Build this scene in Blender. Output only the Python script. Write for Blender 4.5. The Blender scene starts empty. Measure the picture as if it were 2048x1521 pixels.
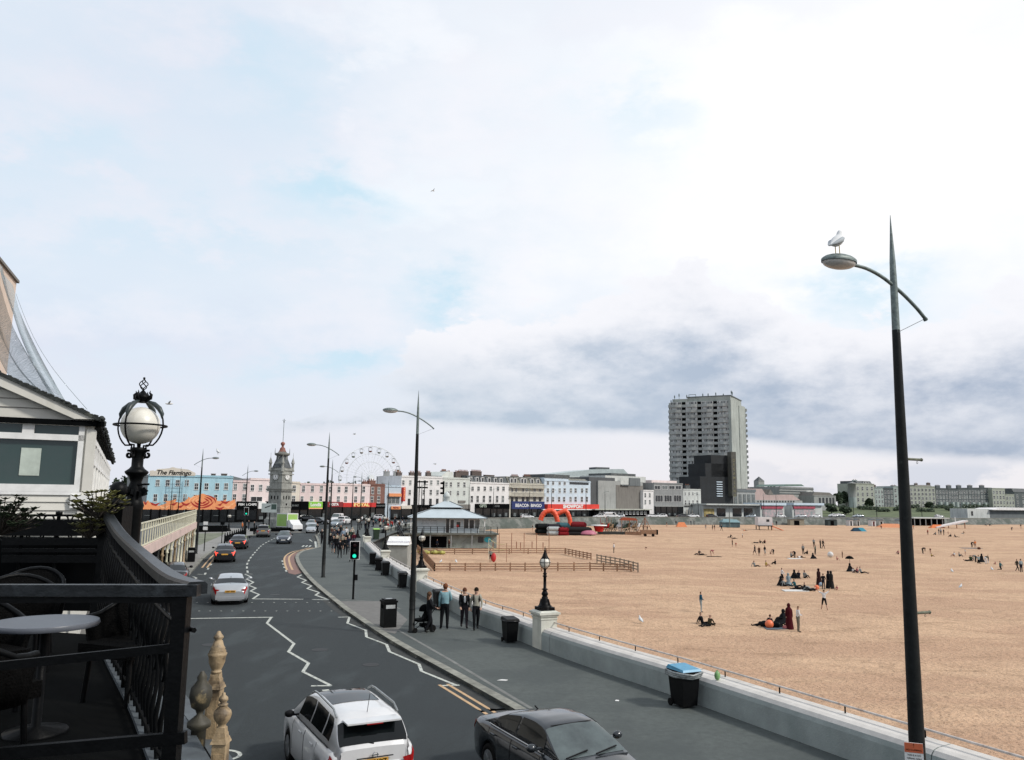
import bpy, math, random
from mathutils import Vector, Matrix, noise
random.seed(7)
SC = bpy.context.scene
COL = SC.collection
R = math.radians
# ---------------------------------------------------------------- camera
CAMZ = 5.5
cam_d = bpy.data.cameras.new('camera'); cam = bpy.data.objects.new('camera', cam_d); COL.objects.link(cam)
cam_d.sensor_width = 36; cam_d.lens = 28.125; cam_d.clip_start = .1; cam_d.clip_end = 9000
RM = (Matrix.Rotation(R(90 + 8.53), 4, 'X') @ Matrix.Rotation(R(.7), 4, 'Z'))
cam.matrix_world = Matrix.Translation((0, 0, CAMZ)) @ RM
SC.camera = cam
R3 = RM.to_3x3()
# ---------------------------------------------------------------- exposure and view
SC.view_settings.view_transform = 'Standard'; SC.view_settings.look = 'None'
SC.view_settings.exposure = 0.0; SC.view_settings.gamma = 1
SC.cycles.max_bounces = 6; SC.cycles.transparent_max_bounces = 12
def ray(px, py): return (R3 @ Vector(((px - 1024) / 1600, -(py - 760.5) / 1600, -1))).normalized()
def G(px, py, z=0.0):                      # where a line of sight meets a level plane
 d = ray(px, py); t = (z - CAMZ) / d.z
 return Vector((d.x * t, d.y * t, z))
def D(px, py, dep):                        # a point at a given distance ahead
 d = ray(px, py); t = dep / d.y
 return Vector((d.x * t, dep, CAMZ + d.z * t))
def AE(px, py):
 d = ray(px, py); return math.atan2(d.x, d.y), math.asin(d.z)
# ---------------------------------------------------------------- world
W = bpy.data.worlds.new('World'); SC.world = W; W.use_nodes = True
nt = W.node_tree; nt.nodes.clear()
class NG:
 def __init__(s, nt): s.nt = nt
 def n(s, t, **k):
  x = s.nt.nodes.new(t)
  for a, b in k.items(): setattr(x, a, b)
  return x
 def inp(s, sock, v):
  if v is None: return
  if isinstance(v, (int, float)): sock.default_value = v
  elif isinstance(v, (tuple, list)):
   sock.default_value = v if len(sock.default_value) == len(v) else (*v, 1)
  else: s.nt.links.new(v, sock)
 def m(s, op, a, b=None, c=None, clamp=False):
  x = s.n('ShaderNodeMath', operation=op); x.use_clamp = clamp
  s.inp(x.inputs[0], a); s.inp(x.inputs[1], b)
  if c is not None: s.inp(x.inputs[2], c)
  return x.outputs[0]
 def sm(s, v, a, b):
  x = s.n('ShaderNodeMapRange', interpolation_type='SMOOTHSTEP')
  s.inp(x.inputs[0], v); s.inp(x.inputs[1], a); s.inp(x.inputs[2], b); return x.outputs[0]
 def lr(s, v, a, b, c=0., d=1.):
  x = s.n('ShaderNodeMapRange')
  for i, q in enumerate((v, a, b, c, d)): s.inp(x.inputs[i], q)
  return x.outputs[0]
 def mix(s, f, a, b, bt='MIX'):
  x = s.n('ShaderNodeMix', data_type='RGBA', blend_type=bt)
  s.inp(x.inputs[0], f); s.inp(x.inputs[6], a); s.inp(x.inputs[7], b); return x.outputs[2]
 def noise(s, vec, scale, det=4, rough=.55, dist=0):
  x = s.n('ShaderNodeTexNoise'); s.inp(x.inputs['Vector'], vec)
  x.inputs['Scale'].default_value = scale; x.inputs['Detail'].default_value = det
  x.inputs['Roughness'].default_value = rough; x.inputs['Distortion'].default_value = dist
  return x.outputs['Fac']
 def mapv(s, vec, sc=(1, 1, 1), loc=(0, 0, 0), rot=(0, 0, 0)):
  x = s.n('ShaderNodeMapping'); s.inp(x.inputs[0], vec)
  x.inputs['Scale'].default_value = sc; x.inputs['Location'].default_value = loc; x.inputs['Rotation'].default_value = rot
  return x.outputs[0]
 def ramp(s, v, stops):
  x = s.n('ShaderNodeValToRGB'); e = x.color_ramp.elements
  while len(e) < len(stops): e.new(.5)
  for q, (p, c) in zip(e, stops):
   q.position = p; q.color = (c, c, c, 1) if isinstance(c, (int, float)) else (*c, 1)
  s.inp(x.inputs[0], v); return x.outputs[0]
SUN_AZ, SUN_EL = R(112), R(40)             # high on the right, behind thin cloud
g = NG(nt)
tc = g.n('ShaderNodeTexCoord').outputs['Generated']
sp = g.n('ShaderNodeSeparateXYZ'); nt.links.new(tc, sp.inputs[0])
AZ = g.m('ARCTAN2', sp.outputs[0], sp.outputs[1]); EL = g.m('ARCSINE', sp.outputs[2])
nA = g.noise(g.mapv(tc, (1, 1, 2.2)), 3.2, 7, .6)
nB = g.noise(g.mapv(tc, (1, 1, 2.0), (5, 2, 1)), 9, 6, .6)
nC = g.noise(g.mapv(tc, (1, 1, 3.0), (1, 7, 3)), 1.7, 5, .55)
wa = g.m('MULTIPLY_ADD', g.m('SUBTRACT', nA, .5), .55, AZ)
we = g.m('MULTIPLY_ADD', g.m('SUBTRACT', nB, .5), .22, EL)
we = g.m('MULTIPLY_ADD', g.m('SUBTRACT', nC, .5), .18, we)
def blob(px, py, sx, sy, a=wa, e=we):
 ca, ce = AE(px, py)
 p = g.m('POWER', g.m('ABSOLUTE', g.m('DIVIDE', g.m('SUBTRACT', a, ca), sx / 1600)), 2)
 q = g.m('POWER', g.m('ABSOLUTE', g.m('DIVIDE', g.m('SUBTRACT', e, ce), sy / 1600)), 2)
 return g.m('EXPONENT', g.m('MULTIPLY', g.m('ADD', p, q), -1))
def summ(l):
 o = l[0]
 for q in l[1:]: o = g.m('MAXIMUM', o, q)
 return o
blue = summ([blob(730, 380, 150, 60), g.m('MULTIPLY', blob(480, 190, 200, 70), .6), blob(950, 630, 90, 60), blob(640, 735, 130, 40),
             g.m('MULTIPLY', blob(1730, 590, 110, 50), .8), g.m('MULTIPLY', blob(60, 300, 160, 40), .45), g.m('MULTIPLY', blob(1230, 270, 140, 60), .5), g.m('MULTIPLY', blob(400, 470, 330, 40), .35)])
white = summ([blob(1700, 300, 720, 330), g.m('MULTIPLY', blob(880, 400, 200, 90), .55), g.m('MULTIPLY', blob(730, 120, 150, 110), .5), g.m('MULTIPLY', blob(1000, 200, 500, 200), .4)])
veil = summ([blob(500, 170, 420, 130), g.m('MULTIPLY', blob(250, 640, 300, 60), .8), g.m('MULTIPLY', blob(1450, 60, 420, 50), .8)])
azn = g.lr(AZ, -.7, .7)
def edge(pts):
 st = []
 for px, py in pts:
  a, e = AE(px, py); st.append(((a + .7) / 1.4, e * 2))
 st.sort(); return g.m('MULTIPLY', g.ramp(azn, st), .5)
eU = edge([(100, 900), (560, 850), (720, 745), (860, 665), (1000, 640), (1200, 570), (1400, 540), (1600, 640), (1800, 640), (2048, 560)])
eL = edge([(100, 870), (600, 860), (750, 850), (1000, 862), (1250, 870), (1500, 885), (1800, 912), (2048, 925)])
up = g.m('ADD', g.m('SUBTRACT', eU, EL), g.m('MULTIPLY', g.m('SUBTRACT', nB, .5), .14))
up = g.m('ADD', up, g.m('MULTIPLY', g.m('SUBTRACT', g.noise(g.mapv(tc, (1, 1, 1.4)), 24, 5, .6), .5), .05))
dn = g.m('ADD', g.m('SUBTRACT', EL, eL), g.m('MULTIPLY', g.m('SUBTRACT', nA, .5), .035))
deck = g.m('MULTIPLY', g.m('MULTIPLY', g.sm(up, 0.0, .014), g.sm(dn, -.006, .012)), g.sm(g.m('ADD', AZ, g.m('MULTIPLY', g.m('SUBTRACT', nA, .5), .5)), -.27, -.12))
shade = g.m('MULTIPLY', deck, g.m('MAXIMUM', g.m('MULTIPLY', g.sm(up, .012, .13), .9), g.sm(dn, .13, .0)))
shade = g.m('MULTIPLY', shade, g.m('MULTIPLY', g.lr(nB, .33, .60, .62, 1.12), g.lr(g.noise(g.mapv(tc, (1, 1, 2.0), (3, 3, 8)), 15, 5, .6), .35, .6, .82, 1.06)), clamp=True)
c = g.mix(g.lr(AZ, -.5, .25), (.78, .87, .975), (.84, .90, .985))
c = g.mix(g.m('MULTIPLY', g.sm(nB, .4, .7), .7), c, (.90, .91, .985))
c = g.mix(g.m('MULTIPLY', veil, g.m('MULTIPLY', nA, .9)), c, (.70, .75, .90))
c = g.mix(white, c, (1.16, 1.15, 1.15))
c = g.mix(g.m('MULTIPLY', g.m('MULTIPLY', blue, g.sm(nB, .78, .40)), .85, None, True), c, (.60, .83, .97))
c = g.mix(deck, c, (.99, .99, 1.03))
c = g.mix(g.m('MULTIPLY', shade, .92), c, g.mix(g.lr(AZ, -.1, .45), (.50, .60, .72), (.38, .46, .60)))
hz = g.m('MULTIPLY', g.sm(EL, .20, .02), g.m('SUBTRACT', 1, deck))
c = g.mix(g.m('MULTIPLY', hz, .75), c, g.mix(g.lr(AZ, -.3, .3), (.80, .82, .91), (.96, .91, .93)))
c = g.mix(g.m('MULTIPLY', g.m('MULTIPLY', g.sm(dn, .01, -.01), g.sm(AZ, .15, .5)), g.sm(nB, .45, .6)), c, (.72, .75, .84))
sky = g.n('ShaderNodeTexSky', sky_type='NISHITA'); sky.sun_disc = False; sky.sun_elevation = SUN_EL; sky.sun_rotation = SUN_AZ
sky.air_density = 1; sky.dust_density = 2
cm = g.n('ShaderNodeVectorMath', operation='SCALE'); nt.links.new(c, cm.inputs[0]); cm.inputs[3].default_value = 10
fin = g.mix(.93, sky.outputs[0], cm.outputs[0])
bg = g.n('ShaderNodeBackground'); nt.links.new(fin, bg.inputs[0]); bg.inputs[1].default_value = .1
nt.links.new(bg.outputs[0], g.n('ShaderNodeOutputWorld').inputs[0])
W.cycles.sampling_method = 'MANUAL'; W.cycles.sample_map_resolution = 1024
# ---------------------------------------------------------------- sun
sd = bpy.data.lights.new('sun', 'SUN'); sun = bpy.data.objects.new('sun', sd); COL.objects.link(sun)
sd.energy = 3.1; sd.angle = R(7); sd.color = (1, .95, .88)
sdir = Vector((math.sin(SUN_AZ) * math.cos(SUN_EL), math.cos(SUN_AZ) * math.cos(SUN_EL), math.sin(SUN_EL)))
sun.rotation_euler = sdir.to_track_quat('Z', 'Y').to_euler(); sun.location = (0, 0, 60)
# ---------------------------------------------------------------- materials
MATS = {}
def mat(name, col, rough=.8, var=.15, scale=3., metal=0., bump=0., bscale=30., col2=None, spec=.5, det=5, world=False, coat=0., em=None, stretch=(1, 1, 1), extra=None):
 if name in MATS: return MATS[name]
 m = bpy.data.materials.new(name); m.use_nodes = True; t = m.node_tree; b = t.nodes['Principled BSDF']; q = NG(t)
 tcn = q.n('ShaderNodeTexCoord')
 if world: vec = q.n('ShaderNodeNewGeometry').outputs['Position']
 else: vec = tcn.outputs['Object']
 vec = q.mapv(vec, stretch)
 n1 = q.noise(vec, scale, det, .65)
 n1 = q.lr(n1, .3, .7)
 c2 = col2 if col2 else tuple(x * (1 - var * 2) for x in col)
 cc = q.mix(n1, tuple(min(1, x * (1 + var * .5)) for x in col), c2)
 if extra: cc = extra(q, vec, cc)
 t.links.new(cc, b.inputs['Base Color'])
 b.inputs['Roughness'].default_value = rough; b.inputs['Metallic'].default_value = metal
 b.inputs['Specular IOR Level'].default_value = spec; b.inputs['Coat Weight'].default_value = coat
 if em: b.inputs['Emission Color'].default_value = (*em[0], 1); b.inputs['Emission Strength'].default_value = em[1]
 if bump:
  bn = q.n('ShaderNodeBump'); bn.inputs['Strength'].default_value = bump; bn.inputs['Distance'].default_value = .22 if name == 'sand' else .05
  t.links.new(q.noise(vec, bscale, 5, .6), bn.inputs['Height']); t.links.new(bn.outputs[0], b.inputs['Normal'])
 MATS[name] = m; return m
def stains(col, amt=.5, sc=(1.2, 1.2, .25)):
 def f(q, vec, cc):
  n = q.sm(q.noise(q.mapv(vec, sc), 1.6, 6, .65), .48, .72)
  return q.mix(q.m('MULTIPLY', n, amt), cc, col)
 return f
def mottled(sc2, col, lo=.5, hi=.7, amt=.8):
 def f(q, vec, cc):
  n = q.sm(q.noise(vec, sc2, 5, .6), lo, hi); return q.mix(q.m('MULTIPLY', n, amt), cc, col)
 return f
def brickf(c1, c2, mort, sx=4.4, off=.5, mw=.012, bw=.225, bh=.075, amt=1.):
 def f(q, vec, cc):
  b = q.n('ShaderNodeTexBrick')
  s = q.n('ShaderNodeSeparateXYZ'); q.nt.links.new(vec, s.inputs[0])
  cb = q.n('ShaderNodeCombineXYZ'); q.nt.links.new(q.m('ADD', s.outputs[0], s.outputs[1]), cb.inputs[0]); q.nt.links.new(s.outputs[2], cb.inputs[1])
  q.nt.links.new(cb.outputs[0], b.inputs[0])
  b.inputs['Scale'].default_value = 1; b.inputs['Brick Width'].default_value = bw; b.inputs['Row Height'].default_value = bh; b.inputs['Mortar Size'].default_value = mw
  q.inp(b.inputs['Color1'], c1); q.inp(b.inputs['Color2'], c2); q.inp(b.inputs['Mortar'], mort)
  return q.mix(amt, cc, q.mix(.55, b.outputs[0], cc))
 return f
def asphalt_x(q, vec, cc):
 f1 = q.noise(vec, 55, 3, .7); f2 = q.noise(vec, .22, 5, .6); f3 = q.noise(q.mapv(vec, (1, .25, 1), rot=(0, 0, R(-26))), .7, 4, .6)
 cc = q.mix(q.sm(f1, .45, .75), cc, (.050, .064, .069)); cc = q.mix(q.sm(f1, .52, .3), cc, (.006, .009, .010))
 cc = q.mix(q.m('MULTIPLY', q.sm(f2, .42, .66), .55), cc, (.015, .020, .023))
 cc = q.mix(q.m('MULTIPLY', q.sm(f3, .5, .68), .5), cc, (.044, .057, .061))
 cb = q.n('ShaderNodeTexBrick'); q.nt.links.new(q.mapv(vec, rot=(0, 0, R(24))), cb.inputs[0]); cb.inputs['Scale'].default_value = 1; cb.inputs['Brick Width'].default_value = 9.; cb.inputs['Row Height'].default_value = 3.1; cb.inputs['Mortar Size'].default_value = .012; cb.offset = .37
 cc = q.mix(q.m('MULTIPLY', cb.outputs['Fac'], .5), cc, (.008, .010, .011))
 sp_ = q.sm(q.noise(vec, 1.3, 3, .7), .66, .72)
 cc = q.mix(q.m('MULTIPLY', sp_, .5), cc, (.012, .014, .015))
 v = q.n('ShaderNodeTexVoronoi', feature='DISTANCE_TO_EDGE'); q.nt.links.new(q.mapv(vec, (.16, .16, .16)), v.inputs[0])
 w = q.m('MULTIPLY', q.sm(v.outputs[0], .006, .0), q.sm(q.noise(vec, .3, 2), .5, .56))
 return q.mix(q.m('MULTIPLY', w, .55), cc, (.012, .013, .014))
def pave_x(q, vec, cc):
 f1 = q.noise(vec, 60, 3, .7); f2 = q.noise(vec, .3, 5, .65); f3 = q.noise(vec, 2.2, 5, .65)
 cc = q.mix(q.sm(f1, .5, .75), cc, (.11, .125, .12))
 cc = q.mix(q.m('MULTIPLY', q.sm(f2, .42, .62), .6), cc, (.038, .047, .047))
 cc = q.mix(q.m('MULTIPLY', q.sm(f3, .55, .75), .35), cc, (.055, .06, .062))
 v = q.n('ShaderNodeTexVoronoi', feature='F1'); q.nt.links.new(q.mapv(vec, (1.1, 1.1, 1.1)), v.inputs[0])
 return q.mix(q.m('MULTIPLY', q.sm(v.outputs[0], .045, .03), .5), cc, (.03, .03, .03))
def sand_x(q, vec, cc):
 f0 = q.noise(q.mapv(vec, (.35, 1, 1)), .22, 5, .6)
 f1 = q.noise(vec, 3.2, 6, .72); f2 = q.noise(q.mapv(vec, (.35, 1.3, 1), rot=(0, 0, R(14))), .55, 6, .7); f3 = q.noise(vec, 11, 3, .6)
 cc = q.mix(q.m('MULTIPLY', q.sm(f0, .4, .62), .75), cc, (.42, .265, .175))
 cc = q.mix(q.m('MULTIPLY', q.sm(f1, .55, .63), .55), cc, (.30, .18, .11))
 cc = q.mix(q.m('MULTIPLY', q.sm(q.noise(q.mapv(vec, (1, 1.6, 1)), 1.9, 6, .78), .60, .655), .6), cc, (.20, .115, .065))
 cc = q.mix(q.m('MULTIPLY', q.sm(f2, .56, .66), .6), cc, (.31, .20, .125))  # streaks paint small foreshortened shadows into the sand colour
 cc = q.mix(q.m('MULTIPLY', q.sm(f3, .60, .66), .75), cc, (.17, .095, .055))
 w = q.n('ShaderNodeTexWave', wave_type='BANDS'); q.nt.links.new(q.mapv(vec, (.055, .16, 1), rot=(0, 0, R(-12))), w.inputs[0]); w.inputs['Scale'].default_value = 1.3; w.inputs['Distortion'].default_value = 9; w.inputs['Detail'].default_value = 3; w.inputs['Detail Scale'].default_value = 1.2
 k = q.m('MULTIPLY', q.sm(w.outputs['Fac'], .90, .985), q.sm(q.noise(vec, .12, 3), .42, .6))
 cc = q.mix(q.m('MULTIPLY', k, .38), cc, (.30, .19, .12))
 return cc
M_asph = mat('asphalt', (.016, .023, .026), .94, .2, 8, bump=.25, bscale=70, world=True, extra=asphalt_x)
M_pave = mat('pavement_tarmac', (.068, .080, .076), .88, .15, 6, bump=.15, bscale=60, world=True, extra=pave_x)
M_plaza = mat('plaza_paving', (.23, .225, .21), .85, .12, 1.2, world=True, extra=mottled(.4, (.16, .16, .15)))
M_kerb = mat('kerb_stone', (.25, .25, .215), .85, .25, 2.5, bump=.2, world=True, extra=mottled(1.2, (.12, .12, .10)))
M_sand = mat('sand', (.57, .385, .25), .95, .10, .7, bump=1., bscale=3.4, world=True, extra=sand_x, spec=.2)
M_white_paint = mat('road_paint_white', (.50, .52, .47), .7, .15, 5, world=True, extra=mottled(7, (.12, .13, .135), .50, .64, .8))
M_yellow_paint = mat('road_paint_yellow', (.50, .33, .18), .7, .15, 4, world=True, extra=mottled(9, (.3, .2, .12), .55, .72, .6))
M_redroad = mat('red_road_surface', (.20, .115, .095), .85, .15, 4, world=True)
M_conct = mat('seawall_concrete_lit_top', (.58, .555, .52), .9, .1, 2, world=True, extra=stains((.36, .35, .33), .5, (.8, .8, .5)))  # same concrete as the face, paler to paint in light on the top
M_conc = mat('seawall_concrete', (.30, .335, .325), .85, .12, 1.3, bump=.2, bscale=20, world=True, extra=stains((.22, .26, .25), .75, (.8, .8, .5)))  # wall face, darkened in colour to carry its shade
M_cream = mat('cream_painted_stone', (.60, .60, .53), .75, .1, 2, world=True, extra=stains((.30, .31, .26), .5))
M_seawall2 = mat('dark_weedy_concrete', (.17, .18, .165), .9, .3, .8, world=True, extra=mottled(.25, (.055, .07, .06), .45, .6))
M_black = mat('black_iron', (.0035, .004, .0045), .42, .2, 8, bump=.12, bscale=25, spec=.10)
M_blackm = mat('black_matt', (.003, .0035, .004), .85, .2, 6, spec=.04)
M_blackplastic = mat('black_plastic', (.004, .0045, .005), .5, .2, 6, bump=.1, spec=.15)
M_pole = mat('dark_painted_pole', (.010, .012, .012), .5, .3, 6, spec=.18, extra=mottled(3, (.05, .06, .055), .6, .8, .6))
M_poletop = mat('galvanised_and_lit_pole', (.17, .21, .20), .5, .3, 12, metal=.3)  # pale metal; on lamp posts it also paints in light higher up
M_galv = mat('galvanised_steel', (.42, .44, .44), .4, .2, 14, metal=.8)
M_rust = mat('rusty_rail', (.62, .55, .50), .5, .2, 6, extra=mottled(3, (.30, .18, .12), .55, .7, .7))
M_globe = mat('opal_globe', (.66, .64, .57), .35, .08, 3, extra=mottled(2.5, (.46, .43, .36), .5, .75, .5))
M_glass = mat('window_glass', (.035, .045, .05), .08, .3, 1.5, spec=.8)
M_glassl = mat('window_glass_curtained', (.14, .16, .16), .2, .3, 1.5, spec=.7)
M_glassd = mat('dark_shop_glass', (.012, .014, .016), .12, .3, .8, spec=.5)
M_trim = mat('white_window_trim', (.72, .72, .70), .6, .08, 4)
M_green_em = mat('green_signal_lamp', (.0, .5, .35), .3, .0, 4, em=((.02, .95, .60), 1.0))
M_slate = mat('slate_roof', (.075, .085, .09), .7, .3, 2.5, extra=mottled(1, (.12, .13, .12)))
M_chim = mat('chimney_stock_brick', (.11, .085, .075), .9, .3, 3)
M_pot = mat('terracotta_pot', (.30, .13, .08), .8, .2, 5)
M_wood = mat('beach_fence_timber', (.30, .17, .10), .9, .25, 6, extra=mottled(4, (.17, .12, .085)), stretch=(.4, .4, 1))
M_gold = mat('sand_coloured_cast_iron', (.36, .265, .155), .55, .2, 9, bump=.3, bscale=18, extra=mottled(9, (.09, .065, .04), .5, .66, .8))
M_iron_cream = mat('cream_iron', (.62, .60, .46), .6, .12, 5, extra=stains((.30, .27, .18), .5))
# ---------------------------------------------------------------- mesh builder
class MB:
 def __init__(s): s.v = []; s.f = []; s.mi = []; s.sm = []; s.M = None; s.k = 0
 def add(s, vs, fs, smooth=False, k=None):
  o = len(s.v)
  if s.M is not None: vs = [s.M @ Vector(p) for p in vs]
  s.v += [tuple(p) for p in vs]
  for f in fs: s.f.append(tuple(i + o for i in f)); s.mi.append(s.k if k is None else k); s.sm.append(smooth)
  return s
 def box(s, x0, y0, z0, x1, y1, z1, k=None):
  return s.add([(x0, y0, z0), (x1, y0, z0), (x1, y1, z0), (x0, y1, z0), (x0, y0, z1), (x1, y0, z1), (x1, y1, z1), (x0, y1, z1)],
                     [(0, 3, 2, 1), (4, 5, 6, 7), (0, 1, 5, 4), (1, 2, 6, 5), (2, 3, 7, 6), (3, 0, 4, 7)], k=k)
 def bc(s, c, d, k=None, rz=0, taper=1.):
  x, y, z = d[0] / 2, d[1] / 2, d[2] / 2; vs = []
  for (a, b, q) in ((-1, -1, -1), (1, -1, -1), (1, 1, -1), (-1, 1, -1), (-1, -1, 1), (1, -1, 1), (1, 1, 1), (-1, 1, 1)):
   t = taper if q > 0 else 1; X, Y = a * x * t, b * y * t
   vs.append((c[0] + X * math.cos(rz) - Y * math.sin(rz), c[1] + X * math.sin(rz) + Y * math.cos(rz), c[2] + q * z))
  return s.add(vs, [(0, 3, 2, 1), (4, 5, 6, 7), (0, 1, 5, 4), (1, 2, 6, 5), (2, 3, 7, 6), (3, 0, 4, 7)], k=k)
 def bar(s, a, b, w, h, k=None):            # beam of width w (level) and height h from a to b
  a = Vector(a); b = Vector(b); d = (b - a).normalized(); up = Vector((0, 0, 1))
  if abs(d.z) > .99: up = Vector((0, 1, 0))
  r = d.cross(up).normalized() * w / 2; u = r.cross(d).normalized() * h / 2
  vs = [a - r - u, a + r - u, a + r + u, a - r + u, b - r - u, b + r - u, b + r + u, b - r + u]
  return s.add(vs, [(0, 3, 2, 1), (4, 5, 6, 7), (0, 1, 5, 4), (1, 2, 6, 5), (2, 3, 7, 6), (3, 0, 4, 7)], k=k)
 def tube(s, pts, r, n=8, k=None, closed=False, sm=True):
  pts = [Vector(p) for p in pts]; m = len(pts)
  if isinstance(r, (int, float)): r = [r] * m
  vs = []; up = None
  for i, p in enumerate(pts):
   if closed: d = pts[(i + 1) % m] - pts[i - 1]
   else: d = pts[min(i + 1, m - 1)] - pts[max(i - 1, 0)]
   d = d.normalized() if d.length > 1e-9 else Vector((0, 0, 1))
   if up is None: up = Vector((0, 0, 1)) if abs(d.z) < .9 else Vector((1, 0, 0))
   a = d.cross(up)
   a = a.normalized() if a.length > 1e-6 else d.orthogonal().normalized()
   b = a.cross(d).normalized(); up = b
   for j in range(n):
    t = 2 * math.pi * j / n; vs.append(p + (a * math.cos(t) + b * math.sin(t)) * r[i])
  fs = []
  for i in range(m if closed else m - 1):
   for j in range(n): fs.append((i * n + j, ((i + 1) % m) * n + j, ((i + 1) % m) * n + (j + 1) % n, i * n + (j + 1) % n))
  s.add(vs, fs, sm, k)
  if not closed: s.add(vs[:n], [tuple(range(n))], False, k); s.add(vs[-n:], [tuple(reversed(range(n)))], False, k)
  return s
 def lathe(s, prof, n=16, c=(0, 0, 0), k=None, sm=True, ph=0):
  vs = []
  for r, z in prof:
   for j in range(n): t = 2 * math.pi * j / n + ph; vs.append((c[0] + r * math.cos(t), c[1] + r * math.sin(t), c[2] + z))
  fs = []
  for i in range(len(prof) - 1):
   for j in range(n): fs.append((i * n + j, i * n + (j + 1) % n, (i + 1) * n + (j + 1) % n, (i + 1) * n + j))
  s.add(vs, fs, sm, k)
  if prof[0][0] > 1e-4: s.add(vs[:n], [tuple(reversed(range(n)))], False, k)
  if prof[-1][0] > 1e-4: s.add(vs[-n:], [tuple(range(n))], False, k)
  return s
 def sph(s, c, r, sc=(1, 1, 1), n=14, m=9, k=None, a0=0, a1=math.pi):
  vs = []; fs = []
  for i in range(m + 1):
   t = a0 + (a1 - a0) * i / m
   for j in range(n):
    p = 2 * math.pi * j / n; vs.append((c[0] + r * sc[0] * math.sin(t) * math.cos(p), c[1] + r * sc[1] * math.sin(t) * math.sin(p), c[2] + r * sc[2] * math.cos(t)))
  for i in range(m):
   for j in range(n): fs.append((i * n + j, (i + 1) * n + j, (i + 1) * n + (j + 1) % n, i * n + (j + 1) % n))
  return s.add(vs, fs, True, k)
 def prism(s, poly, z0, z1, k=None):
  n = len(poly); ar = sum(poly[i][0] * poly[(i + 1) % n][1] - poly[(i + 1) % n][0] * poly[i][1] for i in range(n))
  if ar < 0: poly = poly[::-1]
  vs = [(p[0], p[1], z0) for p in poly] + [(p[0], p[1], z1) for p in poly]
  return s.add(vs, [tuple(reversed(range(n))), tuple(range(n, 2 * n))] + [(i, (i + 1) % n, n + (i + 1) % n, n + i) for i in range(n)], k=k)
 def prismxz(s, poly, y0, y1, k=None):      # outline in x,z given a thickness in y
  n = len(poly); ar = sum(poly[i][0] * poly[(i + 1) % n][1] - poly[(i + 1) % n][0] * poly[i][1] for i in range(n))
  if ar < 0: poly = poly[::-1]
  vs = [(p[0], y0, p[1]) for p in poly] + [(p[0], y1, p[1]) for p in poly]
  return s.add(vs, [tuple(range(n)), tuple(reversed(range(n, 2 * n)))] + [(i, n + i, n + (i + 1) % n, (i + 1) % n) for i in range(n)], k=k)
 def obj(s, name, mats, parent=None):
  me = bpy.data.meshes.new(name); me.from_pydata(s.v, [], s.f); me.validate()
  for m in (mats if isinstance(mats, (list, tuple)) else [mats]): me.materials.append(m)
  if len(me.polygons) == len(s.mi):
   me.polygons.foreach_set('material_index', s.mi); me.polygons.foreach_set('use_smooth', s.sm)
  me.update(); o = bpy.data.objects.new(name, me); COL.objects.link(o)
  if parent: o.parent = parent
  return o
def tag(o, label=None, cat=None, group=None, kind=None):
 if label: o['label'] = label
 if cat: o['category'] = cat
 if group: o['group'] = group
 if kind: o['kind'] = kind
 return o
def thing(name, label, cat, loc=(0, 0, 0), rz=0., group=None, scale=1.):
 o = bpy.data.objects.new(name, None); COL.objects.link(o); o.location = loc; o.rotation_euler = (0, 0, rz); o.scale = (scale,) * 3
 o.empty_display_size = .3
 return tag(o, label, cat, group)
def clone(o, loc=None, rz=None, label=None, parent=None, scale=None, cat=None):
 c = o.copy(); COL.objects.link(c); c.parent = parent
 if loc is not None: c.location = loc
 if rz is not None: c.rotation_euler = (0, 0, rz)
 if scale is not None: c.scale = (scale,) * 3
 if label: c['label'] = label
 if cat: c['category'] = cat
 for ch in list(o.children): clone(ch, parent=c)
 return c
TXT = {}
def text(s, size, M, m, parent=None, name='lettering', ext=.01, bold=.0, sx=1.):
 cu = bpy.data.curves.new('t', 'FONT'); cu.body = s; cu.size = size; cu.extrude = ext; cu.align_x = 'CENTER'; cu.align_y = 'CENTER'; cu.offset = bold
 o = bpy.data.objects.new('t', cu); COL.objects.link(o)
 bpy.context.view_layer.update()
 me = bpy.data.meshes.new_from_object(o.evaluated_get(bpy.context.evaluated_depsgraph_get()))
 bpy.data.objects.remove(o); me.name = name; me.materials.clear(); me.materials.append(m)
 me.transform(M @ Matrix.Diagonal((sx, 1, 1, 1)))
 ob = bpy.data.objects.new(name, me); COL.objects.link(ob)
 if parent: ob.parent = parent
 return ob
RX90 = Matrix.Rotation(R(90), 4, 'X')       # lettering standing up, read from -Y
def lerp(a, b, t): return a + (b - a) * t
def strip(mb, pts, w, z, k=None):           # painted line of even width along world points
 pts = [Vector((p[0], p[1], 0)) for p in pts]
 L = []; n = len(pts)
 for i, p in enumerate(pts):
  d0 = (pts[i] - pts[i - 1]).normalized() if i else (pts[1] - pts[0]).normalized()
  d1 = (pts[i + 1] - pts[i]).normalized() if i < n - 1 else d0
  n0 = Vector((-d0.y, d0.x, 0)); n1 = Vector((-d1.y, d1.x, 0)); mm = (n0 + n1)
  if mm.length < .3: mm = n0 * 1.
  else: mm = mm.normalized(); mm = mm / max(.45, mm.dot(n0))
  L.append((p + mm * w / 2, p - mm * w / 2))
 for i in range(n - 1):
  a, b = L[i]; c_, d_ = L[i + 1]
  vs = [(a.x, a.y, z), (b.x, b.y, z), (d_.x, d_.y, z), (c_.x, c_.y, z)]
  mb.add(vs, [(0, 1, 2, 3)], k=k)
def off(pts, w):                            # polyline offset to its left by w
 pts = [Vector((p[0], p[1])) for p in pts]; o = []
 for i, p in enumerate(pts):
  d = (pts[min(i + 1, len(pts) - 1)] - pts[max(i - 1, 0)]).normalized(); o.append((p.x - d.y * w, p.y + d.x * w))
 return o
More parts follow.
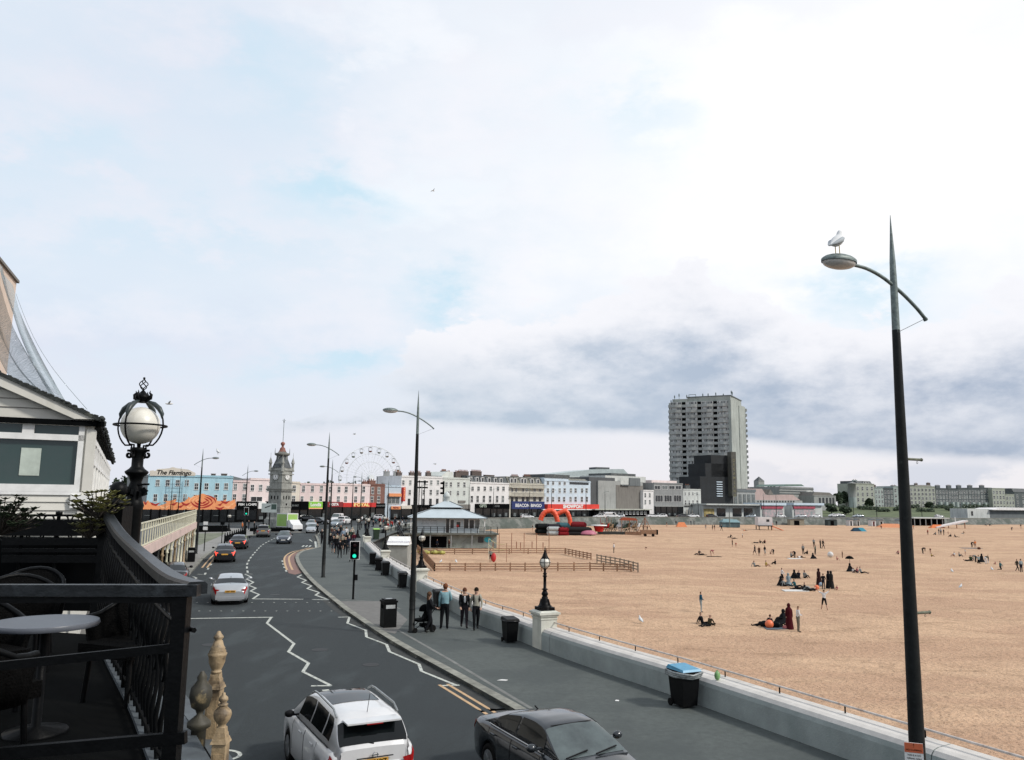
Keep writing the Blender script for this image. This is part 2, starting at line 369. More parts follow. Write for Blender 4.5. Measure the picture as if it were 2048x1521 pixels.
def smooth_pl(pts, n=5):                    # Catmull-Rom through the points
 P = [Vector(p) for p in pts]; o = []
 for i in range(len(P) - 1):
  p0 = P[max(i - 1, 0)]; p1 = P[i]; p2 = P[i + 1]; p3 = P[min(i + 2, len(P) - 1)]
  for j in range(n):
   t = j / n; o.append(.5 * ((2 * p1) + (p2 - p0) * t + (2 * p0 - 5 * p1 + 4 * p2 - p3) * t * t + (3 * p1 - p0 - 3 * p2 + p3) * t ** 3))
 o.append(P[-1]); return o
# ================================================================ ground, road, walls
def P2(l, z=0.12): return [G(x, y, z) for x, y in l]
def ext0(pts, m):                            # lengthen a line backwards from its first point
 a, b = Vector(pts[0][:2]), Vector(pts[1][:2]); d = (a - b).normalized(); return [Vector((*(a + d * m), 0))] + pts
def sandz(x, y):
 t = min(1, max(0, (y - 150) / 110)); z = -2.8 + t * 1.0
 return z
WALL = ext0(P2([(1500, 1448), (1347, 1392), (1195, 1341), (1087, 1302), (1003, 1267), (957, 1250), (898, 1220), (837, 1187), (796, 1160), (766, 1139), (748, 1121), (735, 1106), (725, 1094)]), 20)
WALL = smooth_pl([Vector((p[0], p[1], 0)) for p in WALL], 4)
KR = ext0(P2([(1100, 1459), (1005, 1405), (892, 1342), (780, 1280), (696, 1224), (673, 1206.5), (624, 1165), (600, 1137), (591, 1118), (593, 1109), (604, 1102), (622, 1098), (636, 1094)]), 24)
KR = smooth_pl([Vector((p[0], p[1], 0)) for p in KR], 4) + [G(634, 1080, .12), G(630, 1071, .12), G(646, 1061, .12), G(690, 1053, .12)]
KL = ext0(P2([(350, 1182), (382, 1145), (412, 1113), (434, 1097), (456, 1086), (488, 1074.5), (512, 1069), (540, 1064)]), 60)
KL = smooth_pl([Vector((p[0], p[1], 0)) for p in KL], 3)
g0 = MB().add([(-3000, -400, -3.6), (3000, -400, -3.6), (3000, 3500, -3.6), (-3000, 3500, -3.6)], [(0, 1, 2, 3)])
M_far = mat('far_ground', (.12, .13, .08), .95, .3, .02, world=True)
tag(g0.obj('ground', M_far), kind='structure')
SEAFRONT = [Vector((p[0], p[1])) for p in off(WALL, -.5)][::1]
FARW = [(-20, 128), (-20, 165), (-6.6, 216), (20, 243), (45, 262), (111, 285), (211, 330), (330, 372), (700, 470)]
land = [(p.x, p.y) for p in SEAFRONT] + FARW + [(2500, 900), (2500, 3000), (-2500, 3000), (-2500, -60), (SEAFRONT[0].x - 3, -60)]
tag(MB().prism(land, -3.4, 0).obj('road', M_asph), kind='structure')
wallin = [(p.x, p.y) for p in WALL]
poly = wallin + [(-18.6, 128), (-19, 165), (-12, 178), (-30, 165)] + [(p.x, p.y) for p in KR][::-1]
tag(MB().prism(poly, .004, .12).obj('pavement', M_pave), kind='structure')
tag(MB().prism([(-20, 166), (-6.6, 216), (20, 243), (45, 262), (111, 285), (211, 330), (330, 372), (330, 378), (207, 336), (108, 291), (42, 268), (15, 249), (-12, 222), (-27, 170)], .004, .13).obj('pavement', mat('far_promenade', (.24, .24, .22), .9, .2, .5, world=True)), kind='structure')
kl = [(p.x, p.y) for p in KL]
tag(MB().prism(kl + [(-30, 127), (-46, 140), (-60, 141), (-76, 141), (-110, 120), (-110, 20), (kl[0][0] - 8, kl[0][1])], .004, .12).obj('pavement', M_plaza), kind='structure')
def kerb(pts, side):
 mb = MB(); a = [(p[0], p[1]) for p in pts]; b = off(a, side * .3)
 for i in range(len(a) - 1):
  Ls = (Vector(a[i + 1]) - Vector(a[i])).length; n = max(1, int(Ls / .95))
  for j in range(n):
   t0, t1 = j / n + .006, (j + 1) / n - .006
   q = [Vector(a[i]).lerp(Vector(a[i + 1]), t0), Vector(a[i]).lerp(Vector(a[i + 1]), t1), Vector(b[i]).lerp(Vector(b[i + 1]), t1), Vector(b[i]).lerp(Vector(b[i + 1]), t0)]
   mb.prism([(v.x, v.y) for v in q], .003, .1275 + random.uniform(-.002, .003))
 tag(mb.obj('kerb', M_kerb), kind='structure')
kerb(KR, -1); kerb(KL, 1)
mb = MB(); strip(mb, off([(p.x, p.y) for p in KR], .22), .38, .003); tag(mb.obj('gutter', mat('gutter_tarmac', (.035, .038, .036), .9, .3, 2, world=True)), kind='structure')
mb = MB()
for l in ([(690, 1200), (760, 1204), (800, 1218)], [(760, 1240), (900, 1320), (1100, 1440)]):
 strip(mb, [G(x, y, .12) for x, y in l], .12, .124)
tag(mb.obj('pavement_joint', mat('pavement_joint', (.17, .175, .165), .9, .2, 2, world=True)), kind='structure')
mb = MB(); mb.prism([tuple(G(x, y, .12)[:2]) for x, y in ((676, 1203), (770, 1203), (815, 1240), (790, 1268), (745, 1258))], .121, .125)
tag(mb.obj('crossing_paving', mat('tactile_paving', (.15, .145, .135), .9, .2, 3, world=True, extra=brickf((.15, .145, .14), (.13, .13, .125), (.08, .08, .08), bw=.4, bh=.4, mw=.015))), kind='structure')
xs = [-40 + i * 1.1 for i in range(110)] + [81 + i * 3 for i in range(60)] + [265 + i * 12 for i in range(40)]
ys = [2 + i * .9 for i in range(90)] + [83 + i * 2 for i in range(60)] + [204 + i * 5 for i in range(60)]
vs = []; fs = []
for y in ys:
 for x in xs:
  h = (noise.noise((x * .09, y * .05, 1)) * .22 + noise.noise((x * .35, y * .22, 4)) * .07 + noise.noise((x * 1.1, y * .8, 9)) * .035)
  vs.append((x, y, sandz(x, y) + h * (1 if y < 200 else .5)))
nx = len(xs)
for j in range(len(ys) - 1):
 for i in range(nx - 1): fs.append((j * nx + i, j * nx + i + 1, (j + 1) * nx + i + 1, (j + 1) * nx + i))
tag(MB().add(vs, fs, True).obj('sand', M_sand), kind='structure')
# ---------------------------------------------------------------- road markings
def px_line(l, z=0): return [G(x, y, 0) for x, y in l]
def c3(l): return [(380 + x / 5.12, 1060 + y / 5.12) for x, y in l]
def c8(l): return [(380 + x / 9.218, 980 + y / 9.218) for x, y in l]
ZM = .0045
mb = MB()
strip(mb, px_line(c3([(562, 457), (625, 482), (578, 505), (650, 538), (597, 568), (675, 598), (620, 628), (708, 663), (642, 708)])), .13, ZM)
strip(mb, px_line(c3([(560, 452), (640, 455)])), .13, ZM + .001)
strip(mb, px_line(c3([(1142, 462), (1100, 485), (1190, 518), (1145, 540), (1245, 575), (1200, 603), (1325, 643), (1285, 670), (1420, 716)])), .13, ZM)
strip(mb, px_line(c3([(640, 709), (1160, 712)])), .2, ZM + .001); strip(mb, px_line(c3([(1250, 714), (1425, 718)])), .2, ZM + .001)
strip(mb, px_line([(362, 1238), (546, 1235)]), .2, ZM)
strip(mb, px_line([(543, 1234.5), (534, 1247), (588, 1288), (577, 1304), (617, 1327), (606, 1344), (660, 1371)]), .115, ZM + .001)
strip(mb, px_line([(622, 1372.5), (664, 1372)]), .14, ZM); strip(mb, px_line([(650, 1380), (668, 1395)]), .2, ZM)
strip(mb, px_line([(676, 1235), (699.5, 1234.5)]), .14, ZM)
strip(mb, px_line([(699, 1235), (695, 1247), (731.5, 1261), (733, 1274.5), (773, 1289.5), (779, 1304), (838, 1329), (843, 1343), (912, 1371)]), .11, ZM + .001)
strip(mb, px_line([(880, 1372), (919, 1371)]), .13, ZM)
for yy in (745, 832):
 for k in range(-6, 9):
  x = 635 + k * 113 + (15 if yy == 832 else 0) + (yy - 745) * .1
  if x > 1500: continue
  a = px_line(c3([(x - 9, yy), (x + 9, yy)])); strip(mb, a, .1, ZM)
def dashes(l, on, offn, w, z=ZM):
 pts = smooth_pl(px_line(l), 8); acc = 0; seg = []
 per = on + offn
 for i in range(len(pts) - 1):
  a, b = pts[i], pts[i + 1]; Ls = (b - a).length; n = max(1, int(Ls / .25))
  for j in range(n):
   if (acc % per) < on:
    seg.append(a.lerp(b, j / n))
   elif len(seg) > 1: strip(mb, seg, w, z); seg = []
   elif seg: seg = []
   acc += Ls / n
dashes([(495.5, 1146), (494, 1130), (501.5, 1115.6), (513.4, 1101.5), (523, 1091.7), (534, 1084.7), (548, 1077.6), (560, 1073)], 2.1, 1.5, .14)
dashes(c3([(945, 315), (955, 360), (978, 410), (1005, 455)]), 1.6, 1.6, .14)
dashes(c3([(150, 460), (185, 400), (220, 350), (280, 280)]), 1.8, 2.2, .14)
strip(mb, px_line(c3([(75, 455), (130, 458)])), .13, ZM); strip(mb, px_line(c3([(20, 518), (70, 495), (30, 480)])), .12, ZM)
for x0 in (1150, 1185, 1220): strip(mb, px_line(c3([(x0, 175), (x0 + 18, 160)])), .2, ZM)
strip(mb, px_line(c3([(1225, 100), (1250, 125), (1230, 112)])), .2, ZM)
strip(mb, px_line(c3([(1285, 120), (1300, 205)])), .3, ZM)
pts = [Vector(G(432, 1512, 0)) + Vector((math.cos(t) * .5, math.sin(t) * .4, 0)) for t in [R(a) for a in range(-60, 100, 15)]]
strip(mb, pts, .09, ZM)
tag(mb.obj('road_marking', M_white_paint), kind='structure')
mb = MB()
k1 = [(p.x, p.y) for p in KR]
def sub(pts, p0, p1):
 a = min(range(len(pts)), key=lambda i: (Vector(pts[i][:2]) - Vector(G(*p0, .12)[:2])).length)
 b = min(range(len(pts)), key=lambda i: (Vector(pts[i][:2]) - Vector(G(*p1, .12)[:2])).length)
 return pts[min(a, b):max(a, b) + 1]
sg = sub(k1, (1300, 1580), (905, 1350))
for o in (.42, .68): strip(mb, off(sg, o), .10, ZM + .0005)
sg = sub(k1, (600, 1137), (636, 1094))
for o in (.55, .95): strip(mb, off(sg, o), .16, ZM + .006)
sg = sub([(p.x, p.y) for p in KL], (392, 1135), (470, 1081))
for o in (.42, .78): strip(mb, off(sg, -o), .14, ZM + .0005)
tag(mb.obj('road_marking', M_yellow_paint), kind='structure')
mb = MB(); rp = px_line(c3([(1075, 460), (1010, 445), (958, 330), (965, 290), (1010, 260), (1090, 235), (1180, 222)])); a = sub(k1, (600, 1140), (618, 1098))
mb.prism([(p.x, p.y) for p in rp] + [tuple(p) for p in off(a, .02)][::-1], .001, .0085)
tag(mb.obj('red_bus_bay', M_redroad), kind='structure')
for (x, y, zz, r_) in ((640, 1300, 0, .3), (742, 1330, 0, .28), (420, 1290, 0, .3), (550, 1190, 0, .3)):
 p = G(x, y, zz); o = MB().lathe([(r_, 0), (r_, .006)], 20).obj('manhole_cover', mat('cast_cover', (.03, .03, .03), .6, .3, 20, metal=.5)); o.location = p
 tag(o, {640: 'round iron manhole cover beside the zigzag centre line', 742: 'round iron manhole cover in the right lane of the road', 420: 'round iron manhole cover in the left lane behind the silver car', 550: 'round iron manhole cover on the crossing area of the road'}[x], 'manhole cover')
for (x, y, s_, lb) in ((1005, 1361, .16, 'larger white scrap of litter on the grey pavement'), (1234, 1402, .06, 'tiny white speck of litter on the pavement near the dark saloon')):
 o = MB().prism([(-s_, -.05), (s_ * .6, -.08), (s_, .03), (-.02, .07)], 0, .012).obj('litter', M_trim); o.location = G(x, y, .125); tag(o, lb, 'litter')
# ---------------------------------------------------------------- sea wall with rail
def sweep(mb, pts, prof, ends=True):
 P = [Vector((p[0], p[1])) for p in pts]; n = len(prof); vs = []
 for i, p in enumerate(P):
  d = (P[min(i + 1, len(P) - 1)] - P[max(i - 1, 0)]).normalized(); nn = Vector((d.y, -d.x))
  for a, z in prof: q = p + nn * a; vs.append((q.x, q.y, z))
 fs = []
 for i in range(len(P) - 1):
  for j in range(n): fs.append((i * n + j, i * n + (j + 1) % n, (i + 1) * n + (j + 1) % n, (i + 1) * n + j))
 if ends: fs += [tuple(range(n)), tuple(reversed(range(len(vs) - n, len(vs))))]
 mb.add(vs, fs, False)
def resample(pts, step):
 P = [Vector((p[0], p[1], 0)) for p in pts]; o = [P[0]]; acc = 0
 for i in range(len(P) - 1):
  a, b = P[i], P[i + 1]; Ls = (b - a).length; t = step - acc
  while t < Ls: o.append(a.lerp(b, t / Ls)); t += step
  acc = Ls - (t - step)
 return o
WR = resample(WALL, .5)
wall = thing('sea_wall', 'long pale concrete sea wall with rounded top and thin handrail, between pavement and sand', 'sea wall', WR[0])
PROF = [(0, .0), (.0, .66), (.03, .76), (.10, .84), (.22, .875), (.60, .90), (.64, .86), (.66, -3.3), (0.02, -3.3)]
def rel(pts, o): return [(p[0] - o[0], p[1] - o[1]) for p in pts]
step = 15
for i in range(0, len(WR) - 1, step):
 seg = WR[i:i + step + 1]
 if len(seg) < 2: continue
 seg = [Vector(q) for q in seg]
 d = (seg[1] - seg[0]).normalized(); seg[0] = seg[0] + d * .012; d = (seg[-1] - seg[-2]).normalized(); seg[-1] = seg[-1] - d * .012
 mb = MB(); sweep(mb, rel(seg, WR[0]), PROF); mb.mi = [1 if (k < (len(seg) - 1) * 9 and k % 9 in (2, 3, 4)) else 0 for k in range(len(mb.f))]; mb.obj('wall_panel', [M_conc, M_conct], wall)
mb = MB(); cr = off(WR, -.52); mb.tube([(x - WR[0][0], y - WR[0][1], 1.06) for x, y in cr], .026, 8); hr = mb.obj('handrail', M_rust, wall)
for i in range(3, len(WR), 4):
 x, y = cr[i]; mb = MB().tube([(x - WR[0][0], y - WR[0][1], .88), (x - WR[0][0], y - WR[0][1], 1.05)], .018, 6); mb.obj('rail_post', M_black, wall)
fw = thing('sea_wall', 'dark weedy far sea wall along the back of the sand below the seafront buildings', 'sea wall', (0, 0, 0))
mb = MB(); fr = resample([Vector((*p, 0)) for p in FARW], 6); sweep(mb, fr, [(-.5, 0), (-.5, .55), (.1, .6), (1.6, -1.4), (2.4, -3.3), (-.5, -3.3)]); mb.obj('wall_face', M_seawall2, fw)
mb = MB(); sweep(mb, fr, [(-.7, .56), (-.7, .72), (.25, .74), (.25, .58)]); mb.obj('coping', mat('far_coping', (.27, .28, .26), .9, .2, .6, world=True), fw)
# ---------------------------------------------------------------- piers with globe lamps
PIER = [(1080, 1303), (842, 1189), (769, 1141), (735, 1107), (719, 1092)]
def px_of(v):
 q = R3.transposed() @ (Vector(v) - Vector((0, 0, CAMZ))); return 1024 + 1600 * q.x / -q.z
def pick(px, o, z=.12):                     # point beside the wall, o metres to its seaward side, seen at px
 best = None
 for i in range(1, len(WR) - 1):
  d = (WR[i + 1] - WR[i - 1]).normalized(); v = WR[i] + Vector((d.y, -d.x, 0)) * o; v.z = z
  e = abs(px_of(v) - px)
  if best is None or e < best[0]: best = (e, v, d)
 return best[1], best[2]
def near_wall(p, k=0):
 i = min(range(1, len(WR) - 1), key=lambda i: (WR[i] - Vector((p[0], p[1], 0))).length)
 d = (WR[i + 1] - WR[i - 1]).normalized(); return WR[i], d
def pier_mesh(root):
 mb = MB(); mb.bc((0, 0, .64), (.64, .76, 1.28)); mb.bc((0, 0, 1.20), (.69, .81, .05)); mb.box(-.22, -.392, .72, .22, -.379, 1.08); mb.box(-.333, -.26, .72, -.319, .26, 1.08)
 mb.obj('pier_body', M_cream, root)
 mb = MB(); mb.bc((0, 0, 1.315), (.74, .86, .07)); mb.bc((0, 0, 1.385), (.84, .96, .07)); mb.bc((0, 0, 1.45), (.76, .88, .05), taper=.8); mb.obj('pier_cap', M_cream, root)
 MB().box(-.09, -.395, .3, .09, -.381, .58).obj('vent_plate', mat('vent_plate', (.08, .09, .09), .5, .2, 9), root)
def lamp_std(root):
 mb = MB()
 mb.lathe([(.29, 0), (.29, .08), (.26, .10), (.26, .16), (.18, .19), (.17, .3), (.12, .40), (.115, .47), (.085, .5), (.12, .55), (.125, .6), (.09, .66), (.07, .72), (.12, .745), (.12, .76), (.058, .79), (.055, 1.19), (.085, 1.22), (.085, 1.24), (.045, 1.27), (.075, 1.31), (.075, 1.33), (.042, 1.37), (.045, 1.46), (.08, 1.50)], 12)
 mb.bc((0, 0, .06), (.56, .56, .12))
 for a in range(4):
  t = a * math.pi / 2 + .785; mb.bar((.22 * math.cos(t), .22 * math.sin(t), .1), (.13 * math.cos(t), .13 * math.sin(t), .4), .06, .05)
 mb.obj('column', M_black, root)
 MB().sph((0, 0, 1.73), .20, (1, 1, 1), 18, 12).obj('globe', M_globe, root)
 mb = MB()
 for a in range(3):
  t = a * math.pi / 3; mb.tube([(.212 * math.cos(t) * math.cos(p), .212 * math.sin(t) * math.cos(p), 1.73 + .225 * math.sin(p)) for p in [R(k * 20) for k in range(18)]], .010, 5, closed=True)
 mb.tube([(.215 * math.cos(R(k * 20)), .215 * math.sin(R(k * 20)), 1.735) for k in range(18)], .010, 5, closed=True)
 mb.obj('cage', M_black, root)
 MB().lathe([(.15, 1.86), (.125, 1.92), (.085, 2.0), (.05, 2.10), (.035, 2.14), (.05, 2.16), (.02, 2.19), (.025, 2.22), (.004, 2.33)], 12).obj('cap', M_black, root)
pn = ['nearest cream pier of the sea wall, with grey vent plate', 'cream sea wall pier just behind the tall pole, second nearest', 'cream sea wall pier beside the white roofed beach shed', 'small far cream pier of the sea wall next to a bin', 'farthest small cream pier at the end of the sea wall']
ln = ['nearest black globe lamp with pointed cap, on the nearest cream pier', 'globe lamp on the pier behind the tall pole, in front of the hut steps', 'black globe lamp rising beside the white roofed beach shed', 'small globe lamp behind the row of wheeled bins', 'farthest small globe lamp at the end of the sea wall']
p0 = l0 = None; PX = [1085, 841, 769, 734, 718]
for i, (x, y) in enumerate(PIER):
 pos, d = pick(PX[i], .30); rz = math.atan2(d.y, d.x) + math.pi / 2; pos.z = 0
 if p0 is None:
  p0 = thing('wall_pier', pn[0], 'pier', pos, rz, 'cream piers along the sea wall'); pier_mesh(p0)
  l0 = thing('globe_lamp', ln[0], 'lamp', pos + Vector((0, 0, 1.47)), rz, 'globe lamps on the sea wall piers'); lamp_std(l0)
 else:
  clone(p0, pos, rz, pn[i]); clone(l0, pos + Vector((0, 0, 1.47)), rz, ln[i])
def small_lamp(px, d, lb, top=None):
 p = D(px, 1000, d); clone(l0, (p.x, p.y, .12), .3, lb, scale=1.35)
small_lamp(718, 112, 'globe lamp on the crowded pavement, left of the dark green bin')
small_lamp(461, 128, 'black globe lamp standing alone on the plaza left of the clock tower')
small_lamp(770, 128, 'globe lamp beyond the lime lidded bin near the parked white hatchback')
# ---------------------------------------------------------------- tall masts
def mast():
 r = thing('street_lamp', 'x', 'street lamp')
 MB().lathe([(.16, 0), (.16, .05), (.125, .06), (.125, 1.4), (.118, 1.45), (.095, 4.5), (.082, 6.0), (.062, 8.1)], 14).obj('pole', M_pole, r)
 MB().lathe([(.0615, 8.05), (.056, 8.8), (.046, 9.2), (.004, 9.95)], 12).obj('spike', M_poletop, r)  # paler than the pole below: light on the upper part put into colour
 mb = MB(); pts = [(-.92, 9.02), (-.60, 9.0), (-.28, 8.92), (0, 8.80), (.25, 8.67), (.52, 8.50), (.70, 8.36)]
 pts = [tuple(p) for p in smooth_pl([Vector((a, 0, b)) for a, b in pts], 4)]
 mb.tube(pts, .028, 8); mb.tube([(.70, 0, 8.36), (.722, 0, 8.33)], .036, 8); mb.obj('arm', M_poletop, r)
 MB().tube([(.69, 0, 8.35), (.04, 0, 8.07)], .004, 4).obj('stay_wire', M_pole, r)
 mb = MB(); mb.sph((-1.20, 0, 9.03), .33, (1, .62, .33), 16, 8, a1=math.pi * .55); la = mb.obj('lantern', M_poletop, r)
 MB().sph((-1.20, 0, 9.01), .31, (1, .6, .30), 16, 6, a0=math.pi * .5).obj('diffuser', mat('lamp_diffuser', (.62, .60, .57), .2, .1, 4), la)
 for z in (.9, 1.25): MB().lathe([(.133, z), (.133, z + .03)], 14).obj('clamp_band', M_pole, r)
 return r
m0 = mast()
def road_dir(p):
 i = min(range(1, len(KR) - 1), key=lambda i: (Vector(KR[i][:2]) - Vector(p[:2])).length)
 d = (KR[i + 1] - KR[i - 1]); return math.atan2(d.y, d.x)
MAST = [
 (D(1796, 900, 12), None, 'nearest tall dark lamp post, gull on its lantern, small red notice below'),
 (G(823, 1265, .12), None, 'tall lamp post on the right pavement just behind the woman with a pushchair'),
 (G(646, 1155, .12), None, 'tall lamp post at the bend, between the bus bay and the traffic light'),
 (G(392, 1108, .12), 'L', 'tall lamp post on the left pavement in front of the mural sign'),
 (D(492, 1000, 115), 'L', 'lamp post on the left just before the clock tower'),
 (D(662, 1000, 95), None, 'lamp post half hidden directly behind the bend lamp post'),
 (D(722, 1000, 140), None, 'lamp post in front of the red sign with yellow letters'),
]
for i, (p, s, lb) in enumerate(MAST):
 p = Vector((p.x, p.y, .12))
 rz = road_dir(p) - math.pi / 2 if s != 'L' else road_dir(p) + math.pi / 2
 if i == 3: rz = math.pi + .15
 if i == 4: rz = math.pi
 if i in (5, 6): rz = 0
 if i == 0: o = m0; o.location = p; o.rotation_euler.z = rz; o['label'] = lb; o['group'] = 'tall masts with curved lamp arms'
 else: o = clone(m0, p, rz, lb); o['group'] = 'tall masts with curved lamp arms'
m1 = m0
vd_ = Vector((m0.location.x, m0.location.y, 0)).normalized()
far = [(705, 152, 'left of two thin masts before the red sign'), (776, 172, 'thin mast before the pale blue building with big chimneys'), (843, 185, 'thin mast behind the roof of the beach hut, left of its cupola'), (938, 212, 'thin mast before the pale green block, right of the hut cupola'),
       (987, 235, 'thin mast before the middle of the white terrace'), (1059, 238, 'thin mast in front of the blue bingo sign'), (1103, 246, 'thin mast rising over the left side of the orange inflatable'), (1172, 256, 'thin mast before the right end of the red showboat sign'),
       (1210, 268, 'thin mast before the blank grey side wall'), (1396, 296, 'thin mast in front of the cream house beside the dark cinema'), (1527, 300, 'thin mast before the left pink striped shop unit'), (1552, 306, 'thin mast before the right pink striped shop unit'), (1706, 330, 'thin mast before the round turreted house'), (1752, 338, 'thin mast standing on the green slope left of the nearest pole'), (1842, 345, 'thin mast before the large cream terrace at right')]
for i, (x, d, lb) in enumerate(far):
 p = D(x, 1000, d); o = clone(m1, (p.x, p.y, .12), (0 if i % 2 else math.pi) + .3, lb + ', far off'); o['group'] = 'distant lamp masts along the seafront'; o.scale = (1, 1, .95)
m0.rotation_euler = (Matrix.Rotation(R(.5), 3, vd_) @ Matrix.Rotation(m0.rotation_euler.z, 3, 'Z')).to_euler(); m0.scale = (.94, .94, .99)
def on_near(z, L_, up):
 mb = MB(); mb.tube([(.05, 0, z), (.42, 0, z + up)], .02, 8); mb.tube([(.42, 0, z + up), (.44, 0, z + up)], .026, 8)
 mb.tube([(.33, 0, z - .02 + .03 * math.cos(t) - .03, )[:3] if False else (.33 + .018 * math.cos(t), 0, z - .045 + .018 * math.sin(t)) for t in [k * .785 for k in range(8)]], .004, 4, closed=True)
 return mb.obj('banner_bracket', mat('mossy_bracket', (.14, .15, .10), .7, .3, 20), m0)
on_near(6.12, .4, .0); on_near(3.86, .4, .0)
vd = Vector((m0.location.x, m0.location.y, 0)).normalized()
sg = thing('notice', 'small red and white notice strapped to the nearest lamp post', 'sign', (m0.location.x - vd.x * .13 - .03, m0.location.y - vd.y * .13, 1.93), math.atan2(vd.y, vd.x) - math.pi / 2 + .1)
MB().box(-.12, -.012, 0, .12, 0, .26).obj('plate', M_trim, sg)
MB().box(-.118, -.016, .13, .118, -.0125, .258).obj('red_panel', mat('notice_red', (.58, .13, .05), .6, .1, 9), sg)
text('!', .07, Matrix.Translation((0, -.018, .225)) @ RX90, M_blackm, sg, ext=.001)
text('NO DUMPING', .032, Matrix.Translation((0, -.018, .165)) @ RX90, M_blackm, sg, ext=.001)
text('THIS IS A NO', .030, Matrix.Translation((0, -.015, .095)) @ RX90, M_blackm, sg, ext=.001)
text('TIPPING AREA', .030, Matrix.Translation((0, -.015, .05)) @ RX90, M_blackm, sg, ext=.001)
# ================================================================ buildings
def plaster(name, col, st=.4): return mat('render_' + name, col, .85, .08, .35, extra=stains(tuple(c * .55 for c in col), st, (.9, .9, .16)))
P_blue = plaster('sky_blue', (.36, .56, .64)); P_pink = plaster('pink', (.66, .54, .52)); P_pink2 = plaster('pale_pink', (.70, .60, .58))
P_cream = plaster('cream', (.60, .55, .47)); P_white = plaster('white', (.68, .67, .66)); P_pgreen = plaster('pale_green', (.54, .57, .54))
P_lblue = plaster('light_blue', (.52, .61, .68)); P_grey = plaster('grey', (.24, .25, .25), .7); P_orn = plaster('ornate', (.50, .48, .41), .9)
P_dk = plaster('dark_grey', (.075, .08, .085), .5); P_brown = plaster('brown_grey', (.17, .16, .145), .8); P_gwall = plaster('stone_grey', (.30, .31, .30), .7)
P_white2 = plaster('weathered_white', (.50, .52, .50), .7); P_dkgrey2 = plaster('slate_grey_wall', (.13, .145, .15), .6); P_cream2 = plaster('weathered_cream', (.44, .45, .39), .7)
M_brick = mat('red_brown_brick', (.20, .085, .062), .9, .25, 1.2, extra=brickf((.22, .09, .065), (.15, .065, .05), (.2, .17, .15)))
M_stone = mat('grey_tower_stone', (.30, .305, .28), .9, .2, 1.2, extra=stains((.10, .11, .10), .8, (.9, .9, .5)))
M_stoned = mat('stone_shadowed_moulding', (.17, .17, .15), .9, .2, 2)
M_sashd = mat('dark_window_pane', (.028, .034, .040), .15, .3, .5, spec=.6)
def hx(px): return 1000 + (px - 1024) * .0122
def bld(label, px0, px1, d0, d1, ytop, wm, depth=10, name='terraced_house', cat='building', wins=(), group=None, zb=0., top=None, cornice=True, backclear=False):
 A = D(px0, hx(px0), d0); B = D(px1, hx(px1), d1); A.z = B.z = 0
 rz = math.atan2(B.y - A.y, B.x - A.x); Wd = (B - A).length
 H = (D(px0, ytop, d0).z + D(px1, ytop + (px1 - px0) * 0, d1).z) / 2 - zb
 r = thing(name, label, cat, (A.x, A.y, zb), rz, group)
 ux = (B - A).normalized()
 def loc(px, py):                       # photo position -> distance along the frontage, height
  d = ray(px, hx(px)); # intersect plan ray with frontage line
  den = d.x * ux.y - d.y * ux.x; t = (A.x * ux.y - A.y * ux.x) / den
  u = (Vector((d.x * t, d.y * t)) - Vector((A.x, A.y))).dot(Vector((ux.x, ux.y)))
  z = D(px, py, d.y * t).z - zb if py is not None else 0
  return u, z
 mb = MB().box(0, 0, -.5, Wd, depth, H)
 mb.obj('wall', wm, r)
 if cornice:
  MB().box(-.02, -.16, H - .32, Wd + .02, .0 - .002, H - .12).obj('cornice', wm, r)
  MB().box(.0, -.06, H + .002, Wd, .35, H + .12).obj('parapet_coping', wm, r)
 r['_W'] = Wd
 b = dict(root=r, W=Wd, H=H, loc=loc, depth=depth, zb=zb, u=(px0, px1))
 for w in wins: windows(b, *w)
 del r['_W']
 return b
def window(b, u, z0, z1, w, style='sash', k=0, y=0.):
 """one window: dark pane behind, white frame, sill"""
 mb = MB(); h = z1 - z0; f = .07
 pane = 1 if random.random() > (.2 if style == 'sash' else .1) else 2
 if style == 'dark': pane = 1; f = .03
 mb.box(u - w / 2, y - .035, z0, u + w / 2, y - .005, z1, pane)
 mb.box(u - w / 2 - f, y - .07, z0, u - w / 2, y - .004, z1, 0); mb.box(u + w / 2, y - .07, z0, u + w / 2 + f, y - .004, z1, 0)
 mb.box(u - w / 2 - f, y - .07, z1, u + w / 2 + f, y - .004, z1 + f, 0); mb.box(u - w / 2 - f * 1.6, y - .12, z0 - .1, u + w / 2 + f * 1.6, y - .004, z0, 0)
 if style == 'sash':
  mb.box(u - w / 2, y - .06, z0 + h * .48, u + w / 2, y - .036, z0 + h * .53, 0)
  mb.box(u - .02, y - .055, z0, u + .02, y - .036, z0 + h * .48, 0); mb.box(u - .02, y - .055, z0 + h * .53, u + .02, y - .036, z1, 0)
  if pane == 1 and random.random() < .45: mb.box(u - w / 2, y - .045, z0 + h * random.uniform(.55, .8), u + w / 2, y - .036, z1, 2)
 if style == 'wide':
  n = max(2, int(w / 1.1))
  for i in range(1, n): x = u - w / 2 + w * i / n; mb.box(x - .03, y - .055, z0, x + .03, y - .036, z1, 0)
 return mb.obj('window', [M_trim if style != 'dark' else M_blackm, M_sashd, M_glassl], b['root'])
def windows(b, xs, wpx, yt, yb, style='sash'):
 for x in xs:
  u0, z1 = b['loc'](x - wpx / 2, yt); u1, z0 = b['loc'](x + wpx / 2, yb)
  if z0 < .1: z0 = .1
  window(b, (u0 + u1) / 2, z0, z1, max(.3, u1 - u0 - .1), style)
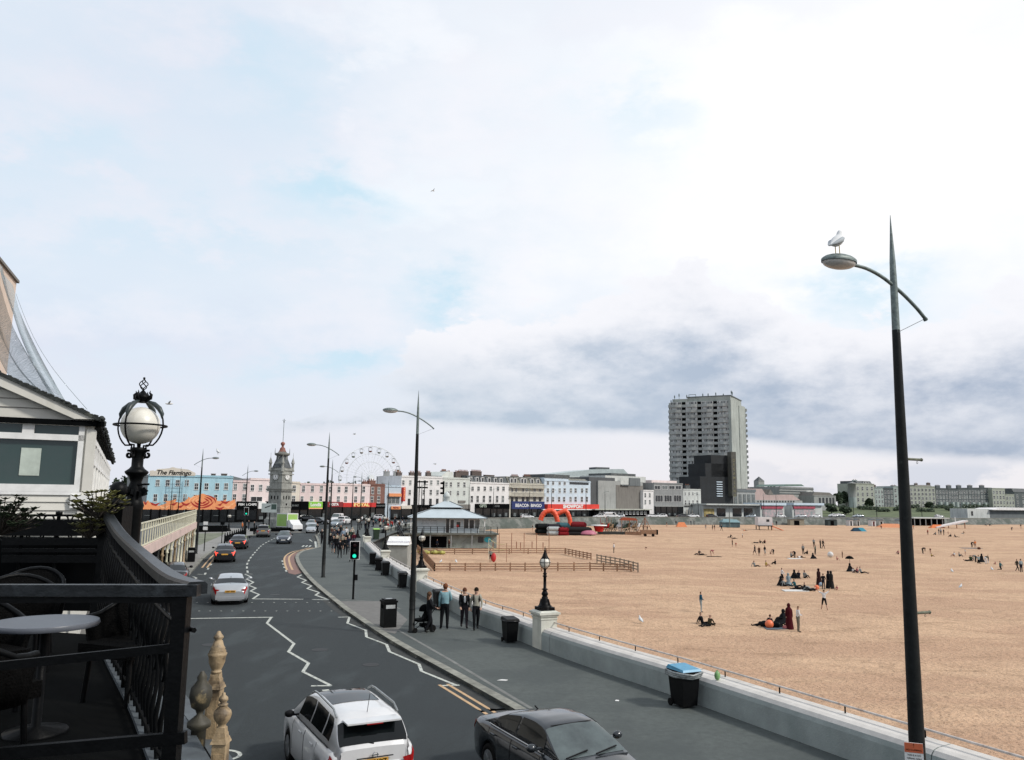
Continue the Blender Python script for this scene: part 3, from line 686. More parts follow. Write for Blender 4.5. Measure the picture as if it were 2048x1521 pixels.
def chimney(b, px, ytop, wpx=7, pots=3, y=2., m=None):
 u, z = b['loc'](px, ytop); w = abs(b['loc'](px + wpx / 2, ytop)[0] - b['loc'](px - wpx / 2, ytop)[0])
 H = b['H']; mb = MB().box(u - w / 2, y, H - .2, u + w / 2, y + .9, z - .45); mb.box(u - w / 2 - .07, y - .07, z - .45, u + w / 2 + .07, y + .97, z - .3)
 c = mb.obj('chimney', m or M_chim, b['root'])
 for i in range(pots):
  x = u - w / 2 + w * (i + .5) / pots; MB().lathe([(.14, 0), (.11, .2), (.12, .42), (.15, .45)], 8, (x, y + .45, z - .3)).obj('chimney_pot', M_pot, c)
 return c
def mansard(b, px0, px1, ytop, dorm=(), wpx=6, m=None, ys=None):
 u0, z = b['loc'](px0, ytop); u1, _ = b['loc'](px1, ytop); H = b['H']
 mb = MB(); mb.M = None
 d = b['depth']
 vs = [(u0, .5, H), (u1, .5, H), (u1, d, H), (u0, d, H), (u0 + .1, 1.7, z), (u1 - .1, 1.7, z), (u1 - .1, d, z), (u0 + .1, d, z)]
 mb.add(vs, [(0, 3, 2, 1), (4, 5, 6, 7), (0, 1, 5, 4), (1, 2, 6, 5), (2, 3, 7, 6), (3, 0, 4, 7)])
 rf = mb.obj('roof', m or M_slate, b['root'])
 for x in dorm:
  u, zz = b['loc'](x, ytop); w = abs(b['loc'](x + wpx / 2, 1000)[0] - b['loc'](x - wpx / 2, 1000)[0]); hh = z - H
  mb = MB(); mb.box(u - w / 2, .45, H + .05, u + w / 2, 1.7, H + hh * .8, 0); mb.box(u - w * .36, .42, H + .2, u + w * .36, .448, H + hh * .7, 1); mb.box(u - w * .6, .38, H + hh * .8, u + w * .6, 1.8, H + hh * .88, 2)
  mb.obj('dormer', [M_trim, M_sashd, M_slate], b['root'])
def balconet(b, xs, wpx, yb):
 for x in xs:
  u0, z = b['loc'](x - wpx / 2, yb); u1, _ = b['loc'](x + wpx / 2, yb)
  mb = MB(); mb.box(u0, -.5, z - .12, u1, -.003, z); mb.box(u0, -.5, z + .8, u1, -.46, z + .85)
  n = max(3, int((u1 - u0) / .25))
  for i in range(n + 1): q = u0 + (u1 - u0) * i / n; mb.box(q - .015, -.49, z, q + .015, -.465, z + .8)
  mb.obj('balcony', M_black, b['root'])
def shop(b, px0, px1, ys0, ys1, m, txt=None, tm=None, tsz=.7, proud=.5, cut=True, tx=None, bold=.02, ybot=None, gm=None, sx=1., fm=None, nwin=3, toff=0.):
 u0, z1 = b['loc'](px0, ys0); u1, z0 = b['loc'](px1, ys1); root = b['root']
 s_ = MB().box(u0 + .02, -proud, z0, u1 - .02, -.003, z1).obj('shop_sign', m, root)
 if txt:
  h = (z1 - z0) * tsz
  u = (u0 + u1) / 2 if tx is None else b['loc'](tx, 1000)[0]
  text(txt, h * 1.35, Matrix.Translation((u, -proud - .02, (z0 + z1) / 2 + toff * (z1 - z0))) @ RX90, tm, s_, bold=bold, sx=sx)
 if cut and z0 > 1.0:
  mb = MB(); y = -proud * .7; mb.box(u0, y + .08, .05, u1, -.002, z0 - .01, 1)
  n = max(1, int((u1 - u0) / 2.6))
  for i in range(n + 1): q = lerp(u0, u1, i / n); mb.box(max(u0, q - .1), y, .05, min(u1, q + .1), y + .079, z0 - .01, 0)
  mb.box(u0, y + .002, .05, u1, y + .075, .55, 0)
  for i in range(n):
   if random.random() < .5:
    q = lerp(u0, u1, (i + .5) / n); mb.box(q - .5, y + .06, .6, q + .5, y + .078, .6 + random.uniform(.6, 1.3), 2)
  mb.obj('shop_front', [fm or M_blackm, gm or M_glassd, M_glassl], root)
 return s_
# --- flamingo block
M_fl_o = mat('sign_orange', (.78, .30, .12), .5, .06, 2); M_fl_r = mat('sign_red', (.36, .020, .012), .5, .06, 2); M_fl_y = mat('sign_pale_orange', (.86, .42, .20), .5, .06, 2)
b = bld('sky blue amusement building with cream parapet lettering and orange flame mural', 294, 464, 168, 176, 951.5, P_blue, 12, 'amusement_building',
  wins=[([313.5, 333.5, 353.5, 372], 8, 960, 972), ([391.5, 411.5, 433, 451], 8, 967, 979.5), ([311, 331.5, 350, 370], 7.5, 989, 1003), ([391, 411], 7, 990, 1003), ([431.5, 450], 7, 990, 1002)])
u0, z0 = b['loc'](288, 951); u1, z1 = b['loc'](388, 940)
r = b['root']
pl = []
for x, y in [(296, 952), (296, 942), (303, 941), (306, 943), (311, 938.5), (322, 938), (334, 937), (341, 934.5), (350, 937), (372, 939.5), (376, 941), (382, 944), (387.5, 946.5), (387.5, 952)]:
 u, z = b['loc'](x, y); pl.append((u, z))
pr = MB().prismxz(pl, -.25, .3).obj('parapet_sign', P_cream, r)
u, z = b['loc'](345, 946.2); text('The Flamingo', 1.25, Matrix.Translation((u, -.28, z)) @ RX90 @ Matrix([[1, .25, 0, 0], [0, 1, 0, 0], [0, 0, 1, 0], [0, 0, 0, 1]]), M_blackm, pr, bold=.03)
def UZ(x, y): return b['loc'](x, y)
flame = [(286, 1019), (286, 1003), (292, 1006), (296, 1001), (302, 1007), (309, 1009), (318, 1012), (326, 1010), (334, 1006), (329, 1003), (340, 1002), (352, 999), (350, 1004), (360, 1006), (368, 1004), (375, 998), (376, 994), (381, 997), (386, 993), (394, 991), (404, 987.5), (414, 991), (422, 995), (428, 998), (430, 995), (433, 1002), (444, 1003), (452, 999), (450, 1004), (460, 1003), (469, 999), (471.5, 1012), (468, 1018), (430, 1019.5), (350, 1020)]
mu = MB().prismxz([UZ(*p) for p in flame], -1.0, -.6).obj('flame_mural', M_fl_o, r)
mb = MB()
def cres(mb, cx, cy, rx, ry, a0, a1, w, y, k=0, n=10):
 o = []; i_ = []
 for j in range(n + 1):
  t = R(lerp(a0, a1, j / n)); ww = w * math.sin(math.pi * j / n) + .15
  o.append(UZ(cx + rx * math.cos(t), cy - ry * math.sin(t))); i_.append(UZ(cx + (rx - ww) * math.cos(t), cy - (ry - ww) * math.sin(t)))
 for j in range(n): mb.add([(o[j][0], y, o[j][1]), (o[j + 1][0], y, o[j + 1][1]), (i_[j + 1][0], y, i_[j + 1][1]), (i_[j][0], y, i_[j][1])], [(0, 1, 2, 3)], k=k)
for q in range(3):
 cres(mb, 404, 1001, 23 - q * 7, 16 - q * 4.4, 185, 285, 3.6, -1.012, 0); cres(mb, 404, 1001, 23 - q * 7, 16 - q * 4.4, 255, 355, 3.6, -1.014, 0)
 cres(mb, 402, 1003, 25 - q * 7, 13 - q * 3.5, 95, 200, 2.6, -1.016, 1); cres(mb, 406, 1003, 25 - q * 7, 13 - q * 3.5, -20, 85, 3.2, -1.018, 0)
for (x0, y0, dx, s_, k) in ((288, 1006, 8, 1, 0), (300, 1008, 22, 1, 0), (318, 1014, 22, .7, 1), (338, 1007, 18, -.7, 0), (350, 1012, 20, -1, 0), (362, 1008, 20, 1, 0), (372, 1014, 14, .6, 1), (432, 1008, 14, -1, 0), (440, 1004, 20, .8, 0), (446, 1013, 18, .6, 1), (456, 1007, 14, -1, 1), (430, 1016, 20, .5, 0)):
 pts = [UZ(x0, y0 - 4 * s_), UZ(x0 + dx * .5, y0 + .2), UZ(x0 + dx, y0 - 3), UZ(x0 + dx * .6, y0 + 4.6), UZ(x0 + dx * .2, y0 + 2.2)]
 mb.add([(p[0], -1.02 - .003 * (x0 % 5), p[1]) for p in pts], [(0, 1, 2, 3, 4)], k=k)
mb.obj('flame_stripes', [M_fl_r, M_fl_y], mu)
u0, z0 = b['loc'](286, 1045); u1, z1 = b['loc'](472, 1019)
mb = MB(); mb.box(u0, -1.4, 0, u1, -.01, .15, 0); mb.box(u0, -.9, .15, u1, -.01, z1, 1)
for i in range(12): q = lerp(u0, u1, i / 11); mb.box(q - .15, -1.02, .15, q + .15, -.905, z1 - .02, 0)
for i in range(0, 11, 2): q = lerp(u0, u1, (i + .3) / 11); mb.box(q, -.93, 1.4, q + 1.3, -.902, 1.5, 2)
mb.obj('arcade_front', [M_blackm, M_glassd, M_glassl], r)
mb = MB()                                                          # open steel frame in front
for x in (338, 370): u, z = b['loc'](x, 955); mb.box(u - .05, -.9, 2, u + .05, -.8, z)
for y in (960, 968, 976, 984, 992): u0, z = b['loc'](338, y); u1, _ = b['loc'](370, y); mb.box(u0, -.88, z - .03, u1, -.82, z + .03)
mb.obj('wall_frame', mat('pale_frame', (.30, .45, .50), .6, .1, 3), r)
for i, (x, yt) in enumerate(((341, 948), (356, 935))):
 u, z = b['loc'](x, yt); o = MB().lathe([(.12, 0), (.07, z * .6), (.02, z)], 8).obj('flagpole', M_black); A_ = b['root'].matrix_basis @ Vector((u, -2.2, 0)); o.location = A_
 tag(o, ['short thin dark mast in front of the blue amusement building', 'tall thin dark mast in front of the blue amusement building'][i], 'mast')
for px, w in ((430, 8), (452, 11)):
 chimney(b, px, 944, w, 0, 4)
sdb = bld('blank grey flank house left of the sky blue amusement building', 252, 294, 178, 168.2, 952, P_gwall, 9, 'end_house')
pk = [([469.5, 488.5], 7, 968, 980), ([469, 488], 7, 989, 1002)]
b = bld('narrow pink house joined to the right of the blue building', 464.3, 498.2, 176, 178, 962, P_pink, 10, wins=pk, group='pink seafront houses')
mb = MB().add([(0, .3, b['H']), (b['W'], .3, b['H']), (b['W'], 9, b['H']), (0, 9, b['H']), (.3, 4, b['H'] + 1.2), (b['W'] - .3, 4, b['H'] + .5)], [(0, 1, 5, 4), (1, 2, 5), (2, 3, 4, 5), (3, 0, 4), (3, 2, 1, 0)]); mb.obj('roof', M_slate, b['root'])
shop(b, 474, 515, 1003, 1020, M_blackm, 'FISH & CHIPS', M_trim, .28, toff=.12)
b = bld('pinkish cream house with long first floor window left of clock tower', 498.4, 540, 178, 182, 958, P_pink2, 10, wins=[([503.5, 520], 7, 970, 982), ([535], 6, 972, 983), ([513], 23, 994, 1003, 'wide')], group='pink seafront houses')
shop(b, 515.5, 531, 1004.5, 1018, M_trim, None, cut=True); shop(b, 531.5, 539.5, 1003, 1020, M_blackm, None)
b = bld('cream house directly behind the clock tower', 540.3, 599, 182, 190, 964, P_cream, 10, wins=[([549, 560], 6, 971, 983), ([587], 7, 971, 984), ([587], 7, 992, 1003), ([560], 8, 992, 1003)], group='pink seafront houses')
chimney(b, 586, 955, 15, 0, 3)
shop(b, 541, 577, 1003, 1020, M_trim, None); shop(b, 577.3, 598.5, 1003, 1020, M_blackm, 'SEA SALT', M_glassl, .2)
b = bld('blush pink house right of the clock tower, over the green shop sign', 599.4, 652, 190, 195, 968, P_pink, 10, wins=[([606, 624, 642], 6, 972, 984), ([604, 623, 641.5], 6, 993, 1003)], group='pink seafront houses')
M_lgreen = mat('sign_green', (.20, .48, .04), .5, .05, 2)
shop(b, 599.8, 615.5, 1003, 1020, M_blackm, None); s_ = shop(b, 616, 644, 1004, 1018, M_lgreen, 'Londis', M_trim, .5, bold=.04, toff=.08)
ua, za = b['loc'](616, 1016); ub, zb_ = b['loc'](644, 1018.2); MB().box(ua + .05, -.53, zb_, ub - .05, -.505, za).obj('sign_band', M_fl_y, s_)
shop(b, 644.5, 651.5, 1003, 1020, M_blackm, None)
b = bld('pale pink house over the dark red and bright red shop signs', 652.4, 739.5, 195, 206, 968.5, P_pink2, 10, wins=[([660, 677, 691.5, 711, 726.5], 6, 973.5, 985), ([660, 676.5, 691, 711, 726], 6, 993, 1005)], group='pink seafront houses')
M_dred = mat('sign_dark_red', (.20, .012, .015), .5, .05, 2); M_sred = mat('sign_bright_red', (.52, .025, .02), .5, .08, 2); M_syel = mat('sign_letter_yellow', (.80, .60, .22), .5, .05, 2)
shop(b, 653, 684, 1004, 1014.5, M_dred, 'COSTA', M_trim, .5, bold=.035, tx=666)
shop(b, 684.5, 739, 1006, 1014.5, M_sred, 'ROYAL', M_syel, .75, bold=.06, tx=721, sx=1.55)
b = bld('small red brown brick house, rooftop chimneys, between pink and light blue', 740, 769, 206, 210, 969, M_brick, 9, wins=[([744.5, 757], 5, 975, 988), ([744, 757], 5.5, 993, 1006)])
chimney(b, 741, 961, 7, 2, 2, M_brick); chimney(b, 760, 959, 13, 3, 3, M_brick)
shop(b, 740.3, 750, 1006, 1014.5, M_sred, None); shop(b, 750.3, 768.7, 1007, 1017, M_blackm, 'AMUSEMENTS', M_glassl, .3)
b = bld('low pale blue shop with balcony windows and orange signs', 769.4, 801.5, 212, 214, 972, P_lblue, 9, wins=[([787], 25, 994, 1008, 'wide')])
u0, z0 = b['loc'](777, 991); MB().box(u0, -.6, z0 - .3, b['W'], -.01, z0 + .5).obj('balcony_roof', M_fl_o, b['root'])
shop(b, 782, 801, 1013, 1019, M_fl_o, 'MENU', M_dred, .6)
b2 = bld('tall blank grey rear block with two fat paired chimneys, beside big wheel', 766, 801, 224, 226, 952.5, P_grey, 8, 'rear_block')
for px in (770.5, 790.5):
 chimney(b2, px, 941, 11, 2, -.95, P_grey)
b = bld('long off white four storey terrace end with vertical red sign', 801.7, 885, 216, 226, 953.5, P_white, 11, wins=[([805.5, 819.5, 848.5, 861.5, 875], 4.8, 961, 970), ([819, 847, 861, 874.5], 4.8, 980, 990), ([818, 832, 847, 861, 874.5], 5, 998, 1010, 'dark')], group='white seafront terrace houses')
for px, w, n in ((816, 9, 3), (842, 9, 3), (855, 9, 3), (875, 8, 4)): chimney(b, px, 942.5, w, n, 4)
u, z1 = b['loc'](804.5, 975); _, z0 = b['loc'](804.5, 1003); vs_ = MB().box(u - .35, -.9, z0, u + .35, -.004, z1).obj('vertical_sign', M_sred, b['root'])
for i, ch in enumerate('ARCADE'): text(ch, .62, Matrix.Translation((u, -.92, z1 - .35 - i * (z1 - z0 - .5) / 6)) @ RX90, M_fl_y, vs_, bold=.02)
shop(b, 802, 822, 1012, 1018, P_cream, None, cut=True); shop(b, 823, 884.5, 1010, 1016, M_blackm, None)
b = bld('pale sage green four storey block next to the white terrace', 885.3, 939.5, 226, 234, 956.5, P_pgreen, 11, wins=[([892, 901, 916, 928], 4.6, 965, 974), ([900, 915.5, 928], 4.6, 982, 991), ([897], 5, 983, 991)], group='white seafront terrace houses')
u0, z0 = b['loc'](884, 956); u1, z1 = b['loc'](908, 949); MB().prismxz([(u0, z0), (u0, z0 + .6), (u0 + 2, z1 + .7), (u1 - .4, z1 + .7), (u1, z0)], .3, 8).obj('roof', P_pgreen, b['root'])
for px, w, n in ((903, 9, 5), (913, 5, 2), (929, 8, 3)): chimney(b, px, 939.5 if px < 905 else 942, w, n, 3)
u0, z0 = b['loc'](916, 1006); u1, z1 = b['loc'](930, 1001.5); MB().box(u0, -.3, z0, u1, -.004, z1).obj('shop_sign', P_brown, b['root'])
shop(b, 886, 939, 1009, 1018, P_brown, None)
b = bld('white terrace with slate mansard, dormers and arched first floor windows', 939.9, 1018, 234, 246, 966, P_white, 11, wins=[([944.5, 956.5, 969, 981, 995.5, 1006.5], 5, 973.5, 982), ([943.5, 955, 967.5, 980, 994, 1005.5], 5, 992, 1005)], group='white seafront terrace houses')
mansard(b, 940, 1018, 951, (943, 956, 967, 980, 993, 1004), 5)
for px, w, n in ((946, 19, 7), (972, 19, 8), (998, 18, 0)): chimney(b, px, 940.5 if n else 948, w, n, 4)
M_gifts = mat('sign_letter_pale', (.34, .40, .33), .6, .2, 2)
shop(b, 950, 980, 1008, 1017, M_blackm, 'GIFTS', M_gifts, .65, bold=.05, tx=964); shop(b, 980.5, 1017, 1008, 1018, M_blackm, 'COFFEE', M_glassl, .3, tx=992)
b = bld('ornate grey cream terrace with two long balconies under a mansard', 1018.5, 1088, 246, 256, 968, P_orn, 11, wins=[([1024, 1032, 1046, 1053, 1069, 1080], 4.4, 977, 984), ([1024, 1033, 1046, 1055, 1069, 1080], 5, 994, 1002, 'dark')], group='white seafront terrace houses')
mansard(b, 1018.5, 1087, 953, (1025, 1032, 1046, 1052, 1066, 1078), 5, m=mat('lead_mansard', (.19, .19, .165), .8, .3, 1))
for px in (1048, 1073): chimney(b, px, 949.5, 13, 6, 4)
for yy in (975, 992):
 u0, z0 = b['loc'](1019, yy); mb = MB().box(.1, -1.0, z0 - .15, b['W'] - .1, -.003, z0, 0); mb.box(.1, -1.0, z0 + .75, b['W'] - .1, -.9, z0 + .85, 1)
 for i in range(28): q = lerp(.15, b['W'] - .15, i / 27); mb.box(q - .05, -.97, z0 + .001, q + .05, -.93, z0 + .749, 1)
 mb.obj('balcony', [P_orn, P_brown], b['root'])
M_nblue = mat('sign_navy', (.010, .022, .115), .5, .05, 2)
shop(b, 1022, 1087, 1003, 1018.5, M_nblue, 'BEACON BINGO', M_trim, .42, bold=.03, toff=-.05, sx=1.15)
b = bld('light blue four storey terrace above the red showboat sign', 1088.5, 1181, 256, 272, 962, P_lblue, 11, wins=[([1095.5, 1106, 1119, 1129], 4.4, 962.5, 970), ([1095.5, 1106, 1119, 1129, 1141.5, 1151, 1164, 1173], 4.4, 977, 986), ([1095, 1106, 1118, 1128, 1141, 1151, 1163.5, 1173.5], 4.6, 994, 1004)])
u0, z0 = b['loc'](1088.6, 962); u1, z1 = b['loc'](1137, 957); MB().box(.02, .02, z0 - .0, u1, 9, z1).obj('attic_storey', P_lblue, b['root'])
MB().box(-.05, -.3, z1, u1 + .2, 9.2, z1 + 1.0).obj('roof', M_slate, b['root'])
mansard(b, 1137.5, 1178, 957, (), 5, m=mat('lead_mansard', (.19, .19, .165), .8, .3, 1))
u0, z0 = b['loc'](1139, 969); u1, z1 = b['loc'](1177, 963.5); MB().box(u0, -.10, z0, u1, -.004, z1).obj('window', M_sashd, b['root'])
shop(b, 1089, 1192, 1008.5, 1018.5, mat('sign_scarlet', (.62, .040, .025), .5, .08, 1), 'SHOWBOAT', M_trim, .72, bold=.09, proud=1.4, tx=1140, sx=1.15)
u0, z0 = b['loc'](1079, 1020.3); u1, z1 = b['loc'](1184, 1018.6); MB().box(u0, -1.6, z0, u1, -.9, z1).obj('sign_canopy', M_trim, b['root'])
b = bld('dark gabled warehouse behind the light blue terrace', 1178, 1230, 276, 284, 955.5, P_dk, 20, 'warehouse', cornice=False)
b = bld('broad blank weathered grey side wall with brown patch above kiosks', 1196.5, 1286, 278, 292, 963, P_gwall, 16, 'blank_wall_block', cornice=False)
u0, z0 = b['loc'](1232, 1018); u1, z1 = b['loc'](1286, 972); MB().box(u0, -.12, .1, u1, -.004, z1).obj('lower_wall', P_brown, b['root'])
u0, z0 = b['loc'](1215, 963); u1, z1 = b['loc'](1300, 954.5); MB().box(u0, 1, z0, u1 - 1, 14, z1).obj('upper_storey', P_white2, b['root'])
u0, z0 = b['loc'](1229, 955); u1, z1 = b['loc'](1278, 948.5); MB().box(u0, 1.5, z0 - .3, u1, 13, z1).obj('roof_plant', M_slate, b['root'])
u0, z0 = b['loc'](1258, 972); u1, z1 = b['loc'](1280, 957); MB().box(u0, -.3, z0, u1, -.004, z1).obj('dark_opening', P_dkgrey2, b['root'])
u0, z0 = b['loc'](1241, 969.5); u1, z1 = b['loc'](1257, 957); MB().box(u0, -.1, z0, u1, -.004, z1).obj('white_panel', P_white2, b['root']); MB().box(u0, -.6, z0 - .5, u1, -.004, z0 - .1).obj('ledge', M_slate, b['root'])
b = bld('large hall with pale sloping roof rising behind the seafront', 1110, 1258, 330, 345, 955, P_white2, 20, 'hall', cornice=False)
u = [b['loc'](x, y) for x, y in ((1110, 948), (1140, 944.5), (1190, 939), (1248, 938.5), (1258, 949), (1258, 956), (1110, 956))]
MB().prismxz(u, .2, 22).obj('roof', mat('pale_metal_roof', (.40, .46, .46), .5, .1, .6), b['root'])
u0, z0 = b['loc'](1200, 940); u1, z1 = b['loc'](1227, 935); MB().box(u0, 3, z0 - .5, u1, 9, z1).obj('roof_plant', M_slate, b['root'])
b = bld('long low row of kiosks with white lit bays in front of the grey wall', 1188, 1299, 270, 288, 1020.5, M_blackm, 6, 'kiosk_row', cornice=False, wins=[([1200 + k * 7.5 for k in range(13)], 4, 1023, 1029, 'wide')])
MB().box(-.3, -.8, b['H'], b['W'] + .3, 6, b['H'] + .35).obj('roof', P_cream2, b['root'])
u0, z0 = b['loc'](1190, 1020); u1, z1 = b['loc'](1252, 1012); MB().box(u0, 5.3, 0, u1, 6.2, z1).obj('rear_wall', P_brown, b['root'])
b = bld('small clean white two bay house between blank wall and grey offices', 1286.5, 1307.5, 290, 294, 981, P_white, 9, wins=[([1290.5, 1299.5], 3.4, 986.5, 995), ([1290.5, 1299.5], 3.4, 1000, 1009)])
b = bld('mid grey modern office block with wide glazing', 1308, 1366, 294, 303, 967, P_grey, 12, 'office_block', wins=[([1315, 1330, 1344, 1357], 11, 972, 979, 'wide'), ([1318, 1336, 1355], 15, 991, 1004, 'wide')])
shop(b, 1309, 1365, 1012, 1014, P_gwall, None, gm=M_glassd)
u0, z0 = b['loc'](1308, 967); u1, _ = b['loc'](1366, 967); MB().box(1, 2, z0, u1 - 1, 9, z0 + 1.2).obj('roof_plant', P_pink2, b['root'])
b = bld('cream three storey house with columned ground floor beside the dark cinema', 1366.5, 1402, 303, 308, 979, P_white2, 10, wins=[([1371, 1378.5, 1386, 1394], 2.8, 985, 991), ([1371, 1378.5, 1386, 1394], 2.8, 1001, 1010)])
chimney(b, 1372, 968, 9, 3, 3, M_slate); chimney(b, 1388, 969, 9, 3, 3, M_slate)
balconet(b, (1383,), 30, 1012)
u0, z0 = b['loc'](1368, 1029); mb = MB()
for i in range(6): q = lerp(1.2, b['W'] - 1, i / 5); mb.lathe([(.22, 0), (.18, 2.6)], 8, (q, -.6, .1))
mb.obj('columns', P_cream, b['root'])
# --- cinema with fin
M_cin = mat('cinema_dark_brick', (.012, .016, .020), .9, .35, .4, extra=brickf((.018, .020, .022), (.012, .014, .018), (.028, .03, .03), amt=.8))
b = bld('dark brick stepped cinema with tall lettered fin, in front of high tower', 1401, 1466, 308, 316, 954, M_cin, 12, 'cinema', cornice=False)
for (xa, xb, yt) in ((1413, 1466, 929), (1425, 1465.5, 912)):
 u0, z0 = b['loc'](xa, 954); u1, z1 = b['loc'](xb, yt); MB().box(u0, .2, b['H'], u1, 10, z1).obj('stepped_tower', M_cin, b['root'])
u0, z0 = b['loc'](1457, 985); u1, z1 = b['loc'](1466.5, 910); fn = MB().box(u0, -2.2, 8, u1, -.004, z1 + 1).obj('fin', mat('fin_faience', (.065, .065, .055), .7, .2, 1), b['root'])
_, za = b['loc'](1461, 922)
for i, ch in enumerate('DREAMLAND'): text(ch, 1.6, Matrix.Translation(((u0 + u1) / 2, -2.23, za - i * 1.7)) @ RX90, mat('fin_letters', (.16, .15, .08), .5, .2, 2), fn, bold=.02)
for i in range(7):
 u0, z0 = b['loc'](1433.5, 963.5 + i * 4.7); u1, _ = b['loc'](1445, 963); MB().box(u0, -.25, z0 - .32, u1, -.004, z0).obj('louvre_strip', P_lblue, b['root'])
b2 = bld('white modernist seafront pavilion with flat canopy and tall glazed bays', 1405, 1512, 300, 312, 1009.5, P_white2, 8, 'pavilion', cornice=False)
MB().box(-.3, -2.5, b2['H'] - .25, b2['W'] + .3, 8.2, b2['H'] + .25).obj('canopy', P_white2, b2['root'])
u0, z0 = b2['loc'](1407, 1030); u1, z1 = b2['loc'](1427, 1018); MB().box(u0, -.3, .3, u1, -.004, z1).obj('shop_front', mat('ochre_front', (.42, .33, .13), .7, .4, .8), b2['root'])
for xa, xb in ((1433, 1450), (1465, 1482), (1487, 1504)):
 u0, z0 = b2['loc'](xa, 1030); u1, z1 = b2['loc'](xb, 1017); MB().box(u0, -.2, .4, u1, -.004, z1).obj('window', M_glassd, b2['root'])
b2 = bld('pale glazed box beside the foot of the high tower', 1467, 1511, 318, 324, 984, P_gwall, 10, 'glazed_block', cornice=False)
MB().box(-.2, -.3, b2['H'], b2['W'] + .2, 10.2, b2['H'] + 1.0).obj('roof', P_dkgrey2, b2['root'])
for i in range(5):
 q = b2['W'] * (i + .5) / 5; MB().box(q - .75, -.15, .5, q + .75, -.004, b2['H'] - 1).obj('window', M_glassl, b2['root'])
# --- the residential tower
tw = thing('residential_tower', 'high grey concrete residential tower standing far beyond the beach', 'tower block')
M_tc = mat('tower_concrete', (.34, .37, .345), .85, .15, .15, extra=stains((.16, .18, .175), .6, (.5, .5, .08))); M_tc2 = mat('tower_spandrel', (.36, .38, .37), .85, .2, .2, extra=stains((.20, .23, .22), .6, (.6, .6, .1)))
A = D(1339, 1004, 355); Bp = D(1467.5, 1005.5, 345); C_ = D(1497, 1006, 368)
ztop = D(1400, 803, 350).z
Lf = (Bp - A).length * 1.0
A.z = Bp.z = C_.z = 0
tw.location = A; rz = math.atan2(Bp.y - A.y, Bp.x - A.x); tw.rotation_euler = (0, 0, rz)
ci, si = math.cos(-rz), math.sin(-rz)
def tl(p): d = p - A; return (d.x * ci - d.y * si, d.x * si + d.y * ci)
c2 = tl(C_); c2 = (c2[0], c2[1]); bl = (c2[0] - Lf, c2[1])
core = [(0, 1.2), (Lf - .3, 1.2), (Lf, 0), c2, bl]
MB().prism([(0.2, 1.3), (Lf - .2, 1.3), (c2[0] - .2, c2[1]), (bl[0] + .2, bl[1])], 0, ztop - .2).obj('core', M_tc, tw)
NF = 17; fh = (ztop - 9) / NF; nb = 4
for f in range(NF):
 z = 9 + f * fh
 mb = MB()
 for j in range(nb):
  x0 = Lf * j / nb + .9; x1 = Lf * (j + 1) / nb - .9; xm = (x0 + x1) / 2
  mb.prism([(x0, 1.31), (x0, .55), (x0 + 1.2, .12), (xm, -.15), (x1 - 1.2, .12), (x1, .55), (x1, 1.31)], z, z + fh * .50)
 for j in range(nb - 1): mb.box(Lf * (j + 1) / nb - .9, .75, z + .02, Lf * (j + 1) / nb + .9, 1.3, z + fh * .48)
 mb.prism([(0, 1.31), (.02, .6), (.9, .5), (.9, 1.31)], z, z + fh * .5); mb.prism([(Lf - .9, 1.31), (Lf - .9, .5), (Lf - .05, .5), (Lf - .05, 1.31)], z, z + fh * .5)
 mb.obj('spandrel', M_tc2, tw)
 for j in range(nb):
  x0 = Lf * j / nb + .9; x1 = Lf * (j + 1) / nb - .9
  w = MB(); w.box(x0 + .1, .62, z + fh * .5, x1 - .1, .9, z + fh - .02, 0)
  n = 7
  for q in range(n):
   xa = lerp(x0 + .2, x1 - .2, q / n); xb = lerp(x0 + .2, x1 - .2, (q + 1) / n)
   w.box(xa + .06, .56, z + fh * .54, xb - .06, .618, z + fh * .95, random.choice((1, 2, 2, 3, 3)))
  w.obj('window_strip', [M_trim, M_sashd, M_glassl, mat('pale_blind', (.42, .44, .44), .6, .2, 2)], tw)
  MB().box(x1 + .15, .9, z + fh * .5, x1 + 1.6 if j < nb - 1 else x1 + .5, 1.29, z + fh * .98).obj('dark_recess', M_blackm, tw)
d_ = Vector((c2[0] - Lf, c2[1])); dn = d_.normalized()
mb = MB(); mb.prism([(Lf - .05, 0.0), (Lf + dn.x * d_.length * .48, dn.y * d_.length * .48), (Lf + dn.x * d_.length * .48 - .8, dn.y * d_.length * .48 + .2), (Lf - 1.2, .4)], 8, ztop + .4)
mb.prism([(Lf + dn.x * d_.length * .54, dn.y * d_.length * .54), (c2[0], c2[1]), (c2[0] - 1, c2[1]), (Lf + dn.x * d_.length * .54 - 1, dn.y * d_.length * .54)], 8, ztop - .8); mb.obj('end_wall', M_tc, tw)
for f in range(NF): MB().bc((c2[0] + .15, c2[1] - .2, 9 + f * fh + fh * .3), (.9, 1.2, fh * .5)).obj('end_balcony', M_tc2, tw)
zt2 = D(1460, 793, 348).z
MB().prism([(Lf * .06, 2.2), (Lf * .30, 2.2), (Lf * .30, 7), (Lf * .06, 7)], ztop - .2, zt2 - .6).obj('roof_plant', M_tc, tw)
MB().prism([(Lf * .301, 3), (Lf * .99, 1.35), (c2[0] - 1.5, c2[1] - 4), (Lf * .301, 8)], ztop - .2, zt2).obj('roof_plant', M_tc, tw)
MB().prism([(Lf * .29, 2.9), (Lf * 1.0, 1.2), (c2[0] - 1.2, c2[1] - 3.8), (Lf * .29, 8.1)], zt2, zt2 + .4).obj('roof_plant_coping', P_dkgrey2, tw)
random.seed(11)
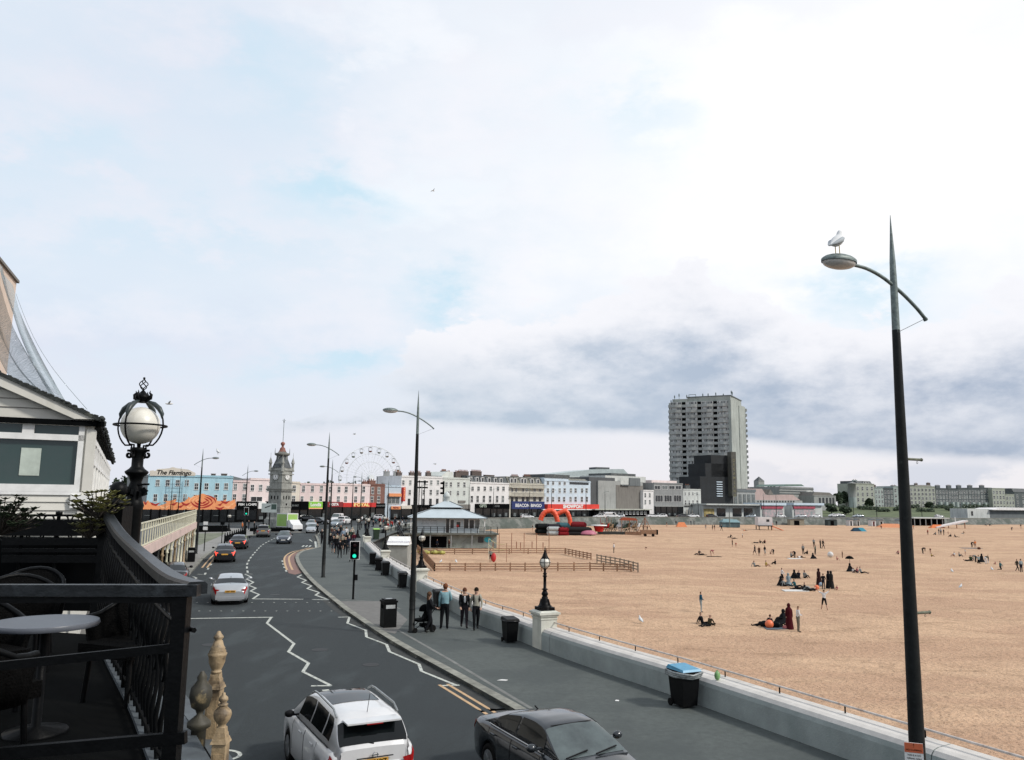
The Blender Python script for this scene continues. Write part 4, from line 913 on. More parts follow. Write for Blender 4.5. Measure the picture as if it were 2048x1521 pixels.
for px, yt in ((1339, 797), (1347, 788), (1357, 785), (1374, 788), (1409, 787), (1420.5, 787), (1437, 786), (1453, 789), (1470, 784), (1472, 786)):
 x = tl(D(px, 1004, 350))[0]; zz = D(px, yt, 352).z; MB().tube([(x, 3, ztop - .3 if px < 1345 else zt2 - .7), (x, 3, zz)], .09, 5).obj('aerial', M_poletop, tw)
 MB().box(x - .22, 2.85, zz - 1.4, x + .22, 3.1, zz - .3).obj('antenna_panel', M_poletop, tw)
x0 = tl(D(1379, 1004, 350))[0]; x1 = tl(D(1394, 1004, 350))[0]
mb = MB(); zf = D(1385, 788.5, 352).z
for x in (x0, x1): mb.box(x - .1, 2.4, zt2 - .5, x + .1, 2.6, zf)
mb.box(x0, 2.4, zf - .2, x1, 2.6, zf)
mb.obj('roof_gantry', M_poletop, tw)
# --- right of the tower
b = bld('long low grey building with a row of roof lights and pinkish roof', 1506, 1605, 345, 370, 1001, P_gwall, 14, 'low_building', cornice=False, wins=[([1516 + k * 5.5 for k in range(14)], 2.6, 991 + 11, 1004.5, 'dark')])
u = [b['loc'](x, y) for x, y in ((1498, 1001), (1498, 978), (1529, 978), (1536, 990), (1590, 990), (1605, 1001))]; MB().prismxz(u, 1, 10).obj('roof', plaster('faded_pink_roof', (.42, .32, .30)), b['root'])
u = [b['loc'](x, y) for x, y in ((1540, 990.2), (1545, 979), (1552, 990.2))]; MB().prismxz(u, .9, 9).obj('gable', P_brown, b['root'])
b = bld('large stone railway station hall with domed window', 1560, 1628, 395, 410, 975, P_gwall, 20, 'station', cornice=True)
u = [b['loc'](x, y) for x, y in ((1572, 973), (1577, 969), (1608, 969), (1614, 973))]; MB().prismxz(u, 1, 18).obj('roof', mat('green_copper', (.14, .21, .18), .7, .2, 1), b['root'])
u0, z0 = b['loc'](1608, 997); u1, z1 = b['loc'](1628, 984); um = (u0 + u1) / 2; rr = (u1 - u0) / 2 * .8
pl = [(um + rr * math.cos(t), z0 + (z1 - z0) * math.sin(t)) for t in [math.pi * k / 12 for k in range(13)]]
MB().prismxz(pl, -1.2, -.9).obj('arched_window', M_glassl, b['root']); MB().prismxz([(um + (p[0] - um) * 1.25, z0 + (p[1] - z0) * 1.2) for p in pl], -.89, -.004).obj('window_surround', P_white2, b['root'])
for yy in (978, 983, 988): u0, z0 = b['loc'](1560, yy); MB().box(0, -.3, z0, b['W'], -.165, z0 + .35).obj('string_course', P_dkgrey2, b['root'])
b = bld('grey columned station wing right of the domed hall', 1628.5, 1672, 395, 402, 992, P_gwall, 12, 'station_wing', cornice=True, wins=[([1640, 1647, 1654, 1661, 1667], 4, 996, 1010, 'dark')])
MB().prismxz([(0, b['H']), (b['W'] * .1, b['H'] + 1.8), (b['W'] * .8, b['H'] + 1.6), (b['W'], b['H'])], 1, 11).obj('roof', P_brown, b['root'])
b = bld('distant square church tower with dark pointed cap', 1518.5, 1530, 480, 482, 962, P_gwall, 4, 'church_tower', cornice=True)
MB().add([(0, 0, b['H']), (b['W'], 0, b['H']), (b['W'], 4, b['H']), (0, 4, b['H']), (b['W'] / 2, 2, b['H'] + 2.6)], [(0, 1, 4), (1, 2, 4), (2, 3, 4), (3, 0, 4), (3, 2, 1, 0)]).obj('roof', M_slate, b['root'])
M_pstr = mat('shop_magenta', (.40, .07, .11), .6, .2, 1)
for i, (xa, xb, lb) in enumerate(((1520, 1568, 'left single storey seafront shop with magenta band'), (1584, 1644, 'right single storey seafront shop with magenta band and grey canopy'))):
 b = bld(lb, xa, xb, 310 + 10 * i, 318 + 10 * i, 1008, P_white2, 8, 'seafront_shop', cornice=False)
 u1, z1 = b['loc'](xa + 2, 1013); u2, z0 = b['loc'](xb - 4 - 12 * i, 1018); MB().box(u1, -.5, z0, u2, -.004, z1).obj('shop_sign', M_pstr, b['root'])
 MB().box(-.1, -1, b['H'] - .6, b['W'] + .1, 8.1, b['H'] + .3).obj('roof', P_lblue, b['root'])
 u1, z1 = b['loc'](xa + 4, 1020); MB().box(u1, -.3, .3, u2, -.004, max(1.2, z1)).obj('shop_front', mat('graffiti_front', (.40, .28, .29), .7, .5, .8, col2=(.18, .25, .25)), b['root'])
# --- western terrace on its green slope
def hillz(y): return 0 if y < 352 else min(4.2, (y - 352) * .05)
vs = []; fs = []; X_ = [110 + i * 12 for i in range(60)]; Y_ = [352 + i * 6 for i in range(20)] + [500, 700]
for y in Y_:
 for x in X_: vs.append((x + (y - 352) * .2, y, hillz(y) + .01 + .25 * noise.noise((x * .05, y * .08, 0)) * min(1, (y - 352) / 20)))
for j in range(len(Y_) - 1):
 for i in range(len(X_) - 1): fs.append((j * len(X_) + i, j * len(X_) + i + 1, (j + 1) * len(X_) + i + 1, (j + 1) * len(X_) + i))
tag(MB().add(vs, fs, True).obj('grassy_slope', mat('slope_grass', (.10, .125, .055), .95, .25, .08, world=True, extra=mottled(.16, (.06, .08, .035), .45, .6))), kind='structure')
def row(lb, xa, xb, d0, d1, yt, wm, fl, nb, zb=3.2, **k):
 b = bld(lb, xa, xb, d0, d1, yt, wm, 12, zb=zb, group='terrace houses above the green slope', **k)
 H = b['H']; n = nb
 for f in range(fl):
  z0 = .6 + f * (H - 1.0) / fl; z1 = z0 + (H - 1) / fl * .62
  for i in range(n): u = b['W'] * (i + .5) / n; window(b, u, z0, z1, min(1.3, b['W'] / n * .5), 'sash')
 return b
P_w3 = plaster('bluish_white', (.31, .36, .345), .7); P_slate3 = plaster('blue_grey_brick', (.085, .10, .105), .5); P_cr3 = plaster('greenish_cream', (.34, .36, .305), .7)
b = row('cream corner house with grey mansard beside the round turret', 1712, 1750, 430, 436, 968, P_cr3, 4, 4)
mansard(b, 1718, 1748, 962, (1733, 1738), 4); chimney(b, 1722, 959, 8, 2, 3, P_w3)
t_ = thing('turret_house', 'round grey turret at the left end of the far terrace', 'tower', (D(1705.5, 1008, 428).x, 428, 3.2))
zt = D(1705, 968, 428).z - 3.2
MB().lathe([(2.0, 0), (2.0, zt * .45)], 14).obj('lower_wall', P_w3, t_); MB().lathe([(2.0, zt * .451), (2.0, zt), (2.15, zt + .02), (2.15, zt + .4), (0, zt + .9)], 14).obj('upper_wall', P_gwall, t_)
b = row('narrow white house right of the cream corner house, on the slope', 1750.4, 1768, 436, 439, 976, P_w3, 4, 3); chimney(b, 1756, 969, 8, 2)
b = row('dark brick house with white bay windows left of the nearest pole', 1768.4, 1788, 439, 441, 977, P_slate3, 4, 3);
b = row('pale house mostly hidden behind the nearest tall pole', 1788.4, 1820, 441, 445, 973, P_w3, 4, 4); chimney(b, 1796, 970, 9, 2)
b = row('big cream five storey terrace just right of the nearest pole', 1820.4, 1872, 445, 450, 973, P_cr3, 5, 7)
mansard(b, 1836, 1868, 970, (), 4, m=P_brown); chimney(b, 1841, 966, 5, 2); chimney(b, 1866, 965, 6, 2)
cols = [(1872.4, 1898, 977, P_slate3), (1898.4, 1918, 978, P_slate3), (1918.4, 1938, 977, P_slate3), (1938.4, 1962, 977, P_slate3), (1962.4, 1986, 976, P_slate3)]
lbs = ['first dark slate grey terrace house right of the big cream terrace', 'second dark slate grey terrace house, white ground floor bay', 'third dark slate grey terrace house, middle of the dark run', 'fourth dark slate grey terrace house of the dark run', 'last dark slate grey terrace house before the cream block']
for i, (xa, xb, yt, m) in enumerate(cols):
 b = row(lbs[i], xa, xb, 450 + i * 4, 454 + i * 4, yt, m, 4, 4)
 chimney(b, (xa + xb) / 2 + 3, 970, 8, 3, 3, P_slate3)
 for q in (.3, .75):
  u = b['W'] * q; mb = MB().prism([(u - 1.2, -.01), (u - .8, -1.1), (u + .8, -1.1), (u + 1.2, -.01)], 0, 4.2); mb.obj('bay', P_w3, b['root'])
b = row('cream block with flat front near the right edge of the far terrace', 1986.4, 2012, 466, 470, 977, P_cr3, 4, 4)
b = row('lower pale cream block stepping down at the right edge', 2012.4, 2030, 470, 472, 989, P_cr3, 3, 3)
b = row('grey roofed house at the right end of the far terrace', 2030.4, 2075, 474, 484, 985, P_slate3, 3, 4); mansard(b, 2031, 2074, 977, (), 4)
b = bld('low white seaside shelter with curved white roof at far right', 1934, 1978, 338, 344, 1018, P_white2, 8, 'shelter', cornice=False, wins=[([1943], 4, 1023, 1031, 'dark')])
b = bld('long open shelter with thin white roof and dark bays', 1978.4, 2090, 344, 362, 1021, P_dkgrey2, 7, 'shelter', cornice=False)
MB().prismxz([(-.5, b['H']), (-.5, b['H'] + .3), (4, b['H'] + .9), (b['W'] * .5, b['H'] + 1.1), (b['W'], b['H'] + .7), (b['W'], b['H'])], -1.6, 7.2).obj('roof', P_white, b['root'])
def wallmat_left(): return plaster('salmon', (.64, .52, .43))
tp = D(33, 566, 42).z
lb_ = thing('tall_building', 'tall pale salmon building cut off at the upper left edge', 'building', (D(33, 566, 42).x, 42, 0), R(-68.5))
MB().box(0, -12, 0, 16, 0, tp).obj('wall', wallmat_left(), lb_)
MB().box(-.1, -12.1, tp, 16.1, .12, tp + .14).obj('coping', P_brown, lb_)
netm = bpy.data.materials.new('bird_netting'); netm.use_nodes = True; q = NG(netm.node_tree); bs = netm.node_tree.nodes['Principled BSDF']; out = netm.node_tree.nodes['Material Output']
bs.inputs['Base Color'].default_value = (.24, .29, .31, 1); bs.inputs['Roughness'].default_value = .8
tr = q.n('ShaderNodeBsdfTransparent'); mx = q.n('ShaderNodeMixShader'); uvn = q.n('ShaderNodeTexCoord').outputs['Object']
nn_ = q.noise(q.mapv(uvn, (6, 6, 1.0)), 1.3, 4, .6); nt2 = netm.node_tree
nt2.links.new(q.lr(nn_, .3, .7, .35, .8), mx.inputs[0]); nt2.links.new(tr.outputs[0], mx.inputs[1]); nt2.links.new(bs.outputs[0], mx.inputs[2]); nt2.links.new(mx.outputs[0], out.inputs[0])
net = thing('bird_netting', 'sagging grey bird netting strung from the salmon building to the pavilion roof', 'netting')
def sheet(p, name):
 n = 14; vs = []; fs = []
 (a0, a1), (b0, b1) = p
 for i in range(n + 1):
  t = i / n
  for j in range(5):
   s_ = j / 4; A_ = a0.lerp(a1, s_); B_ = b0.lerp(b1, s_); v = A_.lerp(B_, t); v.z -= math.sin(math.pi * t) * .45; v.y += .25 * math.sin(j * 2.1 + t * 3); vs.append(v)
 for i in range(n):
  for j in range(4): fs.append((i * 5 + j, i * 5 + j + 1, (i + 1) * 5 + j + 1, (i + 1) * 5 + j))
 MB().add(vs, fs, True).obj(name, netm, net)
sheet(((D(-14, 640, 36), D(-12, 545, 36)), (D(84, 788, 20), D(120, 797, 19.5))), 'net_fold')
sheet(((D(-8, 520, 37), D(20, 568, 37)), (D(104, 793, 19.6), D(140, 809, 19.2))), 'net_fold')
sheet(((D(-16, 690, 35), D(-14, 620, 35)), (D(60, 777, 20), D(92, 789, 19.6))), 'net_fold')
MB().tube([D(32, 588, 38).lerp(D(174, 819, 19), t / 14) - Vector((0, 0, math.sin(math.pi * t / 14) * .5)) for t in range(15)], .007, 4).obj('edge_cord', M_poletop, net)
# ---------------------------------------------------------------- clock tower
ct = thing('clock_tower', 'grey stone clock tower with corner pinnacles and red topped lantern spire', 'clock tower', (D(560, 994, 146).x, 146, 0), R(66))
zc = lambda y: D(560, y, 146).z
def w_(px): return px / 1600 * 146 / 1.414 / 2
s1 = w_(44); z_low = zc(1040); zband = zc(983); ztopc = zc(942)
mb = MB()
mb.bc((0, 0, .8), (s1 * 2.5, s1 * 2.5, 1.6)); mb.bc((0, 0, 1.7 + .1), (s1 * 2.3, s1 * 2.3, .4), taper=.92)
mb.box(-s1, -s1, 2.0, s1, s1, zband); mb.obj('base', M_stone, ct)
mb = MB(); k_ = s1 * .97; mb.box(-k_, -k_, zband + .62, k_, k_, ztopc); mb.obj('shaft', M_stone, ct)
for z_, h_, g_ in ((zband, .22, 1.18), (zband + .221, .2, 1.26), (zband + .422, .2, 1.12), (zc(950), .2, 1.12), (zc(1015), .14, 1.05), (zc(966) - .0, .12, 1.04)):
 MB().bc((0, 0, z_ + h_ / 2), (s1 * 2 * g_, s1 * 2 * g_, h_)).obj('string_course', M_stoned if g_ > 1.2 else M_stone, ct)
MB().bc((0, 0, ztopc + .25), (s1 * 2.16, s1 * 2.16, .5)).obj('parapet', M_stone, ct)
for a in range(4):
 t = a * math.pi / 2; Mx = Matrix.Rotation(t, 4, 'Z'); z = zc(954)
 for sx_ in (-.5, 0, .5): mb = MB(); mb.M = Mx; mb.box(sx_ * s1 - .1, -s1 - .05, zc(999), sx_ * s1 + .1, -s1 - .003, zc(992)); mb.obj('slit_window', M_blackm, ct)
 mb = MB(); mb.M = Mx; mb.prismxz([(-.42 * s1, zc(1014)), (-.42 * s1, zc(1005)), (0, zc(1001)), (.42 * s1, zc(1005)), (.42 * s1, zc(1014))], -s1 - .1, -s1 - .003); nc = mb.obj('niche', M_stone, ct)
 mb = MB(); mb.M = Mx @ Matrix.Translation((0, -s1 - .103, zc(1009))) @ RX90; mb.lathe([(.22, -.02), (.22, .0)], 12); mb.obj('niche_recess', M_blackm, nc)
 mb = MB(); mb.M = Mx @ Matrix.Translation((0, -k_ - .11, z)) @ RX90; rr = .60; mb.lathe([(rr + .1, -.1), (rr + .1, -.03), (rr, .0)], 24, k=0); mb.lathe([(rr * .96, -.02), (rr * .96, .012)], 24, k=1)
 for i in range(12):
  q = i * math.pi / 6; ca, sa = math.cos(q), math.sin(q); mb.add([((rr * .62) * ca - .035 * sa, (rr * .62) * sa + .035 * ca, .018), ((rr * .9) * ca - .05 * sa, (rr * .9) * sa + .05 * ca, .018), ((rr * .9) * ca + .05 * sa, (rr * .9) * sa - .05 * ca, .018), ((rr * .62) * ca + .035 * sa, (rr * .62) * sa - .035 * ca, .018)], [(0, 3, 2, 1)], k=2)
 cf = mb.obj('clock_face', [M_stone, M_trim, M_blackm], ct)
 for L_, q, w2 in ((.50, R(90 + 8), .045), (.36, R(-90 + 28), .06)):
  mb = MB(); mb.M = Mx @ Matrix.Translation((0, -k_ - .145, z)) @ RX90; mb.add([(-w2 * math.sin(q), w2 * math.cos(q), 0), (w2 * math.sin(q), -w2 * math.cos(q), 0), (L_ * math.cos(q), L_ * math.sin(q), 0)], [(0, 1, 2)]); mb.obj('clock_hand', M_blackm, cf)
 cx, cy = s1 * 1.0 * math.cos(t + .785) * 1.414, s1 * 1.0 * math.sin(t + .785) * 1.414
 zz = zc(944); pr = [(.30, 0), (.30, .3), (.24, .35), (.22, 1.4), (.32, 1.5), (.32, 1.65), (.26, 1.75), (.22, 2.0), (.08, 2.4), (.03, 2.6), (.02, 3.3), (.002, 3.5)]
 MB().lathe(pr, 8, (cx * .98, cy * .98, zz)).obj('pinnacle', M_stone, ct)
mb = MB(); z0 = ztopc + .5
mb.lathe([(s1 * 1.25, z0), (s1 * .85, zc(922)), (s1 * .62, zc(915))], 8, ph=.3927); mb.obj('lantern_base', M_slate, ct)
for a in range(8): t = a * math.pi / 4; MB().bar((s1 * .66 * math.cos(t), s1 * .66 * math.sin(t), zc(921)), (s1 * .6 * math.cos(t), s1 * .6 * math.sin(t), zc(911)), .16, .16).obj('lantern_column', M_stone, ct)
MB().lathe([(.45, zc(921)), (.45, zc(911))], 8).obj('lantern_core', M_sashd, ct)
MB().lathe([(s1 * .8, zc(912)), (s1 * .95, zc(910)), (s1 * .95, zc(907)), (s1 * .6, zc(906.5)), (s1 * .5, zc(904))], 8).obj('lantern_cornice', M_stoned, ct)
for a in range(4):
 t = a * math.pi / 2 + .785; MB().lathe([(.07, 0), (.02, .9)], 6, (s1 * .9 * math.cos(t), s1 * .9 * math.sin(t), zc(907))).obj('spike', M_stoned, ct)
M_copper = mat('rusty_red_dome', (.24, .09, .065), .7, .3, 2)
MB().lathe([(s1 * .48, zc(904)), (s1 * .36, zc(900)), (s1 * .32, zc(897)), (s1 * .14, zc(894.5)), (s1 * .14, zc(892)), (.36, zc(889.5)), (.40, zc(887)), (.26, zc(885)), (.05, zc(884))], 12).obj('dome', M_copper, ct)
MB().tube([(0, 0, zc(884)), (0, 0, zc(838))], .05, 6).obj('flag_mast', M_poletop, ct)
mb = MB(); mb.sph((0, 0, zc(844)), .14); mb.bar((-.4, 0, zc(841)), (.4, 0, zc(841)), .04, .04); mb.bar((0, -.4, zc(841)), (0, .4, zc(841)), .04, .04); mb.obj('weather_vane', M_poletop, ct)
# ---------------------------------------------------------------- big wheel
M_wh = mat('white_wheel_steel', (.78, .80, .80), .5, .05, 3)
dW = 330; cW = D(741, 955.5, dW); fw_ = thing('ferris_wheel', 'tall white observation wheel with open gondolas rising behind the rooftops', 'ferris wheel', (cW.x, cW.y, 0), R(22))
RW = (D(741, 893, dW).z - cW.z); hz_ = cW.z
for y in (-.8, .8):
 MB().tube([(RW * math.cos(t), y, hz_ + RW * math.sin(t)) for t in [k * math.pi / 36 for k in range(72)]], .085, 5, closed=True).obj('rim', M_wh, fw_)
 for rr in (.76, .5): MB().tube([(RW * rr * math.cos(t), y, hz_ + RW * rr * math.sin(t)) for t in [k * math.pi / 20 for k in range(40)]], .06, 4, closed=True).obj('inner_ring', M_wh, fw_)
NGd = 21
for i in range(NGd):
 t = (i + .38) * 2 * math.pi / NGd; c_, s_ = math.cos(t), math.sin(t)
 for y in (-.8, .8): MB().tube([(0, y * 2, hz_), (RW * math.cos(t + .06 * (1 if y > 0 else -1)), y, hz_ + RW * math.sin(t + .06 * (1 if y > 0 else -1)))], .045, 4).obj('spoke', M_wh, fw_)
 gx, gz = (RW - .4) * c_, hz_ + (RW - .4) * s_
 mb = MB(); mb.lathe([(.3, -2.1), (.6, -1.95), (.7, -1.5)], 10, (gx, 0, gz), k=1); mb.lathe([(.8, -.25), (.75, -.15), (.1, .1)], 10, (gx, 0, gz), k=0)
 for a in range(4): q = a * math.pi / 2 + .78; mb.tube([(gx + .82 * math.cos(q), .82 * math.sin(q), gz - 1.5), (gx + .82 * math.cos(q), .82 * math.sin(q), gz - .25)], .05, 4, k=2)
 mb.obj('gondola', [P_grey, mat('gondola_tub_%d' % (i % 3), [(.26, .20, .12), (.20, .24, .16), (.32, .14, .10)][i % 3], .5, .1, 3), M_wh], fw_)
mb = MB()
for y in (-1, 1):
 for x in (-6, 6): mb.tube([(x, y * 3, 0), (0, y * 1.8, hz_)], .3, 6)
mb.obj('support_legs', M_wh, fw_); mb = MB(); mb.M = Matrix.Translation((0, 0, hz_)) @ RX90; mb.lathe([(1.0, -2), (1.0, 2)], 14); mb.obj('hub', M_wh, fw_)
# ---------------------------------------------------------------- trees and planting
M_leaf = mat('dark_foliage', (.040, .065, .030), .8, .4, .5, col2=(.018, .03, .016)); M_leaf2 = mat('grey_green_foliage', (.085, .11, .06), .8, .4, .5, col2=(.03, .045, .028)); M_bark = mat('bark', (.06, .05, .04), .9, .2, 4)
def leafclump(mb, c, r, n, sz):
 for i in range(n):
  v = Vector((random.gauss(0, 1), random.gauss(0, 1), random.gauss(0, 1))).normalized() * random.uniform(.45, 1.05)
  p = Vector(c) + Vector((v.x * r[0], v.y * r[1], v.z * r[2])); a = Vector((random.gauss(0, 1), random.gauss(0, 1), random.gauss(0, .6))).normalized() * sz * random.uniform(.6, 1.2); b_ = a.orthogonal().normalized() * sz * .6
  mb.add([p - a, p + b_, p + a, p - b_], [(0, 1, 2, 3)])
def tree(lb, px, d, ytop, wpx, z0=0., m=None, name='tree', cat='tree', group=None, n=420, sz=.55):
 p = D(px, hx(px), d); z1 = D(px, ytop, d).z; w = wpx / 1600 * d / 2; h = z1 - z0
 r = thing(name, lb, cat, (p.x, p.y, z0), random.uniform(0, 6), group)
 mb = MB(); mb.tube([(0, 0, 0), (.1, 0, h * .3), (.05, .1, h * .6), (0, 0, h * .85)], [.28, .22, .13, .03], 7)
 for a in range(5): t = a * 1.3; mb.tube([(0, 0, h * .35), (w * .5 * math.cos(t), w * .5 * math.sin(t), h * .62), (w * .75 * math.cos(t), w * .75 * math.sin(t), h * .8)], [.12, .07, .02], 5)
 mb.obj('trunk', M_bark, r)
 mb = MB(); nc = 9
 for i in range(nc):
  t = i * 2.4; q = random.uniform(.1, .68); zz = h * random.uniform(.48, .86); leafclump(mb, (w * q * math.cos(t), w * q * math.sin(t), zz), (w * .42, w * .42, h * .17), n // nc, sz)
 mb.obj('crown', m or M_leaf, r); return r
T = [('dark bushy tree behind the end of the white pavilion, left one', 230, 200, 956, 26, 0), ('dark bushy tree behind the globe lamp, left of the grey flank house', 248, 205, 952, 26, 0),
     ('small dark tree showing over the roof right of the clock tower', 612, 235, 963, 18, 0), ('low dark tree over the pink roofs, left of the big wheel', 655, 240, 962, 30, 0), ('dark tree under the left side of the big wheel', 700, 250, 961, 34, 0), ('dark tree under the hub of the big wheel', 728, 255, 960, 22, 0),
     ('rounded dark green tree behind the church tower', 1545, 440, 972, 26, 0), ('rounded tree left of the turret on the far terrace', 1676, 430, 980, 20, 2), ('taller rounded tree touching the far round turret', 1692, 435, 982, 18, 3),
     ('small tree in front of the cream corner house on the slope', 1738, 424, 998, 16, 3), ('dense shrub before the big cream terrace on the slope', 1858, 436, 1004, 16, 3), ('dark bush at the left foot of the green slope', 1662, 372, 1007, 22, 0), ('dark bush low on the green slope beside parked cars', 1690, 366, 1012, 26, 0)]
for a in T: tree(*a, sz=.5 * a[2] / 220)
for i, (px, d, yt, w, lb) in enumerate(((1818, 425, 1008, 40, 'long dark hedge before the left half of the cream terrace'), (1885, 430, 1009, 44, 'long dark hedge before the first slate grey houses'), (1950, 434, 1009, 50, 'long dark hedge before the last slate grey houses'), (1735, 410, 1010, 40, 'long dark hedge before the cream corner house'), (1800, 400, 1012, 26, 'dark shrub strip left of the nearest pole on the slope'), (1850, 395, 1013, 34, 'dark shrub strip right of the nearest pole on the slope'), (1905, 405, 1013, 30, 'dark shrub strip below the dark terrace houses'), (1765, 390, 1014, 24, 'dark shrub strip below the narrow white house'))):
 p = D(px, 1010, d); r = MB(); [leafclump(r, ((q - 2) * w / 1600 * d / 5, 0, random.uniform(.6, 1.3)), (w / 1600 * d / 8, 1.5, random.uniform(.8, 1.6)), 90, .5) for q in range(5)]; o = r.obj('shrub', M_leaf); o.location = (p.x, p.y, hillz(d)); tag(o, lb, 'shrub', 'shrubs on the green slope')
# ================================================================ vehicles
def paint(n, c, metal=.0, rough=.28): return mat('car_paint_' + n, c, rough, .04, 2, metal=metal, coat=.6, extra=mottled(6, tuple(x * .82 for x in c), .5, .8, .4))
M_tyre = mat('tyre_rubber', (.008, .008, .008), .85, .2, 8, spec=.1); M_rim = mat('alloy_rim', (.32, .33, .34), .35, .2, 6, metal=.8)
M_carglass = mat('car_glass', (.006, .008, .009), .05, .2, 2, spec=.3); M_screen = mat('windscreen_glass_reflecting', (.075, .095, .095), .06, .35, 1.1, spec=.6, col2=(.02, .027, .028)); M_cartrim = mat('black_car_trim', (.007, .007, .008), .5, .2, 6, spec=.15)  # windscreen base colour is paler to hold a painted reflection
M_taill = mat('tail_lamp', (.35, .012, .012), .2, .2, 12); M_taillon = mat('lit_tail_lamp', (.7, .03, .02), .2, .0, 4, em=((1, .10, .06), 1.6)); M_headl = mat('head_lamp', (.62, .66, .68), .12, .2, 14)
M_plate_y = mat('plate_yellow', (.62, .33, .05), .5, .05, 4); M_plate_w = mat('plate_white', (.6, .6, .58), .5, .05, 4); M_chrome = mat('chrome', (.6, .6, .6), .15, .05, 4, metal=1.)
def pw(pts, x, s=.05):
 def f(x):
  if x <= pts[0][0]: return pts[0][1]
  for (a, u), (b, v) in zip(pts, pts[1:]):
   if x <= b: return u + (v - u) * (x - a) / (b - a)
  return pts[-1][1]
 return (f(x) * 2 + f(x - s) + f(x + s) + f(x - 2 * s) * .5 + f(x + 2 * s) * .5) / 5
KINDS = {
 'saloon': dict(L=4.75, H=1.45, zd=[(0, .62), (.05, .92), (.12, 1.02), (.8, 1.05), (3.3, 1.0), (3.6, .95), (4.35, .80), (4.62, .68), (4.75, .52)],
 w=[(0, .66), (.10, .80), (.5, .885), (1.2, .91), (3.4, .91), (4.1, .87), (4.5, .78), (4.75, .60)], zr=[(.62, 1.03), (1.45, 1.35), (1.9, 1.43), (2.4, 1.45), (2.75, 1.41), (3.62, .96)], wr=.56,
 win=[(1.02, 1.9), (1.98, 3.02)], rw=(.70, 1.36), fw=(2.82, 3.56), ax=(.98, 3.78), r=.33),
 'coupe': dict(L=4.9, H=1.40, zd=[(0, .60), (.05, .86), (.14, .99), (.9, 1.04), (3.4, .97), (3.7, .92), (4.5, .76), (4.8, .62), (4.9, .5)],
 w=[(0, .68), (.12, .83), (.5, .91), (1.2, .935), (3.4, .93), (4.2, .88), (4.6, .80), (4.9, .60)], zr=[(.60, 1.0), (1.35, 1.26), (1.9, 1.375), (2.35, 1.40), (2.75, 1.37), (3.75, .93)], wr=.55,
 win=[(.95, 1.9), (1.98, 3.05)], rw=(.68, 1.28), fw=(2.85, 3.66), ax=(1.05, 3.9), r=.335),
 'suv': dict(L=4.62, H=1.68, zd=[(0, .55), (.04, .95), (.10, 1.10), (.6, 1.14), (3.2, 1.10), (3.5, 1.07), (4.25, .95), (4.5, .84), (4.62, .6)],
 w=[(0, .72), (.10, .84), (.4, .90), (1.0, .915), (3.4, .915), (4.1, .87), (4.4, .80), (4.62, .62)], zr=[(.05, 1.1), (.10, 1.22), (.42, 1.60), (.7, 1.66), (2.1, 1.70), (2.6, 1.66), (2.9, 1.58), (3.6, 1.08)], wr=.60,
 win=[(.52, .98), (1.06, 1.95), (2.03, 3.0)], rw=(.10, .40), fw=(2.78, 3.52), ax=(.86, 3.56), r=.36),
 'hatch': dict(L=3.95, H=1.47, zd=[(0, .55), (.04, .90), (.10, 1.0), (.6, 1.02), (2.9, .98), (3.1, .95), (3.65, .82), (3.87, .70), (3.95, .52)],
 w=[(0, .66), (.10, .78), (.4, .84), (1.0, .86), (2.9, .86), (3.5, .81), (3.8, .72), (3.95, .56)], zr=[(.05, 1.0), (.12, 1.1), (.45, 1.38), (.8, 1.45), (1.7, 1.48), (2.1, 1.44), (3.0, .98)], wr=.54,
 win=[(.62, 1.35), (1.43, 2.45)], rw=(.12, .44), fw=(2.2, 2.95), ax=(.68, 3.15), r=.30),
 'van': dict(L=5.0, H=1.98, zd=[(0, .6), (.03, 1.0), (.08, 1.12), (3.6, 1.12), (4.0, 1.08), (4.6, .95), (4.9, .8), (5.0, .6)],
 w=[(0, .88), (.06, .94), (.5, .95), (4.2, .94), (4.7, .86), (5.0, .68)], zr=[(.02, 1.12), (.05, 1.7), (.15, 1.95), (.4, 1.98), (3.0, 1.98), (3.3, 1.93), (4.15, 1.1)], wr=.76,
 win=[(2.55, 3.35)], rw=(.03, .06), fw=(3.35, 4.05), ax=(.95, 4.05), r=.33)}
def low_sec(K, x, arch=True):
 w = pw(K['w'], x); zd = pw(K['zd'], x); zb = .20 + .06 * (x < .3 or x > K['L'] - .3)
 za = zb
 if arch:
  for a in K['ax']:
   Ra = K['r'] + .055; dx = x - a
   if abs(dx) < Ra: za = max(za, K['r'] + math.sqrt(Ra * Ra - dx * dx) - .0)
 e = min(1, max(0, (zd - .5) / .5)); zs = lerp(za, zd, .0)
 m = max(za + .02, .5 * (za + zd))
 return [(0, za), (w - .09, za), (w - .02, max(za, zb + .10) + .01), (w, max(m, zb + .14)), (w - .012, max(zd - .16, m + .02)), (w - .05, zd - .05), (w - .13, zd), (w * .5, zd + .02 * e), (0, zd + .035 * e)]
def gh_sec(K, x):
 w = pw(K['w'], x); zd = pw(K['zd'], x); zr = pw(K['zr'], x, .04); Hm = K['H']; t = min(1, max(0, (zr - zd) / (Hm - zd)))
 wb = w - .10; wr = lerp(wb - .04, K['wr'], t ** .8); dz = zr - zd
 return [(wb, zd - .03), (lerp(wb, wr, .72), zd + dz * .66), (wr + .03, zd + dz * .88), (wr - .06, zr - .01 * t), (wr * .5, zr + .012 * t), (0, zr + .02 * t)]
def at(sec, s):
 i = min(len(sec) - 2, int(s)); t = s - i; return (lerp(sec[i][0], sec[i + 1][0], t), lerp(sec[i][1], sec[i + 1][1], t))
